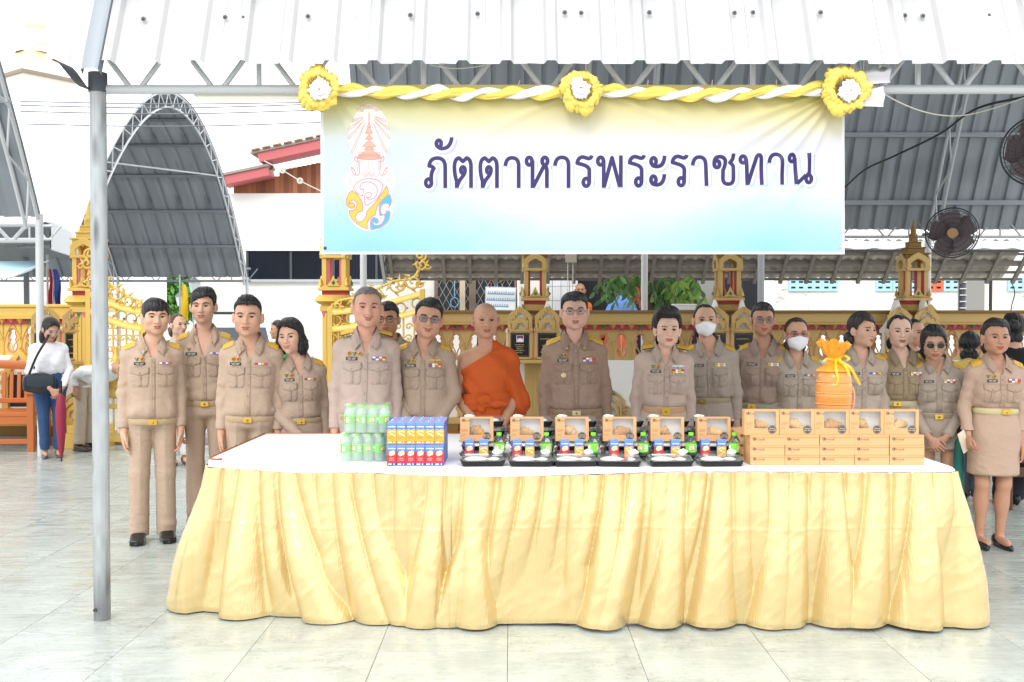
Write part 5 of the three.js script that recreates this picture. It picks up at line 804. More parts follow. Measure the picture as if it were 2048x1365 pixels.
    const rays = [[-0.02, 45, 90], [0.25, 52, 92], [-0.25, 52, 92], [0.52, 58, 104], [-0.52, 58, 104], [0.85, 62, 118], [-0.85, 62, 118], [1.15, 62, 134], [-1.15, 62, 134], [1.98, 60, 185], [-1.98, 60, 185], [2.22, 60, 255], [-2.22, 60, 255], [2.45, 70, 320], [-2.45, 70, 320], [2.72, 80, 420], [-2.72, 80, 420]];
    for (const [a, r0, r1] of rays) { const s = Math.sin(a), k = -Math.cos(a), ex = 380 + s * r1, ey = 138 + k * r1 * 0.98, sx = 380 + s * r0, sy = 138 + k * r0, nx = -k * 12, ny = s * 12; P(`M${sx} ${sy} L${ex - s * 26 + nx} ${ey - k * 26 + ny} L${ex} ${ey} L${ex - s * 26 - nx} ${ey - k * 26 - ny} Z`, '#e9e2d4', '#d58e92', 4); }
    P('M380 118 L388 250 L372 250 Z', '#e9d9cc', '#dc8f86', 4);
    for (const [y, w, h] of [[252, 18, 40], [300, 36, 60], [365, 34, 40], [430, 64, 60], [470, 50, 30], [530, 122, 90]]) P(`M${380 - w} ${y + h * 0.35} Q${380 - w * 0.5} ${y - h * 0.3} 380 ${y - h * 0.6} Q${380 + w * 0.5} ${y - h * 0.3} ${380 + w} ${y + h * 0.35} Q380 ${y + h * 0.75} ${380 - w} ${y + h * 0.35}Z`, '#f4bfae', '#e38f7c', 6);
    c.strokeStyle = '#e69a88'; c.lineWidth = 5; for (let y = 500; y < 570; y += 16) { c.beginPath(); c.moveTo(268, y + 6); c.quadraticCurveTo(380, y + 30, 492, y + 6); c.stroke(); } for (let x = 280; x < 490; x += 22) { c.beginPath(); c.arc(x, 540, 8, 0, 7); c.stroke(); }
    for (const s of [-1, 1]) { c.save(); c.translate(380, 0); c.scale(s, 1); P('M92 585 L96 700 Q98 730 130 736 M108 590 L114 690 M140 545 Q110 570 112 600 Q150 600 140 545 M175 650 Q140 690 130 730 Q170 735 175 650', null, '#dd8b80', 8); P('M110 745 Q130 800 190 790 Q250 770 240 735 Q200 720 185 770 Q190 820 245 840', null, '#e6c9bd', 8); c.restore(); }
    P('M375 590 Q385 620 362 640 Q400 650 350 680', null, '#e5a79c', 6); for (const x of [340, 405]) { c.strokeStyle = '#e5b5a8'; c.lineWidth = 8; c.beginPath(); c.arc(x, 718, 28, 0, 7); c.stroke(); c.beginPath(); c.arc(x, 722, 12, 0, 7); c.stroke(); }
    const pk = '#dc8a98'; P('M225 850 Q270 765 380 765 Q480 770 510 825 Q505 960 345 1030 Q320 960 340 920 Q375 880 400 920 Q395 965 350 945 Q370 985 430 955 Q475 900 450 845 Q400 780 310 805 Q270 850 300 875 L325 870 L315 935 Q250 920 225 850Z', '#f5f3fb', pk, 9);
    P('M210 880 Q150 930 152 1010 Q175 1070 230 1050 Q250 1010 210 1000 Q190 1000 180 1020 Q180 980 225 975 Q275 1000 250 1050 Q225 1085 180 1080 Q190 1200 360 1260 Q340 1160 440 1120 Q440 1010 560 930 Q575 880 545 835 Q500 930 400 1040 Q345 1080 350 1120 Q330 1190 270 1190 Q220 1150 270 1095 L315 1080 Q330 960 210 880Z', '#f6cf57', pk, 9);
    P('M580 920 Q500 950 475 1040 Q470 1120 490 1130 Q560 1110 540 1080 L580 1085 Q600 1180 480 1250 Q430 1260 395 1270 Q370 1150 430 1145 Q480 1160 465 1200 Q440 1215 415 1180 Q410 1240 490 1215 Q550 1150 520 1120 Q470 1100 500 1030 Q520 1000 560 1010 Q590 1040 560 1055 Q620 1010 580 920Z', '#55bfe6', pk, 8); c.restore();
  });
  const A = at(X0, Y0, d), B = at(X1, Y0, d), C = at(X1, Y1, d);
  const W = B.x - A.x, H = A.y - C.y;
  const o = thing('banner', 'wide banner with violet Thai lettering, royal emblem and yellow to blue gradient', 'banner', [(A.x + B.x) / 2, (A.y + C.y) / 2, -d]);
  const pull = (x, y, cx, cy, dirs, amp, len) => { const dx = x - cx, dy = y - cy, r = Math.hypot(dx, dy), a = Math.atan2(dy, dx); let s = 0; for (const q of dirs) s += Math.exp(-(((a - q) / 0.055) ** 2)); return amp * s * smoothstep(r, 0.03, 0.2) * (1 - smoothstep(r, len * 0.4, len)); };
  const g = gridGeo(260, 90, (u, v) => {
    const x = (u - 0.5) * W, y = (0.5 - v) * H;
    let z = 0.012 * Math.sin(u * 3.14) + 0.006 * noise(u * 7, v * 2, 4) + 0.0025 * noise(u * 26, v * 9, 2);
    z += pull(x, y, W / 2, H / 2, [-2.25, -2.45, -2.62, -2.8, -2.02], 0.012, 0.9) + pull(x, y, -W / 2, H / 2, [-0.5, -0.75, -1.0], 0.006, 0.6) + pull(x, y, 0.02, H / 2, [-0.4, -2.7, -0.22], 0.005, 0.9);
    for (const t of [0.29, 0.42, 0.52, 0.6, 0.66, 0.71, 0.755]) z += 0.004 * Math.exp(-(((u - t - 0.008 * noise(v * 4, t * 9)) / 0.0035) ** 2)) * (0.4 + 0.6 * noise(v * 3, t * 30));
    const sag = -0.006 * Math.sin(u * 3.14) * (1 - v);
    return V(x + 0.006 * (u > 0.99 ? v : 0), y + sag * 0.5, z);
  });
  part('sheet', g, new THREE.MeshPhysicalMaterial({ map: tex, color: new THREE.Color(0.68, 0.68, 0.68), roughness: 0.42, specularIntensity: 0.8, side: THREE.DoubleSide }), o);
  for (let i = 0; i <= 8; i++) bar('tie_string', M('#dedad2', 0.8), o, V(-W / 2 + 0.02 + i * (W - 0.04) / 8, H / 2 - 0.01, 0.005), V(-W / 2 + 0.03 + i * (W - 0.04) / 8, H / 2 + 0.03, -0.03), 0.003, true);
  // twisted garland in two spans
  const yel = M('#ebcf66', 0.85), wht = M('#f0eff5', 0.75);
  const gar = (label, pa, pb, sag, nT) => {
    const t = thing('cloth_garland', label, 'garland', [0, 0, 0], 0, 'twisted yellow and white cloth along the top of the banner'), a = at(...pa, 4.91), b = at(...pb, 4.91);
    for (let k = 0; k < 2; k++) part(k ? 'white_strand' : 'yellow_strand', gridGeo(150, 16, (u, v) => {
      const ph = (u + 0.02 * noise(u * 8, 5)) * nT * 6.283 + k * Math.PI, th = v * 6.283, mid = a.clone().lerp(b, u).add(V(0, -sag * Math.sin(u * 3.14) + 0.004 * noise(u * 9, 2), 0)), R = 0.013 + 0.006 * noise(u * 11, 3, k), r = (0.0145 + 0.005 * noise(u * 13, 7, k) + 0.0035 * Math.sin(th * 6 + u * 24 + 2 * noise(u * 9, 1)) + 0.002 * Math.sin(th * 13 + u * 40)) * (k ? 0.95 : 1.1);
      return mid.add(V(0, Math.sin(ph) * R + Math.sin(th) * r * 1.2, Math.cos(ph) * R * 0.7 + Math.cos(th) * r * 0.7));
    }), k ? wht : yel, t);
  };
  gar('twisted yellow and white cloth garland between the left and middle rosettes', [672, 182], [1125, 186], 0.006, 4.1);
  gar('twisted yellow and white cloth garland between the middle and right rosettes', [1198, 182], [1650, 178], 0.02, 4.4);
  // rosettes of gathered cloth
  const ros = (label, px, py, R, rx, ry, seed, ex, ey) => {
    const q = at(px, py, 4.87), t = thing('cloth_rosette', label, 'rosette', [q.x, q.y, q.z], 0, 'yellow cloth rosettes with white centres on the beam');
    const ruff = (r0, r1, dz, lob, sd, sx, sy) => gridGeo(150, 16, (u, v) => { const a = u * 6.283, th = v * 6.283, lump = 1 + 0.16 * noise(Math.cos(a) * 1.6, Math.sin(a) * 1.6, sd) + 0.08 * noise(Math.cos(a) * 4.5, Math.sin(a) * 4.5, sd), gather = 0.62 + 0.38 * Math.abs(Math.sin(a * lob * 0.27 + 3.2 * noise(Math.cos(a) * 2, Math.sin(a) * 2, sd + 4) + 0.5 * Math.sin(th))) + 0.1 * noise(Math.cos(a) * 14, Math.sin(a) * 14, sd + th), rm = (r0 + r1) / 2, rr = (r1 - r0) / 2 * gather * lump; return V(Math.cos(a) * (rm + Math.cos(th) * rr) * sx * lump, Math.sin(a) * (rm + Math.cos(th) * rr) * sy * lump, dz + Math.sin(th) * rr * 0.8); });
    part('yellow_ruffle', ruff(R * 0.42, R * 1.02, 0, 19, seed, rx, ry), yel, t); part('yellow_ruffle', ruff(R * 0.5, R * 0.86, 0.022, 23, seed + 7, rx, ry), yel, t);
    const w = part('white_ruffle', ruff(R * 0.05, R * 0.5, 0.045, 15, seed + 3, rx, ry), wht, t); w.position.set(ex, ey, 0); const w2 = part('white_ruffle', ruff(R * 0.0, R * 0.3, 0.062, 9, seed + 5, 1, 1), wht, t); w2.position.set(ex, ey, 0);
    return t;
  };
  ros('yellow cloth rosette with white centre at the left end of the banner', 640, 178, 0.108, 1, 0.98, 11, 0.008, -0.018);
  ros('yellow cloth rosette with white centre at the middle of the banner', 1163, 182, 0.105, 0.94, 1.03, 29, -0.008, -0.002);
  const rt = ros('yellow cloth rosette with white centre and loose white tails at the right end', 1691, 181, 0.112, 0.98, 1.03, 47, 0.006, -0.014);
  part('white_tail', gridGeo(16, 8, (u, v) => V(0.05 + 0.18 * u, 0.05 + (v - 0.5) * (0.05 + 0.06 * u) + 0.05 * u, -0.03 + 0.012 * Math.sin(v * 9 + u * 3))), M('#d8d7de', 0.8), rt); part('white_tail', gridGeo(16, 8, (u, v) => V(0.04 + 0.16 * u, -0.04 + (v - 0.5) * (0.07 + 0.03 * u) + 0.02 * u, -0.03 + 0.012 * Math.sin(v * 8 + u * 4))), M('#e6e5ea', 0.8), rt);
}
// ---------------------------------------------------------------- people
const interp = (t, xs, ys) => { if (t <= xs[0]) return ys[0]; for (let i = 1; i < xs.length; i++) if (t <= xs[i]) { let f = (t - xs[i - 1]) / (xs[i] - xs[i - 1]); f = f * f * (3 - 2 * f) * 0.5 + f * 0.5; return lerp(ys[i - 1], ys[i], f); } return ys[ys.length - 1]; };
const PY = [0.78, 0.86, 0.93, 1.0, 1.08, 1.17, 1.25, 1.3, 1.35], PROF = {
  m: [[0.168, 0.17, 0.165, 0.163, 0.168, 0.176, 0.178, 0.165, 0.11], [0.11, 0.112, 0.112, 0.115, 0.118, 0.122, 0.118, 0.105, 0.075]],
  f: [[0.17, 0.172, 0.158, 0.14, 0.142, 0.152, 0.156, 0.148, 0.1], [0.112, 0.112, 0.104, 0.1, 0.106, 0.124, 0.118, 0.1, 0.07]],
};
const mirrorX = (g) => { const m = g.clone(), p = m.attributes.position, i = m.index; for (let k = 0; k < p.count; k++) p.setX(k, -p.getX(k)); for (let k = 0; k < i.count; k += 3) { const a = i.getX(k); i.setX(k, i.getX(k + 1)); i.setX(k + 1, a); } m.computeVertexNormals(); return m; };
// relaxed hand: wrist at the origin, fingers down, thumb forward (+z), palm towards +x
const HANDS = (() => {
  const mk = (curl) => {
    const prims = []; const seg = (a, b, ra, rb) => prims.push([a, b, ra, rb]);
    const roots = [[0.034, 0.078, 0.0088], [0.0115, 0.086, 0.0092], [-0.0115, 0.079, 0.0088], [-0.033, 0.062, 0.0078]];
    roots.forEach(([z, L, r], i) => { let p = [0.001, -0.088 + Math.abs(i - 1) * 0.004, z], a = 0.22 * curl + 0.05 * i; [0.46, 0.31, 0.23].forEach((f, k) => { const q = [p[0] + Math.sin(a) * L * f, p[1] - Math.cos(a) * L * f, p[2] + (1.3 - i) * 0.0016]; seg(p, q, r - k * 0.0009, r - (k + 1) * 0.0009); p = q; a += (0.4 + 0.07 * i) * curl; }); });
    seg([0.004, -0.028, 0.03], [0.014, -0.06, 0.055], 0.012, 0.0105); seg([0.014, -0.06, 0.055], [0.02, -0.088, 0.06], 0.0102, 0.0088); seg([0.02, -0.088, 0.06], [0.026, -0.112, 0.056], 0.0088, 0.0072);
    return surfaceNets((x, y, z) => {
      let e = ell(x, y, z, 0, -0.052, 0, 0.0165, 0.05, 0.045); e = smin(e, cone(x, y, z, [0, 0.045, -0.002], [0, -0.02, 0], 0.028, 0.024), 0.02); e = smin(e, ell(x, y, z, 0.006, -0.05, 0.026, 0.017, 0.034, 0.018), 0.012);
      let f = 1; for (let i = 0; i < prims.length; i++) { const q = prims[i], dd = cone(x, y, z, q[0], q[1], q[2], q[3]); f = i % 3 === 0 ? Math.min(f, dd) : smin(f, dd, 0.003); }
      return smin(e, f, 0.009);
    }, [-0.04, -0.19, -0.06], [0.09, 0.05, 0.085], 0.0042);
  };
  const relaxed = mk(1), fist = mk(2.6); return { relaxed: [relaxed, mirrorX(relaxed)], fist: [fist, mirrorX(fist)] };
})();
const SHOE = { // men's square black slip-on; women's pump
  m: surfaceNets((x, y, z) => { let e = ell(x, y, z, 0, 0.035, 0.06, 0.045, 0.048, 0.12); e = smin(e, ell(x, y, z, 0, 0.055, -0.035, 0.038, 0.06, 0.06), 0.03); e = smin(e, Math.max(Math.abs(x) - 0.04, Math.abs(z - 0.1) - 0.07, Math.abs(y - 0.03) - 0.022) - 0.006, 0.02); e = smax(e, y - 0.085 + Math.max(0, z) * 0.25, 0.01); const sole = Math.max(Math.hypot(x / 0.05, (z - 0.03) / 0.155) - 1, 0) * 0.05 + Math.max(y - 0.014, -y); return Math.min(Math.max(e, 0.004 - y), Math.max((Math.hypot(x / 0.049, (z - 0.035) / 0.152) - 1) * 0.05, y - 0.016, -y)); }, [-0.07, -0.01, -0.14], [0.07, 0.13, 0.22], 0.0065),
  f: surfaceNets((x, y, z) => { let e = ell(x, y, z, 0, 0.03, 0.07, 0.04, 0.036, 0.1); e = smin(e, cone(x, y, z, [0, 0.02, 0.14], [0, 0.016, 0.175], 0.026, 0.01), 0.02); e = smin(e, ell(x, y, z, 0, 0.05, -0.06, 0.034, 0.05, 0.05), 0.05); e = smax(e, -ell(x, y, z, 0, 0.09, 0.01, 0.032, 0.055, 0.095), 0.006); e = smax(e, y - 0.1, 0.004); e = smin(e, cone(x, y, z, [0, 0.03, -0.085], [0, 0.006, -0.09], 0.02, 0.012), 0.01); return Math.max(e, 0.002 - y); }, [-0.06, -0.01, -0.14], [0.06, 0.12, 0.2], 0.006),
};
function headField(o) { // o: w (width), jaw, cheek, nose, smile, brow, age
  const W = o.w, J = o.jaw, sm = o.smile * 0.005, N = o.nose, ES = 0.0315 * (0.5 + 0.5 * W), op = o.eye * 0.0041;
  return (x, y, z) => {
    const X = Math.abs(x);
    let e = ell(X, y, z, 0, 0.032, -0.016, 0.0745 * (0.6 + 0.4 * W), 0.08, 0.092);
    e = smin(e, ell(X, y, z, 0, -0.018, 0.018, 0.0635 * W, 0.085, 0.068), 0.03);
    e = smin(e, ell(X, y, z, 0, -0.066, 0.032, 0.046 * W * J, 0.042, 0.047), 0.03);
    e = smin(e, ell(X, y, z, 0.05 * W * J, -0.058, 0.002, 0.014, 0.03, 0.03), 0.03);
    e = smin(e, ell(X, y, z, 0, -0.098, 0.062, 0.02 * J, 0.014, 0.016), 0.022);
    e = smin(e, ell(X, y, z, 0.042 * W, -0.026 + sm, 0.05, 0.024, 0.024, 0.026 * o.cheek), 0.024);
    e = smin(e, cone(X, y, z, [0.01, 0.023, 0.083], [0.046, 0.02, 0.064], 0.0085, 0.008), 0.014);
    e = smax(e, -ell(X, y, z, ES, 0.003, 0.09, 0.021, 0.012, 0.021), 0.012);
    e = smin(e, cone(x, y, z, [0, 0.008, 0.08], [0, -0.032, 0.098], 0.0075, 0.0118 * N), 0.011);
    e = smin(e, ell(X, y, z, 0.0125 * N, -0.0355, 0.0865, 0.0085, 0.0075, 0.0095), 0.007);
    e = smax(e, -ell(X, y, z, 0.0075, -0.043, 0.092, 0.0038, 0.003, 0.005), 0.003);
    const my = -0.066 + sm * (X / 0.022) ** 2;
    e = smin(e, ell(X, y, z, 0, -0.067, 0.07, 0.028, 0.018, 0.019), 0.014);
    e = smin(e, ell(X, y, z, 0.006, my + 0.0052, 0.0845, 0.021, 0.005, 0.0075), 0.004);
    e = smin(e, ell(X, y, z, 0, my - 0.0062, 0.083, 0.02, 0.0064, 0.008), 0.004);
    e = smax(e, -(cone(X, y, z, [0, my, 0.095], [0.023, my + sm * 0.3, 0.079], 0.003, 0.002)), 0.002);
    if (o.age) e = smax(e, -cone(X, y, z, [0.02, -0.036, 0.086], [0.034, -0.066, 0.068], 0.0022, 0.0014), 0.006);
    // lids with a slit for the eye
    const lid = Math.max(Math.hypot(X - ES, y, z - 0.0635) - 0.0138, -(Math.max(Math.abs(y - 0.0012 * ((X - ES) / 0.01)) - op * (1 - Math.min(1, ((X - ES) / 0.0125) ** 2)), 0.0635 - z)));
    e = smin(e, lid, 0.003);
    // ears
    let ear = ell(X * 0.93 + z * 0.3, y, z, 0.0765 * (0.6 + 0.4 * W), -0.008, -0.008, 0.0085, 0.03, 0.018);
    ear = smin(ear, ell(X, y, z, 0.077 * (0.6 + 0.4 * W), -0.033, 0.0, 0.006, 0.009, 0.008), 0.006);
    e = smin(e, ear, 0.006);
    e = smin(e, cone(x, y, z, [0, -0.06, -0.022], [0, -0.2, -0.045], 0.05 * o.neck, 0.055 * o.neck), 0.028);
    return e;
  };
}
const hairline = (phi, S) => interp(phi, S.blunt ? [0, 0.55, 0.95, 1.22, 1.5, 1.75, 2.3, 3.15] : [0, 0.55, 0.9, 1.2, 1.42, 1.62, 1.85, 2.4, 3.15], S.blunt ? [S.F, S.F - 0.003, S.T, S.S, S.E ?? 0.022, S.B * 0.55, S.B, S.B] : [S.F, S.F + 0.004, S.F - 0.003, S.T, S.S, S.E ?? 0.022, S.B * 0.55, S.B, S.B]);
function hairField(st, seed) {
  const S = { F: 0.072, T: 0.045, S: -0.012, B: -0.075, t: 0.009, top: 0.008, ...st };
  return (x, y, z) => {
    let tt; const phi = Math.atan2(Math.abs(x), z + 0.01), str = noise(Math.atan2(x, z) * 16, y * 14 + 3, seed) * 0.0022 + noise(x * 40, y * 30, z * 40 + seed) * 0.0026;
    const side = S.side ? smoothstep(y, 0.02, 0.075) : 1; tt = S.t * (S.side ? lerp(S.side, 1, side) : 1);
    const hl0 = hairline(phi, S) + noise(Math.atan2(x, z) * 13, seed, 1) * 0.005 + (S.tiltx ?? 0) * x, tp = S.blunt ? 1 : smoothstep(y - hl0, -0.002, 0.034); tt = lerp(-0.0045, tt, tp);
    let e = ell(x, y, z, 0, 0.032, -0.017, 0.0755 + tt, 0.081 + tt + S.top * 0.5, 0.093 + tt);
    if (S.top) e = smin(e, ell(x, y, z, S.part ?? 0, 0.062 + S.top, -0.005 + (S.fwd ?? 0), 0.06 + (S.topw ?? 0), 0.05, 0.075), 0.03);
    const hl = hl0 - (S.blunt ? 0 : 0.004);
    e = smax(e, (hl - y) * 0.85, 0.006);
    if (S.centre) e = smax(e, -(Math.hypot(x, Math.max(0, y - 0.2)) - 0.0022 + Math.max(0, (0.08 - y)) * 0.4) * (z > 0 ? 1 : 9), 0.004);
    for (const b of S.blobs ?? []) { const q = ell(x, y, z, ...b) + (S.curl ?? 0) * noise(x * 75 + seed, y * 60, z * 75); e = smin(e, q, 0.018); }
    if (S.cutface) e = smax(e, -ell(x, y, z, ...S.cutface), 0.008);
    return e + str + 0.005 * noise(x * 15 + seed, y * 15, z * 15) * (S.blunt ? 1 : smoothstep(y - hl0, 0, 0.04));
  };
}
const BUN = { F: 0.078, T: 0.04, S: -0.01, B: -0.085, t: 0.006, top: 0, E: 0.012, blobs: [[0, -0.05, -0.125, 0.036, 0.034, 0.03], [0, -0.082, -0.066, 0.074, 0.06, 0.032]] };
const HAIR = {
  bangs: { blunt: 1, F: 0.04, T: 0.022, S: -0.012, t: 0.012, top: 0.012, side: 0.55, fwd: 0.012 }, fringe: { blunt: 1, F: 0.054, T: 0.022, S: -0.018, t: 0.014, top: 0.02, topw: 0.012, part: 0.01, tiltx: 0.35, side: 0.6, fwd: 0.012 },
  quiff: { F: 0.078, T: 0.05, S: -0.012, t: 0.006, top: 0.012, side: 0.25, topw: 0.004, fwd: 0.01, curl: 0.008, blobs: [[0.004, 0.106, 0.034, 0.052, 0.022, 0.045]] }, grey: { F: 0.086, T: 0.062, S: -0.012, t: 0.006, top: 0.004, side: 0.6 },
  crop: { F: 0.062, T: 0.035, S: -0.015, t: 0.012, top: 0.012, side: 0.5, curl: 0.002, blobs: [[0, 0.085, 0.025, 0.05, 0.03, 0.05]] }, neat: { F: 0.074, T: 0.04, S: -0.012, t: 0.01, top: 0.012, side: 0.7, tiltx: -0.1 },
  square: { F: 0.072, T: 0.05, S: -0.01, t: 0.012, top: 0.01, side: 0.8, topw: 0.008 },
  bob: { blunt: 1, F: 0.08, T: 0.03, S: -0.04, B: -0.1, t: 0.016, top: 0.012, E: -0.03, curl: 0.006, blobs: [[-0.07, -0.045, -0.012, 0.034, 0.07, 0.05], [0.075, -0.05, -0.012, 0.04, 0.078, 0.055], [0, -0.06, -0.07, 0.085, 0.07, 0.05], [0.03, 0.075, 0.03, 0.05, 0.03, 0.04]], cutface: [-0.004, -0.035, 0.08, 0.062, 0.088, 0.075] },
  bouffant: { F: 0.084, T: 0.056, S: -0.02, B: -0.085, t: 0.014, top: 0.04, topw: 0.022, E: 0.014, blobs: [[0.066, 0.05, -0.035, 0.036, 0.064, 0.055], [-0.066, 0.05, -0.035, 0.036, 0.064, 0.055], [0, 0.0, -0.09, 0.07, 0.08, 0.04], [0.0, 0.12, 0.008, 0.08, 0.046, 0.07], [0, -0.07, -0.066, 0.074, 0.06, 0.034]] },
  bun: BUN, bunhigh: { ...BUN, t: 0.013, top: 0.014, blobs: [[0.03, 0.03, -0.13, 0.05, 0.045, 0.035], [0, -0.075, -0.066, 0.07, 0.055, 0.032]] }, crophigh: { ...BUN, top: 0.016, topw: 0, t: 0.006, blobs: [], F: 0.07 },
  side: { blunt: 1, F: 0.066, T: 0.03, S: -0.02, B: -0.09, t: 0.011, top: 0.014, part: -0.012, tiltx: -0.25, E: 0.0, blobs: [[-0.07, -0.06, -0.06, 0.036, 0.05, 0.04], [0, -0.05, -0.1, 0.06, 0.05, 0.04]] },
  flat: { ...BUN, F: 0.076, t: 0.008, blobs: [[0, -0.04, -0.115, 0.045, 0.04, 0.035], [0, -0.085, -0.062, 0.078, 0.066, 0.034]] }, centre: { ...BUN, blunt: 1, F: 0.068, T: 0.014, S: -0.03, t: 0.011, top: 0.004, centre: true, blobs: [[0, -0.085, -0.06, 0.08, 0.066, 0.034], [-0.066, -0.01, 0.01, 0.02, 0.05, 0.035], [0.066, -0.01, 0.01, 0.02, 0.05, 0.035]] },
  long: { blunt: 1, F: 0.072, T: 0.02, S: -0.06, B: -0.2, t: 0.014, top: 0.01, E: -0.08, blobs: [[-0.055, -0.09, -0.05, 0.035, 0.12, 0.045], [0.05, -0.09, -0.06, 0.035, 0.12, 0.045], [0, -0.1, -0.085, 0.075, 0.13, 0.035], [0.062, -0.07, 0.0, 0.02, 0.09, 0.03]], cutface: [0, -0.05, 0.085, 0.06, 0.11, 0.07] },
};
const STRAND = pixTex(512, 128, (u, v) => { const q = 0.5 + 0.35 * tileNoise(u, v, 110, 5, 3) + 0.3 * tileNoise(u, v, 46, 3, 8); return [q, q, q]; }, false);
function hairMat(c) { const k = 'hair' + c; if (!matCache.has(k)) { const m = new THREE.MeshPhysicalMaterial({ color: c, roughness: 0.46, bumpMap: STRAND, bumpScale: 0.006, side: THREE.DoubleSide, sheen: 0.1, sheenColor: srgb('#6b6f78'), sheenRoughness: 0.5 }); matCache.set(k, m); } return matCache.get(k); }
const hairUV = (g) => { const p = g.attributes.position, uv = []; for (let i = 0; i < p.count; i++) { const x = p.getX(i), y = p.getY(i), z = p.getZ(i); uv.push(y > 0.1 ? x * 4.5 + 0.3 : Math.atan2(x, z + 0.02) / 6.283, y * 3 + z * 1.5); } g.setAttribute('uv', new THREE.Float32BufferAttribute(uv, 2)); return g; };
const HAIRMAT = (c) => M(c, 0.5, { sheen: 0.12, sheenColor: '#6b6f78', sheenRoughness: 0.5 });
const EYEGEO = (() => { const g = new THREE.SphereGeometry(0.0124, 20, 16); g.rotateX(Math.PI / 2); const p = g.attributes.position, c = []; for (let i = 0; i < p.count; i++) { const a = Math.acos(clamp(p.getZ(i) / 0.0124, -1, 1)), k = a < 0.28 ? [0.004, 0.003, 0.003] : a < 0.62 ? [0.014, 0.008, 0.006] : [0.4, 0.36, 0.34]; c.push(...k); } g.setAttribute('color', new THREE.Float32BufferAttribute(c, 3)); return g; })();
const EYEMAT = new THREE.MeshStandardMaterial({ vertexColors: true, roughness: 0.2 });
const SKINMAT = new THREE.MeshPhysicalMaterial({ vertexColors: true, roughness: 0.52, specularIntensity: 0.7, sheen: 0.15, sheenColor: srgb('#ffb59a'), sheenRoughness: 0.5, side: THREE.DoubleSide });
const TEXTLINES = canvasTex(128, 36, (c, w, h) => { c.fillStyle = '#17181a'; c.fillRect(0, 0, w, h); c.strokeStyle = '#d9d6c8'; c.lineWidth = 2.4; const r = rngOf(2); for (const [y, a, b] of [[13, 14, 114], [26, 24, 104]]) for (let x = a; x < b; x += 8) { if (x > 54 && x < 64) continue; c.beginPath(); c.arc(x + 2, y, 3, 0, 4 + r() * 2); c.lineTo(x + 6, y + 4); c.stroke(); } });
const BADGEM = new THREE.MeshStandardMaterial({ map: TEXTLINES, roughness: 0.35 }), BADGES = [BLACK, BLACK, BLACK, BLACK, BADGEM, BLACK];
const GOLDP = M('#c9a03c', 0.32, { metalness: 0.75 }), STRIPE = M('#d6ab3c', 0.55, { metalness: 0.2 });
function bendGeo(g, ang, hip) { if (!ang) return g; const p = g.attributes.position; for (let i = 0; i < p.count; i++) { const y = p.getY(i), z = p.getZ(i), a = ang * smoothstep(y, hip - 0.08, hip + 0.12); const dy = y - hip; p.setY(i, hip + dy * Math.cos(a) - z * Math.sin(a)); p.setZ(i, z * Math.cos(a) + dy * Math.sin(a)); } g.computeVertexNormals(); return g; }
// thin raised patch lying on a surface z = surf(x, y)
function patch(surf, fn, nu, nv, t) {
  return gridGeo(nu + 2, nv + 2, (u, v) => { const i = Math.round(u * (nu + 2)), j = Math.round(v * (nv + 2)), edge = i === 0 || j === 0 || i === nu + 2 || j === nv + 2, [x, y] = fn(clamp((i - 1) / nu, 0, 1), clamp((j - 1) / nv, 0, 1)); return V(x, y, surf(x, y) + (edge ? -0.003 : t)); });
}
const CREASE = pixTex(512, 512, (u, v) => { const a = 1 - Math.abs(tileNoise(u, v, 5, 7, 2)) * 1.5, b = 1 - Math.abs(tileNoise(u, v, 11, 17, 5)) * 1.5, q = 0.35 * a + 0.3 * b + 0.12 * tileNoise(u, v, 90, 90, 1) + 0.15; return [q, q, q]; }, false);
function clothMat(hex) { const k = 'cloth' + hex; if (!matCache.has(k)) { const m = new THREE.MeshPhysicalMaterial({ color: hex, roughness: 0.85, sheen: 0.25, sheenColor: srgb('#fff0e0'), sheenRoughness: 0.6, side: THREE.DoubleSide, bumpMap: CREASE, bumpScale: 0.0058 }); matCache.set(k, m); } return matCache.get(k); }
function clothUV(g, ang, hip, sd) { const p = g.attributes.position, uv = []; for (let i = 0; i < p.count; i++) uv.push((p.getX(i) + 0.4 * p.getZ(i)) * 1.5 + sd * 0.37, (p.getY(i) + 0.25 * p.getX(i)) * 1.5 + sd * 0.21); g.setAttribute('uv', new THREE.Float32BufferAttribute(uv, 2)); return bendGeo(g, ang, hip); }
const q3 = (a) => V(a[0], a[1], a[2]);
let personSeed = 100;
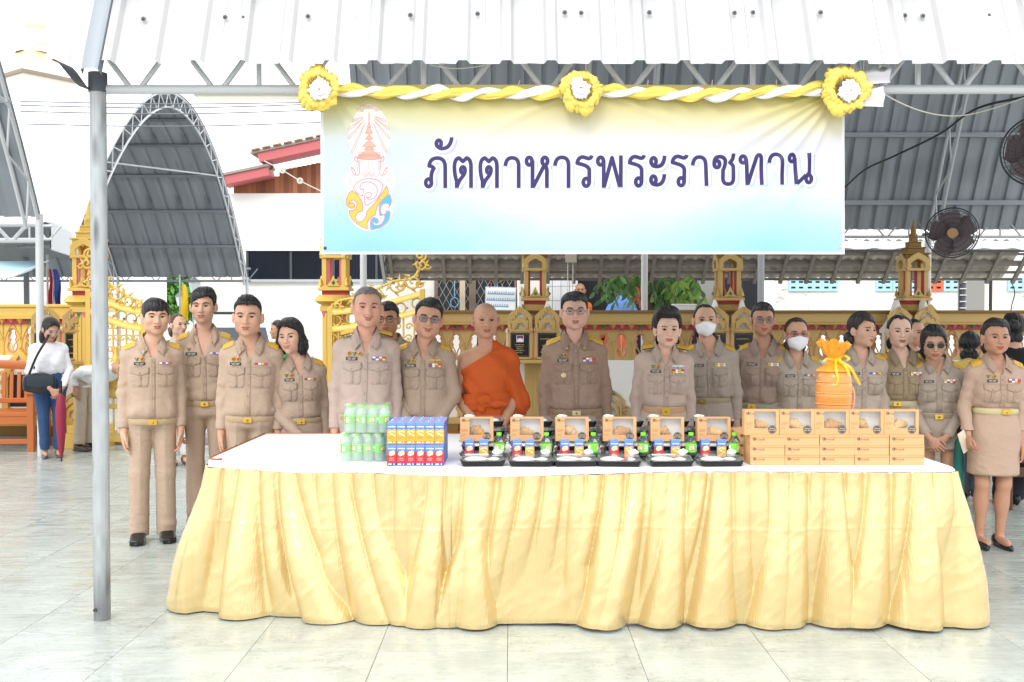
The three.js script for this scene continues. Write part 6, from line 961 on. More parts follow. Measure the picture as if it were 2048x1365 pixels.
function person(c) {
  const h = c.h, s = h / 1.7, fem = c.sex === 'f', bw = (c.bw ?? 1) * (c.sex === 'f' ? 0.92 : 0.87), seed = personSeed++, PW = PROF[c.sex][0], PD = PROF[c.sex][1], X = c.x ?? XA(c.px, c.d);
  const o = thing('person', c.label, 'person', [X, c.y ?? 0, -c.d], c.yaw ?? 0, c.group); o.rotation.z = 0.022 * Math.sin(seed * 2.7);
  const belt = c.belt ?? (c.beltPx ? 1.5 - (c.beltPx - 642) * c.d / FPX : 0.53 * h), sw = (fem ? 0.148 : 0.156) * s * (0.4 + 0.6 * bw), shY = 1.303 * s, nkY = 1.418 * s, vY = (c.vY ?? 1.29) * s, sl = c.slope ?? 0;
  // torso cross sections
  const tw = (y) => interp(y / s, PY, PW) * s * bw, td = (y) => interp(y / s, PY, PD) * s * (0.5 + 0.5 * bw), belly = (y) => (c.belly ?? 0) * Math.exp(-(((y / s - 1.0) / 0.12) ** 2));
  const torso = (x, y, z, f) => { const w = tw(y) + f, d = td(y) + f + belly(y) * 0.5, zz = z - belly(y) * 0.5, ax = Math.abs(x) / w, az = Math.abs(zz) / d, k = Math.pow(Math.pow(ax, 2.4) + Math.pow(az, 2.4), 1 / 2.4); let e = Math.max((k - 1) * Math.min(w, d) * 0.85, y - 1.355 * s - f); if (fem && z > -0.02) { const X2 = Math.abs(x) - 0.07 * s; e = smin(e, Math.hypot(X2, (y - 1.17 * s) * 0.9, z - td(y) * 0.55) - 0.068 * s - f * 0.8, 0.05); } return e; };
  // arms
  const A = [-1, 1].map((sd) => {
    const pose = (sd < 0 ? c.armL : c.armR) ?? 'hang', S = [sd * sw, shY, -0.012 * s]; let E, Wp;
    if (pose === 'clasp') { E = [sd * (sw + 0.062 * s), 1.045 * s, 0.01]; Wp = [sd * 0.062 * s + (c.claspX ?? 0), (c.claspY ?? 0.83) * s, (0.2 + (c.belly ?? 0) + (c.claspZ ?? 0)) * s]; }
    else if (pose === 'phone') { E = [sd * (sw + 0.06 * s), 1.045 * s, -0.02]; Wp = [sd * (sw + 0.075 * s), 0.84 * s, 0.1 * s]; }
    else if (pose === 'chest') { E = [sd * (sw + 0.07 * s), 1.07 * s, 0.0]; Wp = [sd * 0.07 * s, 1.2 * s, 0.19 * s]; }
    else if (pose === 'fore') { E = [sd * (sw + 0.05 * s), 1.06 * s, -0.01]; Wp = [sd * (sw + 0.03 * s), 0.86 * s, 0.12 * s]; }
    else { E = [sd * (sw + (c.out ?? 0.038) * s), 1.035 * s, -0.028 * s]; Wp = [sd * (sw + (c.out ?? 0.038) * 1.05 * s), 0.79 * s, 0.022 * s]; }
    return { S, E, W: Wp, sd, dir: q3(Wp).sub(q3(E)).normalize(), pose };
  });
  const hipS = [0.085 * s * bw, 0.88 * s, 0], kneeS = [(fem ? 0.075 : 0.095) * s * bw, 0.475 * s, 0.012], ankS = [(fem ? 0.07 : 0.1) * s * bw, 0.07 * s, -0.025 * s];
  const legs = (x, y, z, f0, f1, f2) => { const P = [Math.abs(x), y, z]; return smin(cone(...P, hipS, kneeS, 0.088 * s * bw + f0, 0.054 * s * bw + f1), cone(...P, kneeS, ankS, 0.054 * s * bw + f1, 0.036 * s + f2), 0.02); };
  const calf = (x, y, z) => smin(legs(x, y, z, -0.012, -0.004, -0.004), ell(Math.abs(x), y, z, kneeS[0] * 0.98, 0.34 * s, -0.02 * s, 0.05 * s, 0.1 * s, 0.052 * s), 0.03);
  const hw = (c.headW ?? (fem ? 0.97 : 1)) * 1.06, hs = (c.hs ?? 1) * (fem ? 0.97 : 1.03), hx = c.hx ?? 0, eyeY = h - (c.hairTop ?? 0.013) - 0.112 * hs, hz = 0.035 * s + (c.hz ?? 0);
  const headQ = new THREE.Quaternion().setFromEuler(new THREE.Euler(c.hpitch ?? 0, c.hyaw ?? 0, c.htilt ?? 0, 'YXZ'));
  const toHead = (g) => { g.scale(hs, hs, hs); g.translate(0, 0.11, 0.03); g.applyQuaternion(headQ); g.translate(hx, eyeY - 0.11, hz - 0.03); return bendGeo(g, c.bend, 0.9 * s); };
  // ---- skin: one continuous body
  const skin = new THREE.Color(c.skin ?? (fem ? '#d3a081' : '#c8926f')).offsetHSL(0, -0.07, 0.015), F = { w: hw, jaw: fem ? 0.86 : 1.05, cheek: 1, nose: fem ? 1 : 1.1, smile: 0, eye: fem ? 1.15 : 0.95, neck: fem ? 0.86 : 1.0, age: 0, ...(c.face ?? {}) }; { const rv = rngOf(seed * 13); F.jaw *= 0.93 + 0.14 * rv(); F.nose *= 0.92 + 0.2 * rv(); F.cheek *= 0.92 + 0.18 * rv(); F.smile += 0.3 * (rv() - 0.5); }
  const hf = headField(F);
  const headG = surfaceNets(hf, [-0.1, -0.2, -0.125], [0.1, 0.125, 0.115], 0.0033);
  const lip = new THREE.Color(c.lip ?? (fem ? '#a8453f' : '#97564a')), ES = 0.0315 * (0.5 + 0.5 * hw), scalp = c.scalp ? new THREE.Color(c.scalp) : null;
  const colHead = (p, col) => { for (let i = 0; i < p.count; i++) { const x = p.getX(i), y = p.getY(i), z = p.getZ(i), sm = F.smile * 0.005, my = -0.066 + sm * (Math.abs(x) / 0.022) ** 2; let k = skin.clone(); const L = Math.min(ell(Math.abs(x), y, z, 0.005, my + 0.0045, 0.085, 0.022, 0.0054, 0.013), ell(x, y, z, 0, my - 0.0066, 0.084, 0.02, 0.0068, 0.012)); k.lerp(lip, (1 - smoothstep(L, -0.001, 0.0012)) * 0.85 * (z > 0.05 ? 1 : 0)); const bl = Math.exp(-(((Math.abs(x) - 0.04) / 0.02) ** 2) - (((y + 0.028) / 0.02) ** 2)) * (z > 0.03 ? 1 : 0); k.lerp(new THREE.Color('#c2715c'), bl * (fem ? 0.22 : 0.12)); if (F.smile > 1.2 && Math.abs(x) < 0.016 && Math.abs(y - my) < 0.0022 && z > 0.06) k.set('#efe9df'); if (scalp) { const ph = Math.atan2(Math.abs(x), z + 0.01); k.lerp(scalp, 0.55 * smoothstep(y, hairline(ph, HAIR.neat) - 0.006, hairline(ph, HAIR.neat) + 0.012)); } const n = 1 + 0.05 * noise(x * 50, y * 50, z * 50 + seed); col.push(k.r * n, k.g * n, k.b * n); } };
  const hc = []; colHead(headG.attributes.position, hc); headG.setAttribute('color', new THREE.Float32BufferAttribute(hc, 3)); toHead(headG);
  const bare = c.bareArm, bodyF = (x, y, z) => {
    let e = smax(torso(x, y, z, -0.008 * s), 0.8 * s - y, 0.05); e = smin(e, cone(x, y, z, [hx * 0.7, eyeY - 0.1 * hs, hz - 0.035], [0, nkY - 0.03, -0.02], 0.043 * hs * F.neck, 0.058 * s), 0.03);
    for (const a of A) { e = smin(e, cone(x, y, z, [0, nkY - 0.035 * s, -0.018], a.S, 0.05 * s, 0.05 * s), 0.04); let r = smin(cone(x, y, z, a.S, a.E, 0.05 * s, 0.039 * s), cone(x, y, z, a.E, a.W, 0.041 * s, 0.026 * s), 0.015); e = smin(e, r, bare ? 0.03 : 0.012); }
    e = smin(e, fem && c.bottom === 'skirt' ? calf(x, y, z) : legs(x, y, z, -0.012, -0.008, -0.006), 0.03);
    if (fem || c.feet) e = smin(e, ell(Math.abs(x), y, z, ankS[0], 0.045, 0.045, 0.03, 0.03, 0.1), 0.02);
    return e;
  };
  const bodyG = bendGeo(surfaceNets(bodyF, [-0.42, -0.01, -0.22], [0.42, nkY + 0.12 * s, 0.34], bare ? 0.009 : 0.013), c.bend, 0.9 * s);
  { const n = bodyG.attributes.position.count, cc = []; for (let i = 0; i < n; i++) cc.push(skin.r, skin.g, skin.b); bodyG.setAttribute('color', new THREE.Float32BufferAttribute(cc, 3)); }
  const skinGeos = [headG, bodyG];
  for (const a of A) {
    const g = HANDS[a.pose === 'phone' ? 'fist' : 'relaxed'][a.sd < 0 ? 0 : 1].clone(); const k = s * (fem ? 0.92 : 1.0); g.scale(k, k, k);
    const down = V(0, -1, 0), dir = a.dir.clone(); if (a.pose === 'hang') dir.lerp(down, 0.5).normalize(); if (a.pose === 'clasp') { g.rotateY(a.sd * -1.2); dir.lerp(V(-a.sd * 0.6, -0.75, 0.15), 0.75).normalize(); }
    g.applyQuaternion(new THREE.Quaternion().setFromUnitVectors(down, dir)); g.translate(a.W[0] + dir.x * 0.012, a.W[1] + dir.y * 0.012, a.W[2] + dir.z * 0.012 + (a.pose === 'clasp' ? (a.sd < 0 ? 0.022 : 0) : 0)); bendGeo(g, c.bend, 0.9 * s);
    const cc = []; for (let i = 0; i < g.attributes.position.count; i++) cc.push(skin.r * 0.97, skin.g * 0.93, skin.b * 0.92); g.setAttribute('color', new THREE.Float32BufferAttribute(cc, 3)); skinGeos.push(g);
  }
  for (const g of skinGeos) g.deleteAttribute('uv');
  part('body', mergeGeometries(skinGeos), SKINMAT, o);
  // ---- face furniture
  const hg = new THREE.Group(); // helper transform for small head parts
  const headPt = (g) => toHead(g);
  for (const sd of [-1, 1]) {
    const e = EYEGEO.clone(); e.rotateY((c.gaze ?? 0)); e.translate(sd * ES, 0, 0.0635); part('eye', headPt(e), EYEMAT, o);
    const br = new THREE.TubeGeometry(new THREE.CatmullRomCurve3([V(sd * (ES - 0.016), 0.0195, 0.0885), V(sd * (ES - 0.002), 0.0235, 0.0845), V(sd * (ES + 0.012), 0.0225, 0.0765), V(sd * (ES + 0.019), 0.0185, 0.0685)]), 10, fem ? 0.0026 : 0.0038, 5); part('eyebrow', headPt(br), HAIRMAT(c.browCol ?? '#2a2220'), o);
    const la = new THREE.TubeGeometry(new THREE.CatmullRomCurve3([V(sd * (ES - 0.0125), 0.0004, 0.0725), V(sd * ES, 0.0046 * F.eye + 0.0008, 0.0778), V(sd * (ES + 0.0135), 0.002, 0.0695)]), 10, fem ? 0.0027 : 0.0022, 4); part('eyelash', headPt(la), M('#1c1614', 0.6), o);
  }
  if (c.hair) part('hair', headPt(hairUV(surfaceNets(((f) => (x, y, z) => f(x / (0.6 + 0.4 * hw), y, z))(hairField({ ...HAIR[c.hair], ...(c.hairOpt ?? {}) }, seed)), [-0.14, c.hair === 'long' ? -0.25 : -0.15, -0.18], [0.14, 0.175, 0.12], 0.0036))), hairMat(c.hairCol ?? '#121014'), o);
  if (c.glasses) {
    const G = c.glasses, fm = M(G.frame, 0.35, { metalness: 0.4 }), rx = G.rx ?? 0.0235, ry = G.ry ?? 0.0185, gl = part('glasses', headPt(tubeGeo([V(-0.01, 0.004, 0.094), V(0, 0.007, 0.097), V(0.01, 0.004, 0.094)], G.r ?? 0.0016, 8, 5)), fm, o);
    for (const sd of [-1, 1]) {
      const ring = []; for (let i = 0; i < 20; i++) { const a = i * 0.314, n = 3, cx = Math.cos(a), sy = Math.sin(a), k = Math.pow(Math.abs(cx) ** n + Math.abs(sy) ** n, -1 / n); ring.push(V(sd * 0.034 + cx * k * rx, -0.002 + sy * k * ry, 0.0935 - Math.abs(sd * 0.034 + cx * k * rx) ** 2 * 3.2)); }
      part('rim', headPt(tubeGeo(ring, G.r ?? 0.0016, 40, 5, true)), fm, gl);
      part('lens', headPt(gridGeo(6, 6, (u, v) => { const a = u * 6.283, n = 3, cx = Math.cos(a), sy = Math.sin(a), k = Math.pow(Math.abs(cx) ** n + Math.abs(sy) ** n, -1 / n) * v, x = sd * 0.034 + cx * k * rx; return V(x, -0.002 + sy * k * ry, 0.0937 - x * x * 3.2); })), M(G.lens ?? '#f2f5f6', 0.03, { transmission: G.tint ? (G.dark ? 0.8 : 0.94) : 0.985, thickness: 0, ior: 1.5 }), gl);
      part('temple', headPt(tubeGeo([V(sd * 0.056, 0.004, 0.083), V(sd * 0.074, 0.004, 0.045), V(sd * 0.08, 0.002, -0.005), V(sd * 0.08, -0.012, -0.02)], G.r ?? 0.0016, 12, 5)), fm, gl);
    }
  }
  if (c.mask) {
    const mf = (x, y, z) => { let e = smin(hf(x, y, z) - 0.004, ell(x, y, z, 0, -0.058, 0.062, 0.052, 0.05, 0.046), 0.02); const top = -0.008 - Math.abs(x) * 0.42 + 0.006 * smoothstep(Math.abs(x), 0.012, 0), bot = -0.118 + Math.abs(x) * 0.5; e = smax(e, y - top, 0.004); e = smax(e, bot - y, 0.004); e = smax(e, 0.018 + Math.abs(x) * 0.12 - z, 0.004); return e - 0.0012 * Math.exp(-((x / 0.004) ** 2)); };
    const mk = part('face_mask', headPt(surfaceNets(mf, [-0.1, -0.13, 0.0], [0.1, 0.02, 0.125], 0.0036)), M('#eef0f3', 0.8), o);
    for (const sd of [-1, 1]) part('ear_loop', headPt(tubeGeo([V(sd * 0.058, -0.03, 0.055), V(sd * 0.076, -0.012, 0.01), V(sd * 0.083, -0.012, -0.02), V(sd * 0.076, -0.045, 0.005), V(sd * 0.056, -0.07, 0.045)], 0.0012, 20, 4)), M('#eef0f3', 0.8), mk);
  }
  if (c.earring) for (const sd of [-1, 1]) { const e = new THREE.SphereGeometry(0.0055, 8, 6); e.translate(sd * 0.081, -0.04, 0.004); part('earring', headPt(e), M('#f0ece6', 0.2), o); }
  // ---- clothes
  const cm = c.cloth ?? {}, top = cm.top ?? '#b59b83', topM = clothMat(top), botM = clothMat(cm.bottom ?? top);
  const sleeveEnd = c.shortSleeve ? 0.55 : 1;
  const wr = (x, y, z) => { const b = Math.exp(-(((y - belt - 0.05) / 0.07) ** 2)), n1 = noise(x * 10 + y * 5, y * 13 - x * 4, z * 10 + seed), n2 = noise(x * 22 - y * 9, y * 20 + x * 11, z * 22 + seed); return (0.0042 + 0.006 * b) * (1 - Math.abs(n1) * 2.4) * 0.6 + 0.0016 * n2 + 0.005 * b * noise(x * 34, y * 9, seed); };
  const shirtF = (x, y, z) => {
    let e = torso(x, y, z, 0.012 * s + 0.012 * s * Math.exp(-(((y - belt - 0.045) / 0.055) ** 2)) - 0.01 * smoothstep(belt + 0.03 - y, 0, 0.04));
    e += wr(x, y, z); e = smax(e, (c.untucked ? belt - 0.12 : belt) - y, 0.008);
    for (const a of A) {
      e = smin(e, cone(x, y, z, [0, nkY - 0.035 * s, -0.02], a.S, 0.058 * s, 0.056 * s), 0.035);
      const mid = a.E; let up = cone(x, y, z, a.S, mid, 0.0585 * s, 0.048 * s), lo = cone(x, y, z, mid, a.W, 0.048 * s, 0.037 * s);
      const px = x - a.W[0], py = y - a.W[1], pz = z - a.W[2]; lo = smax(lo, px * a.dir.x + py * a.dir.y + pz * a.dir.z + 0.01, 0.006);
      if (c.shortSleeve) { const sx = x - lerp(a.S[0], mid[0], 0.62), sy = y - lerp(a.S[1], mid[1], 0.62), d2 = q3(mid).sub(q3(a.S)).normalize(); up = smax(up, sx * d2.x + sy * d2.y, 0.005); lo = 1; }
      const el = Math.hypot(x - mid[0], y - mid[1], z - mid[2]); const fold = 0.0036 * Math.sin((y * 62 + x * 30 * a.sd + z * 34) + 3 * noise(x * 9, y * 9, z * 9 + seed)) * Math.exp(-((el / 0.13) ** 2)) + 0.001 * Math.sin(y * 95 + z * 55 + seed) + 0.0045 * (Math.abs(noise(x * 9, y * 11 + x * 8 * a.sd, z * 9 + seed + 3)) - 0.3);
      const cuff = c.shortSleeve ? 0 : -0.003 * smoothstep(px * a.dir.x + py * a.dir.y + pz * a.dir.z, -0.065, -0.06);
      const arm = smin(up, lo, 0.02) + fold + cuff, topw = smoothstep(y, shY - 0.1 * s, shY);
      e = smin(e, arm, 0.009 + 0.03 * topw);
    }
    const open = c.vW ?? 0.27; if (c.collar !== false) { e = smax(e, -Math.max(Math.abs(x) - 0.008 - Math.max(0, y - vY) * open, vY - y, -z + 0.0), 0.004); }
    e = smax(e, -(Math.hypot(x, (z + 0.012) * 0.95) - 0.062 * s - (y < nkY - 0.02 ? (nkY - 0.02 - y) * -1.2 : 0)) * (y > nkY - 0.06 ? 1 : 0) - (y > nkY - 0.06 ? 0 : 1), 0.004);
    return e;
  };
  const surfOf = (f) => (x, y) => { let z = 0.34; for (let i = 0; i < 40; i++) { const q = f(x, y, z); if (q < 0.0006) break; z -= Math.max(q * 0.75, 0.0004); if (z < -0.1) break; } return z; };
  if (c.robe) robe(c, o, { s, torso, A, shY, nkY, tw, td, legs, surfOf, h, seed, belt });
  else {
    part(c.shirtName ?? 'shirt', clothUV(surfaceNets(shirtF, [-0.44, belt - 0.15, -0.24], [0.44, nkY + 0.03, 0.36], c.far ? 0.014 : 0.0082), c.bend, 0.9 * s, seed), topM, o);
    const sf = surfOf(shirtF), onto = (n, g, m, par = o) => part(n, bendGeo(g, c.bend, 0.9 * s), m, par);
    if (c.collar !== false && !c.far) for (const sd of [-1, 1]) {
      const zf = (x, y) => sf(x, y) + 0.006, n0 = [sd * 0.03 * s, Math.max(vY + 0.03, nkY - 0.075 * s)], tp = [sd * 0.062 * s, (c.tipY ?? 1.295) * s];
      const inn = new THREE.CatmullRomCurve3([V(0, nkY + 0.045 * s, -0.08 * s), V(sd * 0.042 * s, nkY + 0.044 * s, -0.062 * s), V(sd * 0.063 * s, nkY + 0.032 * s, -0.012), V(sd * 0.052 * s, nkY - 0.012 * s, 0.046 * s), V(n0[0], n0[1], zf(...n0))]);
      const out = new THREE.CatmullRomCurve3([V(0, nkY - 0.02 * s, -0.095 * s), V(sd * 0.06 * s, nkY - 0.018 * s, -0.082 * s), V(sd * 0.092 * s, nkY - 0.034 * s, -0.01), V(sd * 0.09 * s, nkY - 0.066 * s, 0.06 * s), V(tp[0], tp[1], zf(...tp))]);
      part('collar', mergeGeometries([0, 0.006].map((off) => gridGeo(26, 6, (u, v) => { const p = inn.getPoint(u).lerp(out.getPoint(u), v); const k = Math.sin(v * 3.14) * 0.007 + 0.006 * v; return p.add(V(sd * k * 0.6, k * 0.5, k * 0.8 + off)); }))), topM, o);
      if (c.pin !== false) { const q = [sd * 0.056 * s, (c.tipY ?? 1.302) * s + 0.026]; const g = new THREE.OctahedronGeometry(0.0085); g.scale(1, 1.2, 0.4); g.translate(q[0], q[1], zf(...q) + 0.012); part('collar_pin', g, GOLDP, o); }
    }
    if (c.uniform) {
      onto('placket', patch(sf, (u, v) => [lerp(-0.016, 0.016, u), lerp(vY - 0.005, belt + 0.012, v)], 4, 30, 0.0035), topM);
      for (let i = 0; i < 5; i++) { const y = lerp(vY - 0.03, belt + 0.06, i / 4), g = new THREE.CylinderGeometry(0.0062, 0.0062, 0.003, 10); g.rotateX(Math.PI / 2); g.translate(0, y, sf(0, y) + 0.006); onto('button', g, M('#a08b76', 0.4)); }
      const py = (c.pocketY ?? 1.225) * s, pw = (fem ? 0.052 : 0.058) * s, pxx = (fem ? 0.078 : 0.088) * s * (0.5 + 0.5 * bw);
      for (const sd of [-1, 1]) {
        const cx = sd * pxx; const pk = onto('chest_pocket', patch(sf, (u, v) => { const r = v > 0.85 ? 1 - (v - 0.85) * 1.3 : 1; return [cx + (u - 0.5) * 2 * pw * r, py - 0.012 - v * 0.125 * s]; }, 10, 10, 0.0032), topM);
        onto('pocket_flap', patch(sf, (u, v) => { const a = Math.abs(u - 0.5) * 2, b = 0.036 + 0.016 * (1 - a) ** 0.8; return [cx + (u - 0.5) * 2 * (pw + 0.003), py - v * b * s * 1.15]; }, 12, 5, 0.0075), topM, pk);
        onto('pleat', patch(sf, (u, v) => [cx + (u - 0.5) * 0.022, py - 0.052 * s - v * 0.08 * s], 2, 6, 0.006), topM, pk);
        const b = new THREE.CylinderGeometry(0.006, 0.006, 0.003, 10); b.rotateX(Math.PI / 2); b.translate(cx, py - 0.042 * s, sf(cx, py - 0.042 * s) + 0.01); onto('pocket_button', b, M('#a08b76', 0.4), pk);
      }
      const front = (n, g, m, x, y, dz, par) => { g.translate(x, y, sf(x, y) + dz); return onto(n, g, m, par); };
      front('name_badge', new THREE.BoxGeometry(0.072 * s, 0.02 * s, 0.005), BADGES, -pxx, py + 0.024 * s, 0.009);
      (c.medals ?? [0, 1]).forEach((k, i) => { const x = -pxx + (i - 0.5) * 0.034, y = py + 0.055 * s + (k > 1 ? 0.005 : 0), md = front('medal', k === 0 ? new THREE.CylinderGeometry(0.003, 0.016, 0.004, 3).rotateX(Math.PI / 2) : new THREE.TorusGeometry(0.0105, 0.004, 6, 14), k === 0 ? M('#4d6b52', 0.4, { metalness: 0.4 }) : GOLDP, x, y, 0.009); front('medal_centre', new THREE.SphereGeometry(0.006, 8, 6), k === 2 ? M('#3a56b0', 0.4) : k === 1 ? M('#c4543c', 0.5) : GOLDP, x, y, 0.01, md); });
      if (c.star) { const g = new THREE.OctahedronGeometry(0.02); g.scale(1, 1, 0.3); const st = front('star_badge', g, M('#d9c88a', 0.3, { metalness: 0.8 }), -pxx + 0.004, py - 0.075 * s, 0.012); const g2 = new THREE.OctahedronGeometry(0.02); g2.rotateZ(0.785); g2.scale(1, 1, 0.3); front('star_rays', g2, M('#d9c88a', 0.3, { metalness: 0.8 }), -pxx + 0.004, py - 0.075 * s, 0.012, st); }
      if (c.wings) { const wg = (sd) => gridGeo(8, 3, (u, v) => V(sd * (0.006 + 0.034 * u), (0.5 - v) * 0.014 * (1 - u * 0.6) + 0.006 * Math.sin(u * 2.6), 0)); const wn = front('wing_badge', mergeGeometries([wg(-1), wg(1)]), M(c.wings, 0.35, { metalness: 0.6 }), pxx, py + 0.056 * s, 0.01); front('wing_centre', new THREE.SphereGeometry(0.009, 10, 8), M(c.wings, 0.3, { metalness: 0.6 }), pxx, py + 0.062 * s, 0.01, wn); }
      const RB = [['#b8323f', '#e9e6ee', '#e3bf4a', '#c43a4a'], ['#e8e4ea', '#8a5fb0', '#d9cfe6', '#c24a55'], ['#e0b83f', '#f2efe4', '#e6c55a', '#dfe0ea'], ['#3f6fb5', '#e9e6ee', '#d4553f', '#e7c560']];
      const set = c.ribbons ?? [0, 1]; const bar0 = front('ribbon_bar', new THREE.BoxGeometry(0.086 * s, set.length * 0.0125, 0.003), M('#5a4a2c', 0.5), pxx, py + 0.026 * s, 0.0065);
      const rz = sf(pxx, py + 0.026 * s) + 0.0088; set.forEach((ri, r) => RB[ri].forEach((cc, i) => onto('ribbon', new THREE.BoxGeometry(0.0185 * s, 0.0108, 0.003).translate(pxx + (i - 1.5) * 0.0205 * s, py + 0.026 * s + (r - (set.length - 1) / 2) * 0.0125, rz), M(cc, 0.7), bar0)));
    }
    if (c.boards !== false && c.uniform) for (const sd of [-1, 1]) { // shoulder boards
      const topY = (x, z) => { let y = nkY + 0.12; for (let i = 0; i < 40; i++) { const q = shirtF(x, y, z); if (q < 0.0006) break; y -= Math.max(q * 0.75, 0.0004); } return y; };
      const x0 = 0.078 * s, x1 = sw + (c.flatBoards ? 0.018 : 0.036) * s, hwid = c.flatBoards ? 0.034 : 0.036, y0 = topY(sd * x0, -0.012), y1 = topY(sd * x1 * 0.92, -0.012);
      const bd = (a, b, t, n, m, par, w = hwid) => part(n, gridGeo(14, 6, (u, v) => { const x = lerp(a, b, u), w2 = (v - 0.5) * 2 * w * (u > 0.9 ? 1 - (u - 0.9) * 2 : 1), yl = c.flatBoards ? lerp(y0, y1 + 0.012, (x - x0) / (x1 - x0)) + 0.012 : topY(sd * x, 0.006 + w2) + 0.004; return V(sd * x, yl + t + (Math.abs(v - 0.5) > 0.45 ? -0.006 : 0) - (c.flatBoards ? w2 * 0.35 : 0), 0.006 + w2 * 1.0); }), m, par ?? o);
      const b1 = bd(x0, x1, 0.004, 'shoulder_board', c.flatBoards ? M('#2a2622', 0.6) : topM); bd(c.flatBoards ? x0 + 0.004 : lerp(x0, x1, c.band ?? 0.35), x1 - (c.flatBoards ? 0.002 : 0), 0.008, 'gold_band', STRIPE, b1, c.flatBoards ? hwid * 0.82 : hwid * 0.96);
      const st = new THREE.OctahedronGeometry(0.009); st.scale(1, 0.5, 1); const sx = lerp(x0, x1, 0.3); st.translate(sd * sx, topY(sd * sx, -0.012) + (c.flatBoards ? 0.026 : 0.014), -0.012); part('board_star', st, GOLDP, b1);
    }
    // lower half
    if (c.bottom === 'skirt') {
      const hem = c.hem ?? 0.42 * h, sk = (x, y, z) => { const w = (y > 0.8 * s ? tw(y) : lerp(0.17 * s * bw, 0.163 * s * bw, (0.8 * s - y) / 0.4)) + 0.009, d = td(Math.max(y, 0.8 * s)) + 0.012 + belly(y) * 0.5 + 0.008 * smoothstep(0.8 * s - y, 0, 0.3); const k = Math.pow(Math.pow(Math.abs(x) / w, 2.3) + Math.pow(Math.abs(z) / d, 2.3), 1 / 2.3); return smax(smax((k - 1) * d * 0.85 + 0.0025 * noise(x * 9, y * 7, z * 9 + seed), hem - y, 0.004), y - belt - 0.004, 0.004); };
      part('skirt', clothUV(surfaceNets(sk, [-0.28, hem - 0.03, -0.22], [0.28, belt + 0.04, 0.24], 0.01), 0, 1, seed), botM, o);
    } else if (c.bottom !== 'none') {
      const tr = (x, y, z) => { let e = smax(torso(x, y, z, 0.008 * s), 0.8 * s - y, 0.05); const P = [Math.abs(x), y, z]; const lg = smin(cone(...P, hipS, kneeS, 0.094 * s * bw, 0.074 * s * bw * (c.slim ?? 1)), cone(...P, kneeS, [ankS[0], 0.05, -0.012], 0.074 * s * bw * (c.slim ?? 1), 0.066 * s * (c.slim ?? 1)), 0.02); e = smin(e, lg, 0.03); const cr = 0.0045 * Math.exp(-(((P[0] - lerp(ankS[0], hipS[0], clamp(y / 0.9, 0, 1))) / 0.01) ** 2)) * (z > 0 ? 1 : 0) * smoothstep(y, 0.1, 0.3); e += -cr + 0.003 * noise(x * 13, y * 9, z * 13 + seed) + 0.006 * noise(x * 9, y * 26, z * 9 + seed) * smoothstep(0.3 - y, 0, 0.2); e = smax(e, y - belt - 0.006, 0.004); return smax(e, (c.cuffY ?? 0.035) - y, 0.006); };
      part(c.trouserName ?? 'trousers', clothUV(surfaceNets(tr, [-0.3, 0.0, -0.2], [0.3, belt + 0.04, 0.22], 0.0105), c.bend, 0.9 * s, seed), botM, o);
    }
    if (c.uniform || c.beltOn) {
      const bz = (a, f) => { const w = tw(belt) + f, d = td(belt) + f + belly(belt) * 0.5, n = 2.4, cx = Math.cos(a), sz = Math.sin(a), k = Math.pow(Math.abs(cx) ** n + Math.abs(sz) ** n, -1 / n); return [cx * k * w, sz * k * d + belly(belt) * 0.5]; };
      const bm = M(cm.belt ?? '#a08c6e', 0.6), bh = c.beltH ?? 0.036, bl = part('belt', gridGeo(60, 4, (u, v) => { const [x, z] = bz(u * 6.283, 0.0155 + (v === 0 || v === 1 ? -0.004 : 0)); return V(x, belt - 0.004 - v * bh, z); }), bm, o);
      const bx = c.buckleX ?? 0, [, bzz] = bz(Math.acos(clamp(bx / (tw(belt) + 0.016), -1, 1)), 0.016); const g = new RoundedBoxGeometry(0.056, bh * 0.95, 0.008, 2, 0.003); g.translate(bx, belt - 0.004 - bh / 2, bzz + 0.006); part('buckle', g, M(cm.buckle ?? '#d8b24c', 0.3, { metalness: 0.7 }), bl); const g2 = new THREE.OctahedronGeometry(0.01); g2.scale(1, 1, 0.4); g2.translate(bx, belt - 0.004 - bh / 2, bzz + 0.011); part('buckle_emblem', g2, M('#b08a34', 0.35, { metalness: 0.7 }), bl);
    }
  }
  if (c.shoes !== false) for (const sd of [-1, 1]) { const g = (sd < 0 ? SHOE : SHOE)[c.shoes ?? c.sex].clone(); const k = s * (fem ? 0.95 : 1); g.scale(k, k, k); g.rotateY(sd * 0.1); g.translate(sd * ankS[0], 0.001, ankS[2] + 0.02); part('shoe', g, M(c.shoeCol ?? '#17171b', 0.28), o); }
  if (c.extra) c.extra(o, { A, s, h, sf: c.robe ? null : surfOf(shirtF), tw, td, belt, toHead });
  return o;
}
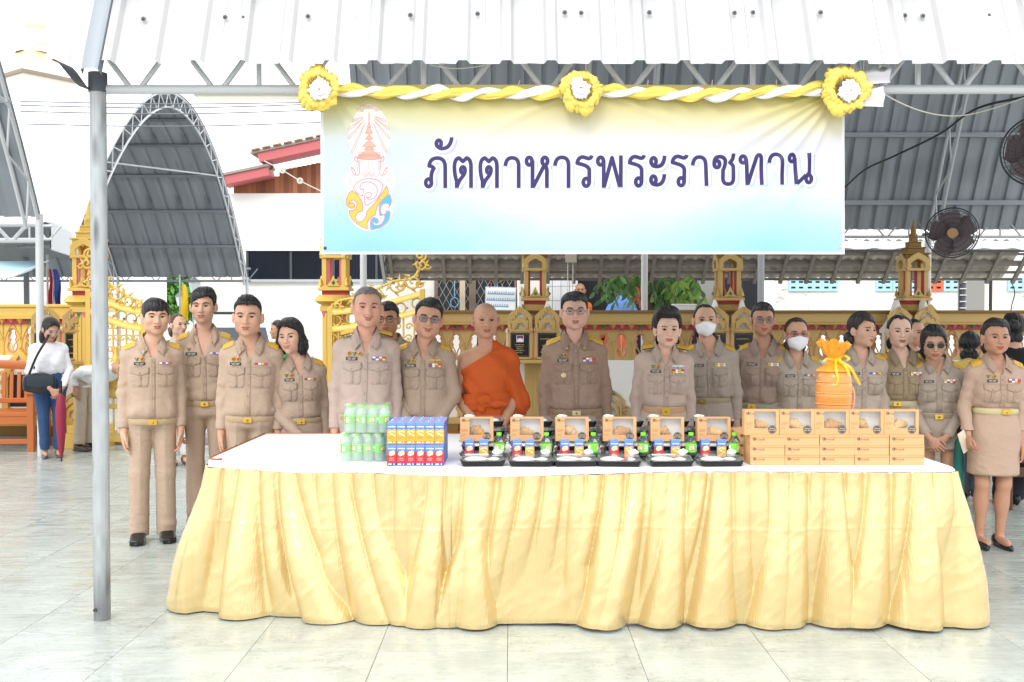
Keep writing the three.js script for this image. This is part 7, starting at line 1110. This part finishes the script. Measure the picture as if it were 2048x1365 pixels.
function robe(c, o, k) { // saffron robe: left shoulder covered, right shoulder bare, wide knotted sash
  const { s, torso, A, shY, nkY, tw, td, h, seed } = k, R = M('#c25418', 0.85, { sheen: 0.4, sheenColor: '#ff9a50', sheenRoughness: 0.5 }), aL = A[1];
  const upper = (x, y, z) => {
    let e = torso(x, y, z, 0.018 * s); e = smin(e, cone(x, y, z, [0.03, nkY - 0.035 * s, -0.02], aL.S, 0.062 * s, 0.072 * s), 0.04);
    // cloth hanging over the covered arm to the elbow, swinging away behind the hand
    const el = [aL.E[0] + 0.012, aL.E[1] - 0.06 * s, aL.E[2] - 0.01]; let sl = cone(x, y, z, aL.S, el, 0.07 * s, 0.076 * s); sl = smin(sl, cone(x, y, z, el, [aL.E[0] - 0.01, 0.88 * s, 0.0], 0.076 * s, 0.055 * s), 0.04); e = smin(e, sl, 0.03);
    const dg = x * 0.64 + y * 0.77, ph = dg * 62 + 2.4 * noise(x * 6, y * 6, z * 6 + seed); e += 0.016 * (Math.abs(Math.sin(ph * 0.42)) - 0.5) * smoothstep(y, 0.9 * s, 1.05 * s) * (0.5 + 0.5 * noise(x * 8, y * 5, 3)) + 0.004 * noise(x * 12 + y * 8, y * 9, z * 12 + seed) + 0.006 * Math.sin(x * 70 + y * 24 + 4 * noise(x * 5, y * 5, 7)) * (x > 0.12 ? 1 : 0.2);
    // diagonal neckline from the bare armpit to the covered shoulder
    const line = z > -0.02 ? (y - 1.245 * s) - (x + 0.15 * s) * (x < 0.04 ? 0.62 : 1.6) : (y - 1.22 * s) - (x + 0.16 * s) * 1.0; e -= 0.007 * Math.exp(-(((line + 0.02) / 0.022) ** 2)); e = smax(e, line * 0.75, 0.006);
    e = smax(e, -(x + tw(y) + 0.03 * s), 0.004);
    return smax(e, 0.86 * s - y + (x > tw(y) ? 0.0 : 0), 0.01);
  };
  part('robe', surfaceNets(upper, [-0.3, 0.82 * s, -0.25], [0.44, nkY + 0.06, 0.3], 0.0085), R, o);
  const low = (x, y, z) => { const w = (y > 0.85 * s ? tw(y) : lerp(0.178 * s, 0.2 * s, (0.85 * s - y) / 0.7)) + 0.014, d = td(Math.max(y, 0.8 * s)) + 0.02 + 0.03 * smoothstep(0.8 * s - y, 0, 0.6), q = Math.pow(Math.pow(Math.abs(x) / w, 2.2) + Math.pow(Math.abs(z) / d, 2.2), 1 / 2.2); return smax(smax((q - 1) * d * 0.85 + 0.004 * Math.sin(x * 60 + 3 * noise(x * 4, y * 3, seed)) * (z > 0 ? 1 : 0.5) + 0.003 * noise(x * 12, y * 9, z * 12), 0.12 - y, 0.006), y - 1.0 * s, 0.01); };
  part('lower_robe', surfaceNets(low, [-0.3, 0.08, -0.25], [0.3, 1.03 * s, 0.26], 0.011), R, o);
  const ring = (y, f) => gridGeo(70, 8, (u, v) => { const a = u * 6.283, w = tw(y) + f, d = td(y) + f, n = 2.4, cx = Math.cos(a), sz = Math.sin(a), q = Math.pow(Math.abs(cx) ** n + Math.abs(sz) ** n, -1 / n), pf = 0.008 * Math.sin(v * 3.14) + 0.0035 * Math.sin(v * 16 + 3 * noise(u * 12, v * 2, 5)); return V(cx * q * (w + pf), y + 0.055 * s * (0.5 - v) * 2 + 0.006 * Math.sin(a * 2), sz * q * (d + pf)); });
  const sash = part('sash', ring(1.015 * s, 0.028 * s), R, o);
  part('sash_knot', surfaceNets((x, y, z) => { let e = ell(x, y, z, -0.01, 1.03 * s, td(1.0) + 0.04, 0.05, 0.034, 0.022); e = smin(e, ell(x, y, z, 0.06, 1.0 * s, td(1.0) + 0.034, 0.085, 0.026, 0.016), 0.012); e = smin(e, ell(x, y, z, -0.03, 0.985 * s, td(1.0) + 0.03, 0.03, 0.05, 0.014), 0.012); return e + 0.004 * Math.sin(x * 90 + y * 120) * 0.6; }, [-0.12, 0.9, 0.06], [0.18, 1.1, 0.26], 0.005), R, sash);
}
const UNI = { m1: '#b7a08d', m2: '#b59f8d', m3: '#aa9583', dk: '#977f6e', f1: '#b5a294', olive: '#9c8a70', grey: '#a99c90', brown: '#a58f82', pink: '#b79d8b' };
const U = (px, d, h, sex, hair, label, more) => person({ px, d, h, sex, hair, label, uniform: true, group: undefined, bottom: sex === 'f' ? 'skirt' : 'trousers', ...more });
U(302, 6.8, 1.653, 'm', 'bangs', 'young man with black fringe in khaki uniform at the far left of the row', { yaw: 0.36, hyaw: 0.1, hx: 0.02, beltPx: 836, bw: 1.04, cloth: { top: UNI.m1, belt: '#b39b78' }, skin: '#d4a284', face: { cheek: 1.12, jaw: 1.1, smile: 0.4, eye: 0.85 }, medals: [0, 1], ribbons: [1], band: 0.3 });
U(414, 7.1, 1.73, 'm', 'fringe', 'tall slim young man with swept dark fringe in khaki uniform, second from left', { yaw: 0.22, hyaw: -0.1, beltPx: 800, bw: 0.95, cloth: { top: UNI.m1, belt: '#a8926e' }, skin: '#d0a083', face: { jaw: 0.92, cheek: 0.95 }, headW: 0.95, medals: [0], ribbons: [1], vY: 1.24 });
U(494, 6.62, 1.66, 'm', 'quiff', 'man with short spiky hair and gold belt buckle in khaki uniform, third from left', { yaw: 0.12, hyaw: 0.0, hs: 1.06, hx: -0.02, beltPx: 831, bw: 1.04, cloth: { top: UNI.m1, belt: '#b09a78' }, skin: '#cf9c7d', face: { eye: 0.8, nose: 1.15 }, medals: [1, 1], ribbons: [0] });
U(604, 6.72, 1.515, 'f', 'bob', 'smiling woman with dark curly bob hair in khaki uniform', { yaw: 0.28, hyaw: -0.42, htilt: 0.06, hx: -0.03, beltPx: 835, bw: 1.04, armL: 'clasp', armR: 'hang', claspX: 0.06, claspY: 0.8, cloth: { top: UNI.m2, belt: '#a8946f' }, skin: '#d8a98c', face: { smile: 1.15, cheek: 1.15, eye: 0.8 }, medals: [0, 1], ribbons: [0], lip: '#b3564f' });
U(724, 6.45, 1.716, 'm', 'grey', 'older man with grey hair and flat gold shoulder boards in khaki uniform', { yaw: 0.1, hyaw: 0.12, hs: 1.06, hairTop: 0.008, belt: 0.9, bw: 1.06, hairCol: '#6f6b6c', browCol: '#5a5250', cloth: { top: '#b3a095' }, skin: '#cf967a', face: { smile: 0.9, age: 1, eye: 0.58, nose: 1.2, jaw: 1.08 }, flatBoards: true, medals: [1, 0, 1], ribbons: [3, 1], belly: 0.02 });
U(789, 7.5, 1.64, 'm', 'crop', 'man in thin-rimmed glasses with cropped hair standing behind two others', { hyaw: -0.02, hx: -0.03, cloth: { top: UNI.m3 }, skin: '#bb8562', face: { jaw: 1.1, cheek: 1.1 }, headW: 1.05, glasses: { frame: '#4a4038', ry: 0.019 }, vY: 1.32 });
U(846, 6.62, 1.645, 'm', 'neat', 'man with tilted head and tinted glasses in khaki uniform with hands clasped', { hyaw: 0.14, htilt: -0.12, hx: 0.01, hs: 1.04, beltPx: 834, bw: 1.02, armL: 'clasp', armR: 'clasp', claspY: 0.8, cloth: { top: UNI.m3 }, skin: '#c99474', face: { smile: 0.8, age: 1, cheek: 1.05 }, glasses: { frame: '#3c4250', lens: '#ccd2e6', tint: true, r: 0.0012 }, wings: '#cfa43e', ribbons: [3, 0], medals: [0, 1], extra: (q, k) => { const g = new THREE.TorusGeometry(0.034, 0.009, 8, 24); g.rotateX(1.1); g.translate(k.A[1].W[0] + 0.01, k.A[1].W[1] + 0.02, k.A[1].W[2] - 0.01); part('wrist_watch', g, M('#d3c290', 0.25, { metalness: 0.8 }), q); } });
person({ px: 972, d: 6.7, h: 1.62, sex: 'm', label: 'shaven-headed monk in an orange robe with one bare shoulder', robe: true, bareArm: true, armL: 'clasp', armR: 'clasp', claspX: 0.03, claspY: 0.815, bw: 1.02, hyaw: 0.14, hx: -0.01, hairTop: 0.001, skin: '#c48f6e', scalp: '#8f8078', face: { age: 1, jaw: 0.95, cheek: 0.95, nose: 1.15 }, browCol: '#b39a86', shoes: false, feet: true, bottom: 'none' });
U(1154, 6.7, 1.69, 'm', 'square', 'bespectacled man with square black hair in dark brown uniform beside the monk', { hyaw: 0.0, beltPx: 817, bw: 1.13, out: 0.05, cloth: { top: UNI.dk, belt: '#8a7656', buckle: '#d9cfa6' }, skin: '#d0a088', face: { jaw: 1.12, eye: 0.9 }, headW: 1.03, glasses: { frame: '#565a60', ry: 0.015 }, vY: 1.34, tipY: 1.3, star: true, medals: [0, 2], ribbons: [1, 0], band: 0.15 });
U(1322, 6.6, 1.596, 'f', 'bouffant', 'woman with high black bouffant hair and red lips in mauve khaki uniform', { beltPx: 812, bw: 1.06, hx: 0.012, hairTop: 0.046, cloth: { top: UNI.f1, bottom: '#b7a596', belt: '#b48f68' }, beltH: 0.05, skin: '#dcae92', lip: '#b23a40', face: { jaw: 1.02, cheek: 1.1, eye: 1.1 }, flatBoards: true, wings: '#c9d2e0', medals: [0, 1], ribbons: [2, 0], hairCol: '#0f0e12', earring: true });
U(1428, 7.0, 1.626, 'f', 'bun', 'tall woman in a white face mask with tied back hair in khaki uniform', { yaw: -0.22, hyaw: 0.14, hx: -0.03, beltPx: 795, bw: 1.03, mask: true, cloth: { top: UNI.grey, belt: '#9c8d70', buckle: '#8f7a4c' }, buckleX: -0.06, skin: '#cf9e80', face: { eye: 1.2 }, ribbons: [2, 2], medals: [] });
U(1521, 7.1, 1.628, 'f', 'crophigh', 'woman with large tinted glasses and short upswept hair in brownish uniform', { yaw: -0.3, hyaw: 0.22, hx: -0.02, beltPx: 806, cloth: { top: UNI.brown, belt: '#8f9a80' }, buckleX: -0.07, skin: '#bb8a6c', hairCol: '#1a191d', glasses: { frame: '#8a6a5c', lens: '#cdd0da', r: 0.0013, tint: true, ry: 0.021, rx: 0.026 }, face: { smile: 0.7 }, ribbons: [2, 2], medals: [] });
U(1598, 7.0, 1.528, 'f', 'flat', 'woman in a white face mask and red-rimmed glasses in khaki uniform', { yaw: -0.05, hyaw: 0.0, beltPx: 824, mask: true, cloth: { top: '#b3a596', belt: '#a39a86' }, hairCol: '#3a2a24', skin: '#c79877', glasses: { frame: '#c8403c', lens: '#d9dde2', ry: 0.014, r: 0.002 }, ribbons: [3], medals: [] });
U(1719, 6.9, 1.555, 'f', 'side', 'woman with a low ponytail looking aside behind the orange bucket', { yaw: -0.08, hyaw: 0.55, hx: -0.01, beltPx: 822, cloth: { top: '#b3a496', belt: '#b8ad8c' }, skin: '#cf9f83', hairCol: '#221a1c', ribbons: [3], medals: [] });
U(1803, 6.95, 1.548, 'f', 'flat', 'pale woman with dark lipstick and center parted hair in olive khaki uniform', { yaw: -0.12, hyaw: -0.02, hx: -0.02, beltPx: 800, cloth: { top: UNI.olive, belt: '#b5ad8a' }, buckleX: -0.05, skin: '#ddb197', lip: '#7d2f35', hairCol: '#100f13', ribbons: [1, 2], medals: [], face: { eye: 1.0 } });
U(1880, 6.85, 1.485, 'f', 'centre', 'woman in sunglasses looking down with hands clasped in grey khaki uniform', { yaw: -0.3, hyaw: 0.05, hpitch: 0.22, hx: -0.035, hz: 0.05, beltPx: 826, armL: 'clasp', armR: 'clasp', claspX: -0.02, claspY: 0.83, cloth: { top: UNI.grey, belt: '#8f866c' }, skin: '#bb8c70', hairCol: '#15141a', glasses: { frame: '#b9a58c', lens: '#4a5058', tint: true, dark: true, rx: 0.026, ry: 0.02 }, earring: true, ribbons: [1, 2], medals: [] });
U(1986, 6.6, 1.512, 'f', 'bunhigh', 'woman in pinkish khaki skirt suit holding a phone at the far right', { yaw: -0.06, hyaw: -0.05, hx: -0.015, beltPx: 815, bw: 1.12, hem: 0.485, armL: 'phone', cloth: { top: UNI.pink, belt: '#c3b88c' }, skin: '#b98669', lip: '#a83434', hairCol: '#1a181c', face: { cheek: 1.15, jaw: 1.05 }, headW: 1.02, medals: [0, 1], ribbons: [0, 1], buckleX: 0.03, shoeCol: '#15201f' });
// ---------------------------------------------------------------- people behind, and what they carry
{
  const p = at(1928, 884, 6.5); const t = thing('smartphone', 'pale smartphone held by the woman at the far right', 'phone', p.toArray(), 0.5); t.rotation.z = 0.45;
  part('phone_case', rbox(0.07, 0.145, 0.009, 0.006, 2), M('#d9cdbb', 0.35), t); const cam = part('camera_bump', rbox(0.03, 0.034, 0.004, 0.003), M('#c9bda9', 0.3), t); cam.position.set(0.014, -0.045, 0.006); for (const y of [-0.008, 0.008]) { const l = part('camera_lens', new THREE.CylinderGeometry(0.006, 0.006, 0.003, 12), BLACK, t); l.rotation.x = Math.PI / 2; l.position.set(0.014, -0.045 + y, 0.009); }
  const u = thing('closed_umbrella', 'closed teal umbrella standing beside the woman with the phone', 'umbrella', [XA(1921, 6.72), 0, -6.72]);
  part('folded_canopy', new THREE.LatheGeometry([[0.006, 0.05], [0.02, 0.1], [0.034, 0.35], [0.036, 0.55], [0.026, 0.68], [0.012, 0.72]].map((v) => new THREE.Vector2(...v)), 14), M('#1f6f6c', 0.6), u); bar('shaft', BLACK, u, V(0, 0, 0), V(0, 0.84, 0), 0.006, true); bar('handle', BLACK, u, V(0, 0.72, 0), V(0.004, 0.86, 0), 0.014);
}
const PL = (px, d, h, sex, hair, label, more) => person({ px, d, h, sex, hair, label, far: true, pin: false, boards: false, bottom: 'trousers', collar: false, ...more });
PL(101, 10.95, 1.55, 'f', 'long', 'woman in white blouse and jeans looking down beside the wooden bench', { yaw: 0.5, hyaw: 0.35, hpitch: 0.42, hz: 0.03, bw: 1.16, armL: 'clasp', armR: 'clasp', claspX: 0.05, claspY: 0.84, claspZ: 0.04, untucked: true, belt: 0.93, cloth: { top: '#e4e4ea', bottom: '#2c4a72' }, slim: 0.8, skin: '#c08e72', glasses: { frame: '#e3ded6' }, shoeCol: '#5b5a5e', cuffY: 0.09 });
{
  const b = thing('shoulder_bag', 'black shoulder bag hanging at the hip of the woman in white', 'bag', [XA(72, 10.7), 0.83, -10.75], 0.5);
  part('bag_body', surfaceNets((x, y, z) => { let e = Math.max(Math.abs(x) - 0.13, Math.abs(y) - 0.085 + x * x * 1.5, Math.abs(z) - 0.05) - 0.025; return e + 0.006 * noise(x * 12, y * 12, z * 12); }, [-0.19, -0.15, -0.1], [0.19, 0.14, 0.1], 0.01), M('#1b2026', 0.35), b);
  part('flap', gridGeo(14, 6, (u, v) => V(-0.13 + 0.26 * u, 0.09 - 0.11 * v + 0.02 * Math.sin(u * 3.14) * -v, 0.078 + 0.006 * Math.sin(v * 3))), M('#2a3440', 0.35), b);
  part('strap', tubeGeo([V(-0.11, 0.06, 0), V(-0.02, 0.3, 0.06), V(0.09, 0.5, 0.02), V(0.1, 0.56, -0.08), V(0.06, 0.4, -0.16), V(-0.04, 0.15, -0.1)], 0.014, 40, 6), M('#16181c', 0.5), b);
  const u = thing('folded_red_umbrella', 'closed dark red umbrella held upright by the woman in white', 'umbrella', [XA(118, 10.6), 0, -10.62]); u.name = numbered('closed_umbrella');
  part('folded_canopy', new THREE.LatheGeometry([[0.005, 0.02], [0.012, 0.05], [0.028, 0.12], [0.05, 0.35], [0.055, 0.55], [0.04, 0.68], [0.015, 0.73]].map((v) => new THREE.Vector2(...v)), 12), M('#8e1f3c', 0.6), u); bar('shaft', BLACK, u, V(0, 0, 0), V(0, 0.78, 0), 0.008, true); bar('handle', BLACK, u, V(0, 0.72, 0), V(0, 0.86, 0), 0.016);
}
PL(168, 11.55, 1.6, 'm', 'neat', 'person in white shirt bending down behind the bare post', { yaw: 1.15, bend: 1.35, untucked: true, cloth: { top: '#e6e6e8', bottom: '#b9aa98' }, skin: '#b98a6c', cuffY: 0.08, shoeCol: '#3a2a24' });
PL(357, 10.4, 1.58, 'f', 'bun', 'woman in white and turquoise top mostly hidden behind the young men', { yaw: 0.5, hyaw: 0.5, hairCol: '#4a332a', cloth: { top: '#7fc9d6', bottom: '#d8d6d4' }, skin: '#d3a387', shoeCol: '#4a2c24', cuffY: 0.1 });
PL(559, 13.6, 1.5, 'm', 'neat', 'man in a green shirt seen between the khaki uniforms', { yaw: -0.9, hyaw: -0.4, armL: 'chest', cloth: { top: '#1fa05c', bottom: '#3a3d48' }, skin: '#b98868' });
PL(1160, 16.6, 2.0, 'm', null, 'smiling monk in orange robe standing in the dark doorway', { y: 0.0, h: 1.62, hairTop: 0.001, face: { smile: 1.8 }, skin: '#b07a58', scalp: '#6f625c', cloth: { top: '#d8661f', bottom: '#c9571a' }, shortSleeve: true, y: 0.5 });
PL(1228, 16.9, 1.6, 'm', 'neat', 'second monk hidden by the leaves with one hand raised', { armL: 'chest', cloth: { top: '#d8661f', bottom: '#c9571a' }, skin: '#b98a6c', y: 0.25 });
PL(1946, 8.3, 1.42, 'f', 'bun', 'person in a yellow top behind the woman with the phone', { yaw: 2.6, hairCol: '#1a181c', cloth: { top: '#d9c25e', bottom: '#4a4d58' } });
PL(2020, 8.2, 1.56, 'f', 'bunhigh', 'person in black behind the far right woman', { yaw: 2.9, cloth: { top: '#16171d', bottom: '#22242c' } });
PL(1818, 8.6, 1.52, 'f', 'flat', 'woman holding up a dark phone behind the pale woman', { yaw: -0.5, armL: 'chest', hyaw: 0.9, cloth: { top: '#3c3a38', bottom: '#33343a' } });
{ // bench at the left edge
  const W = M('#b5622a', 0.4), o = thing('wooden_bench', 'varnished orange wooden armchair bench with slatted back at the left edge', 'bench', [XA(8, 11.6), 0, -11.65], 0.12), bx = (n, x, y, z, w, h, d, rx = 0) => { const m = part(n, rbox(w, h, d, 0.008), W, o); m.position.set(x, y, z); m.rotation.x = rx; return m; };
  for (const x of [-0.72, 0.36]) { bx('leg', x, 0.33, 0.28, 0.075, 0.68, 0.075); bx('leg', x, 0.47, -0.27, 0.07, 0.96, 0.07, -0.1); bx('armrest', x, 0.685, 0.02, 0.1, 0.045, 0.68); }
  bx('seat', -0.18, 0.43, 0.02, 1.14, 0.05, 0.58); bx('apron', -0.18, 0.36, 0.29, 1.08, 0.09, 0.03); bx('stretcher', -0.18, 0.12, 0.28, 1.08, 0.06, 0.03);
  bx('back_rail', -0.18, 0.55, -0.27, 1.06, 0.06, 0.035); const tr = part('crest_rail', gridGeo(20, 4, (u, v) => { const q = [[-1, 1], [1, 1], [1, -1], [-1, -1], [-1, 1]][Math.round(v * 4)]; return V(-0.18 + (u - 0.5) * 1.14, 0.93 + 0.05 * Math.sin(u * 3.14) + q[1] * 0.05, -0.3 + q[0] * 0.02); }), W, o);
  for (let i = 0; i < 12; i++) bx('slat', -0.64 + i * 0.084, 0.72, -0.285, 0.045, 0.34, 0.02, -0.08);
  const o2 = thing('low_bench', 'dark bench end behind the legs of the far right woman', 'bench', [XA(2056, 8.1), 0, -8.1], 0.2); const DK = M('#5a3b2a', 0.6); for (const [x, y, z, w, h, d, n] of [[0, 0.4, 0, 0.7, 0.05, 0.4, 'seat'], [-0.28, 0.19, 0.14, 0.06, 0.38, 0.06, 'leg'], [0.28, 0.19, 0.14, 0.06, 0.38, 0.06, 'leg'], [0, 0.3, 0.16, 0.6, 0.08, 0.03, 'apron']]) { const m = part(n, rbox(w, h, d, 0.006), DK, o2); m.position.set(x, y, z); }
}
{ // parked car seen between the heads
  const o = thing('parked_car', 'white parked car with dark windscreen seen beyond the gate', 'car', [XA(452, 20), 0, -20.5], 0.25), B = M('#e6e8ea', 0.3, { clearcoat: 0.8 });
  const prof = (pts, w, n, m) => { const s = new THREE.Shape(); pts.forEach(([x, y], i) => (i ? s.lineTo(x, y) : s.moveTo(x, y))); s.closePath(); const g = new THREE.ExtrudeGeometry(s, { depth: w, bevelEnabled: true, bevelThickness: 0.05, bevelSize: 0.05, bevelSegments: 3 }); g.translate(0, 0, -w / 2); g.rotateY(-Math.PI / 2); return part(n, g, m, o); };
  prof([[-1.9, 0.35], [1.95, 0.35], [2.0, 0.75], [1.9, 0.95], [0.95, 1.05], [-1.9, 1.05]], 1.6, 'body', B); prof([[-1.85, 1.05], [0.95, 1.05], [0.3, 1.56], [-1.6, 1.58]], 1.4, 'cabin', B);
  const gl = (x0, y0, z0, x1, y1, z1, n) => part(n, gridGeo(2, 2, (u, v) => V(lerp(-0.62 - 0.08 * v, 0.62 + 0.08 * v, u), lerp(y0, y1, v), lerp(z0, z1, v))), DKGLASS, o); gl(0, 1.5, 0.42, 0, 1.1, 0.99, 'windscreen');
  for (const s of [-1, 1]) { part('side_window', gridGeo(2, 2, (u, v) => V(s * 0.762, lerp(1.48, 1.12, v), lerp(-1.4, 0.3 + 0.4 * v, u))), DKGLASS, o); box('headlight', M('#dfe6ea', 0.15), o, s * 0.62, 0.78, 2.02, 0.3, 0.14, 0.06); box('mirror', B, o, s * 0.95, 1.1, 0.75, 0.2, 0.12, 0.08); for (const z of [-1.25, 1.25]) { const w = part('wheel', new THREE.TorusGeometry(0.25, 0.09, 8, 22), BLACK, o); w.rotation.y = Math.PI / 2; w.position.set(s * 0.74, 0.33, z); const rm = part('rim', new THREE.CylinderGeometry(0.2, 0.2, 0.08, 14), ZINC, w); rm.rotation.x = Math.PI / 2; } }
  box('grille', BLACK, o, 0, 0.72, 2.03, 0.7, 0.16, 0.05); box('roof_rack', M('#33363c', 0.5), o, 0, 1.66, -0.5, 1.1, 0.04, 1.6);
}
shadowed(scene);
renderer.render(scene, camera);
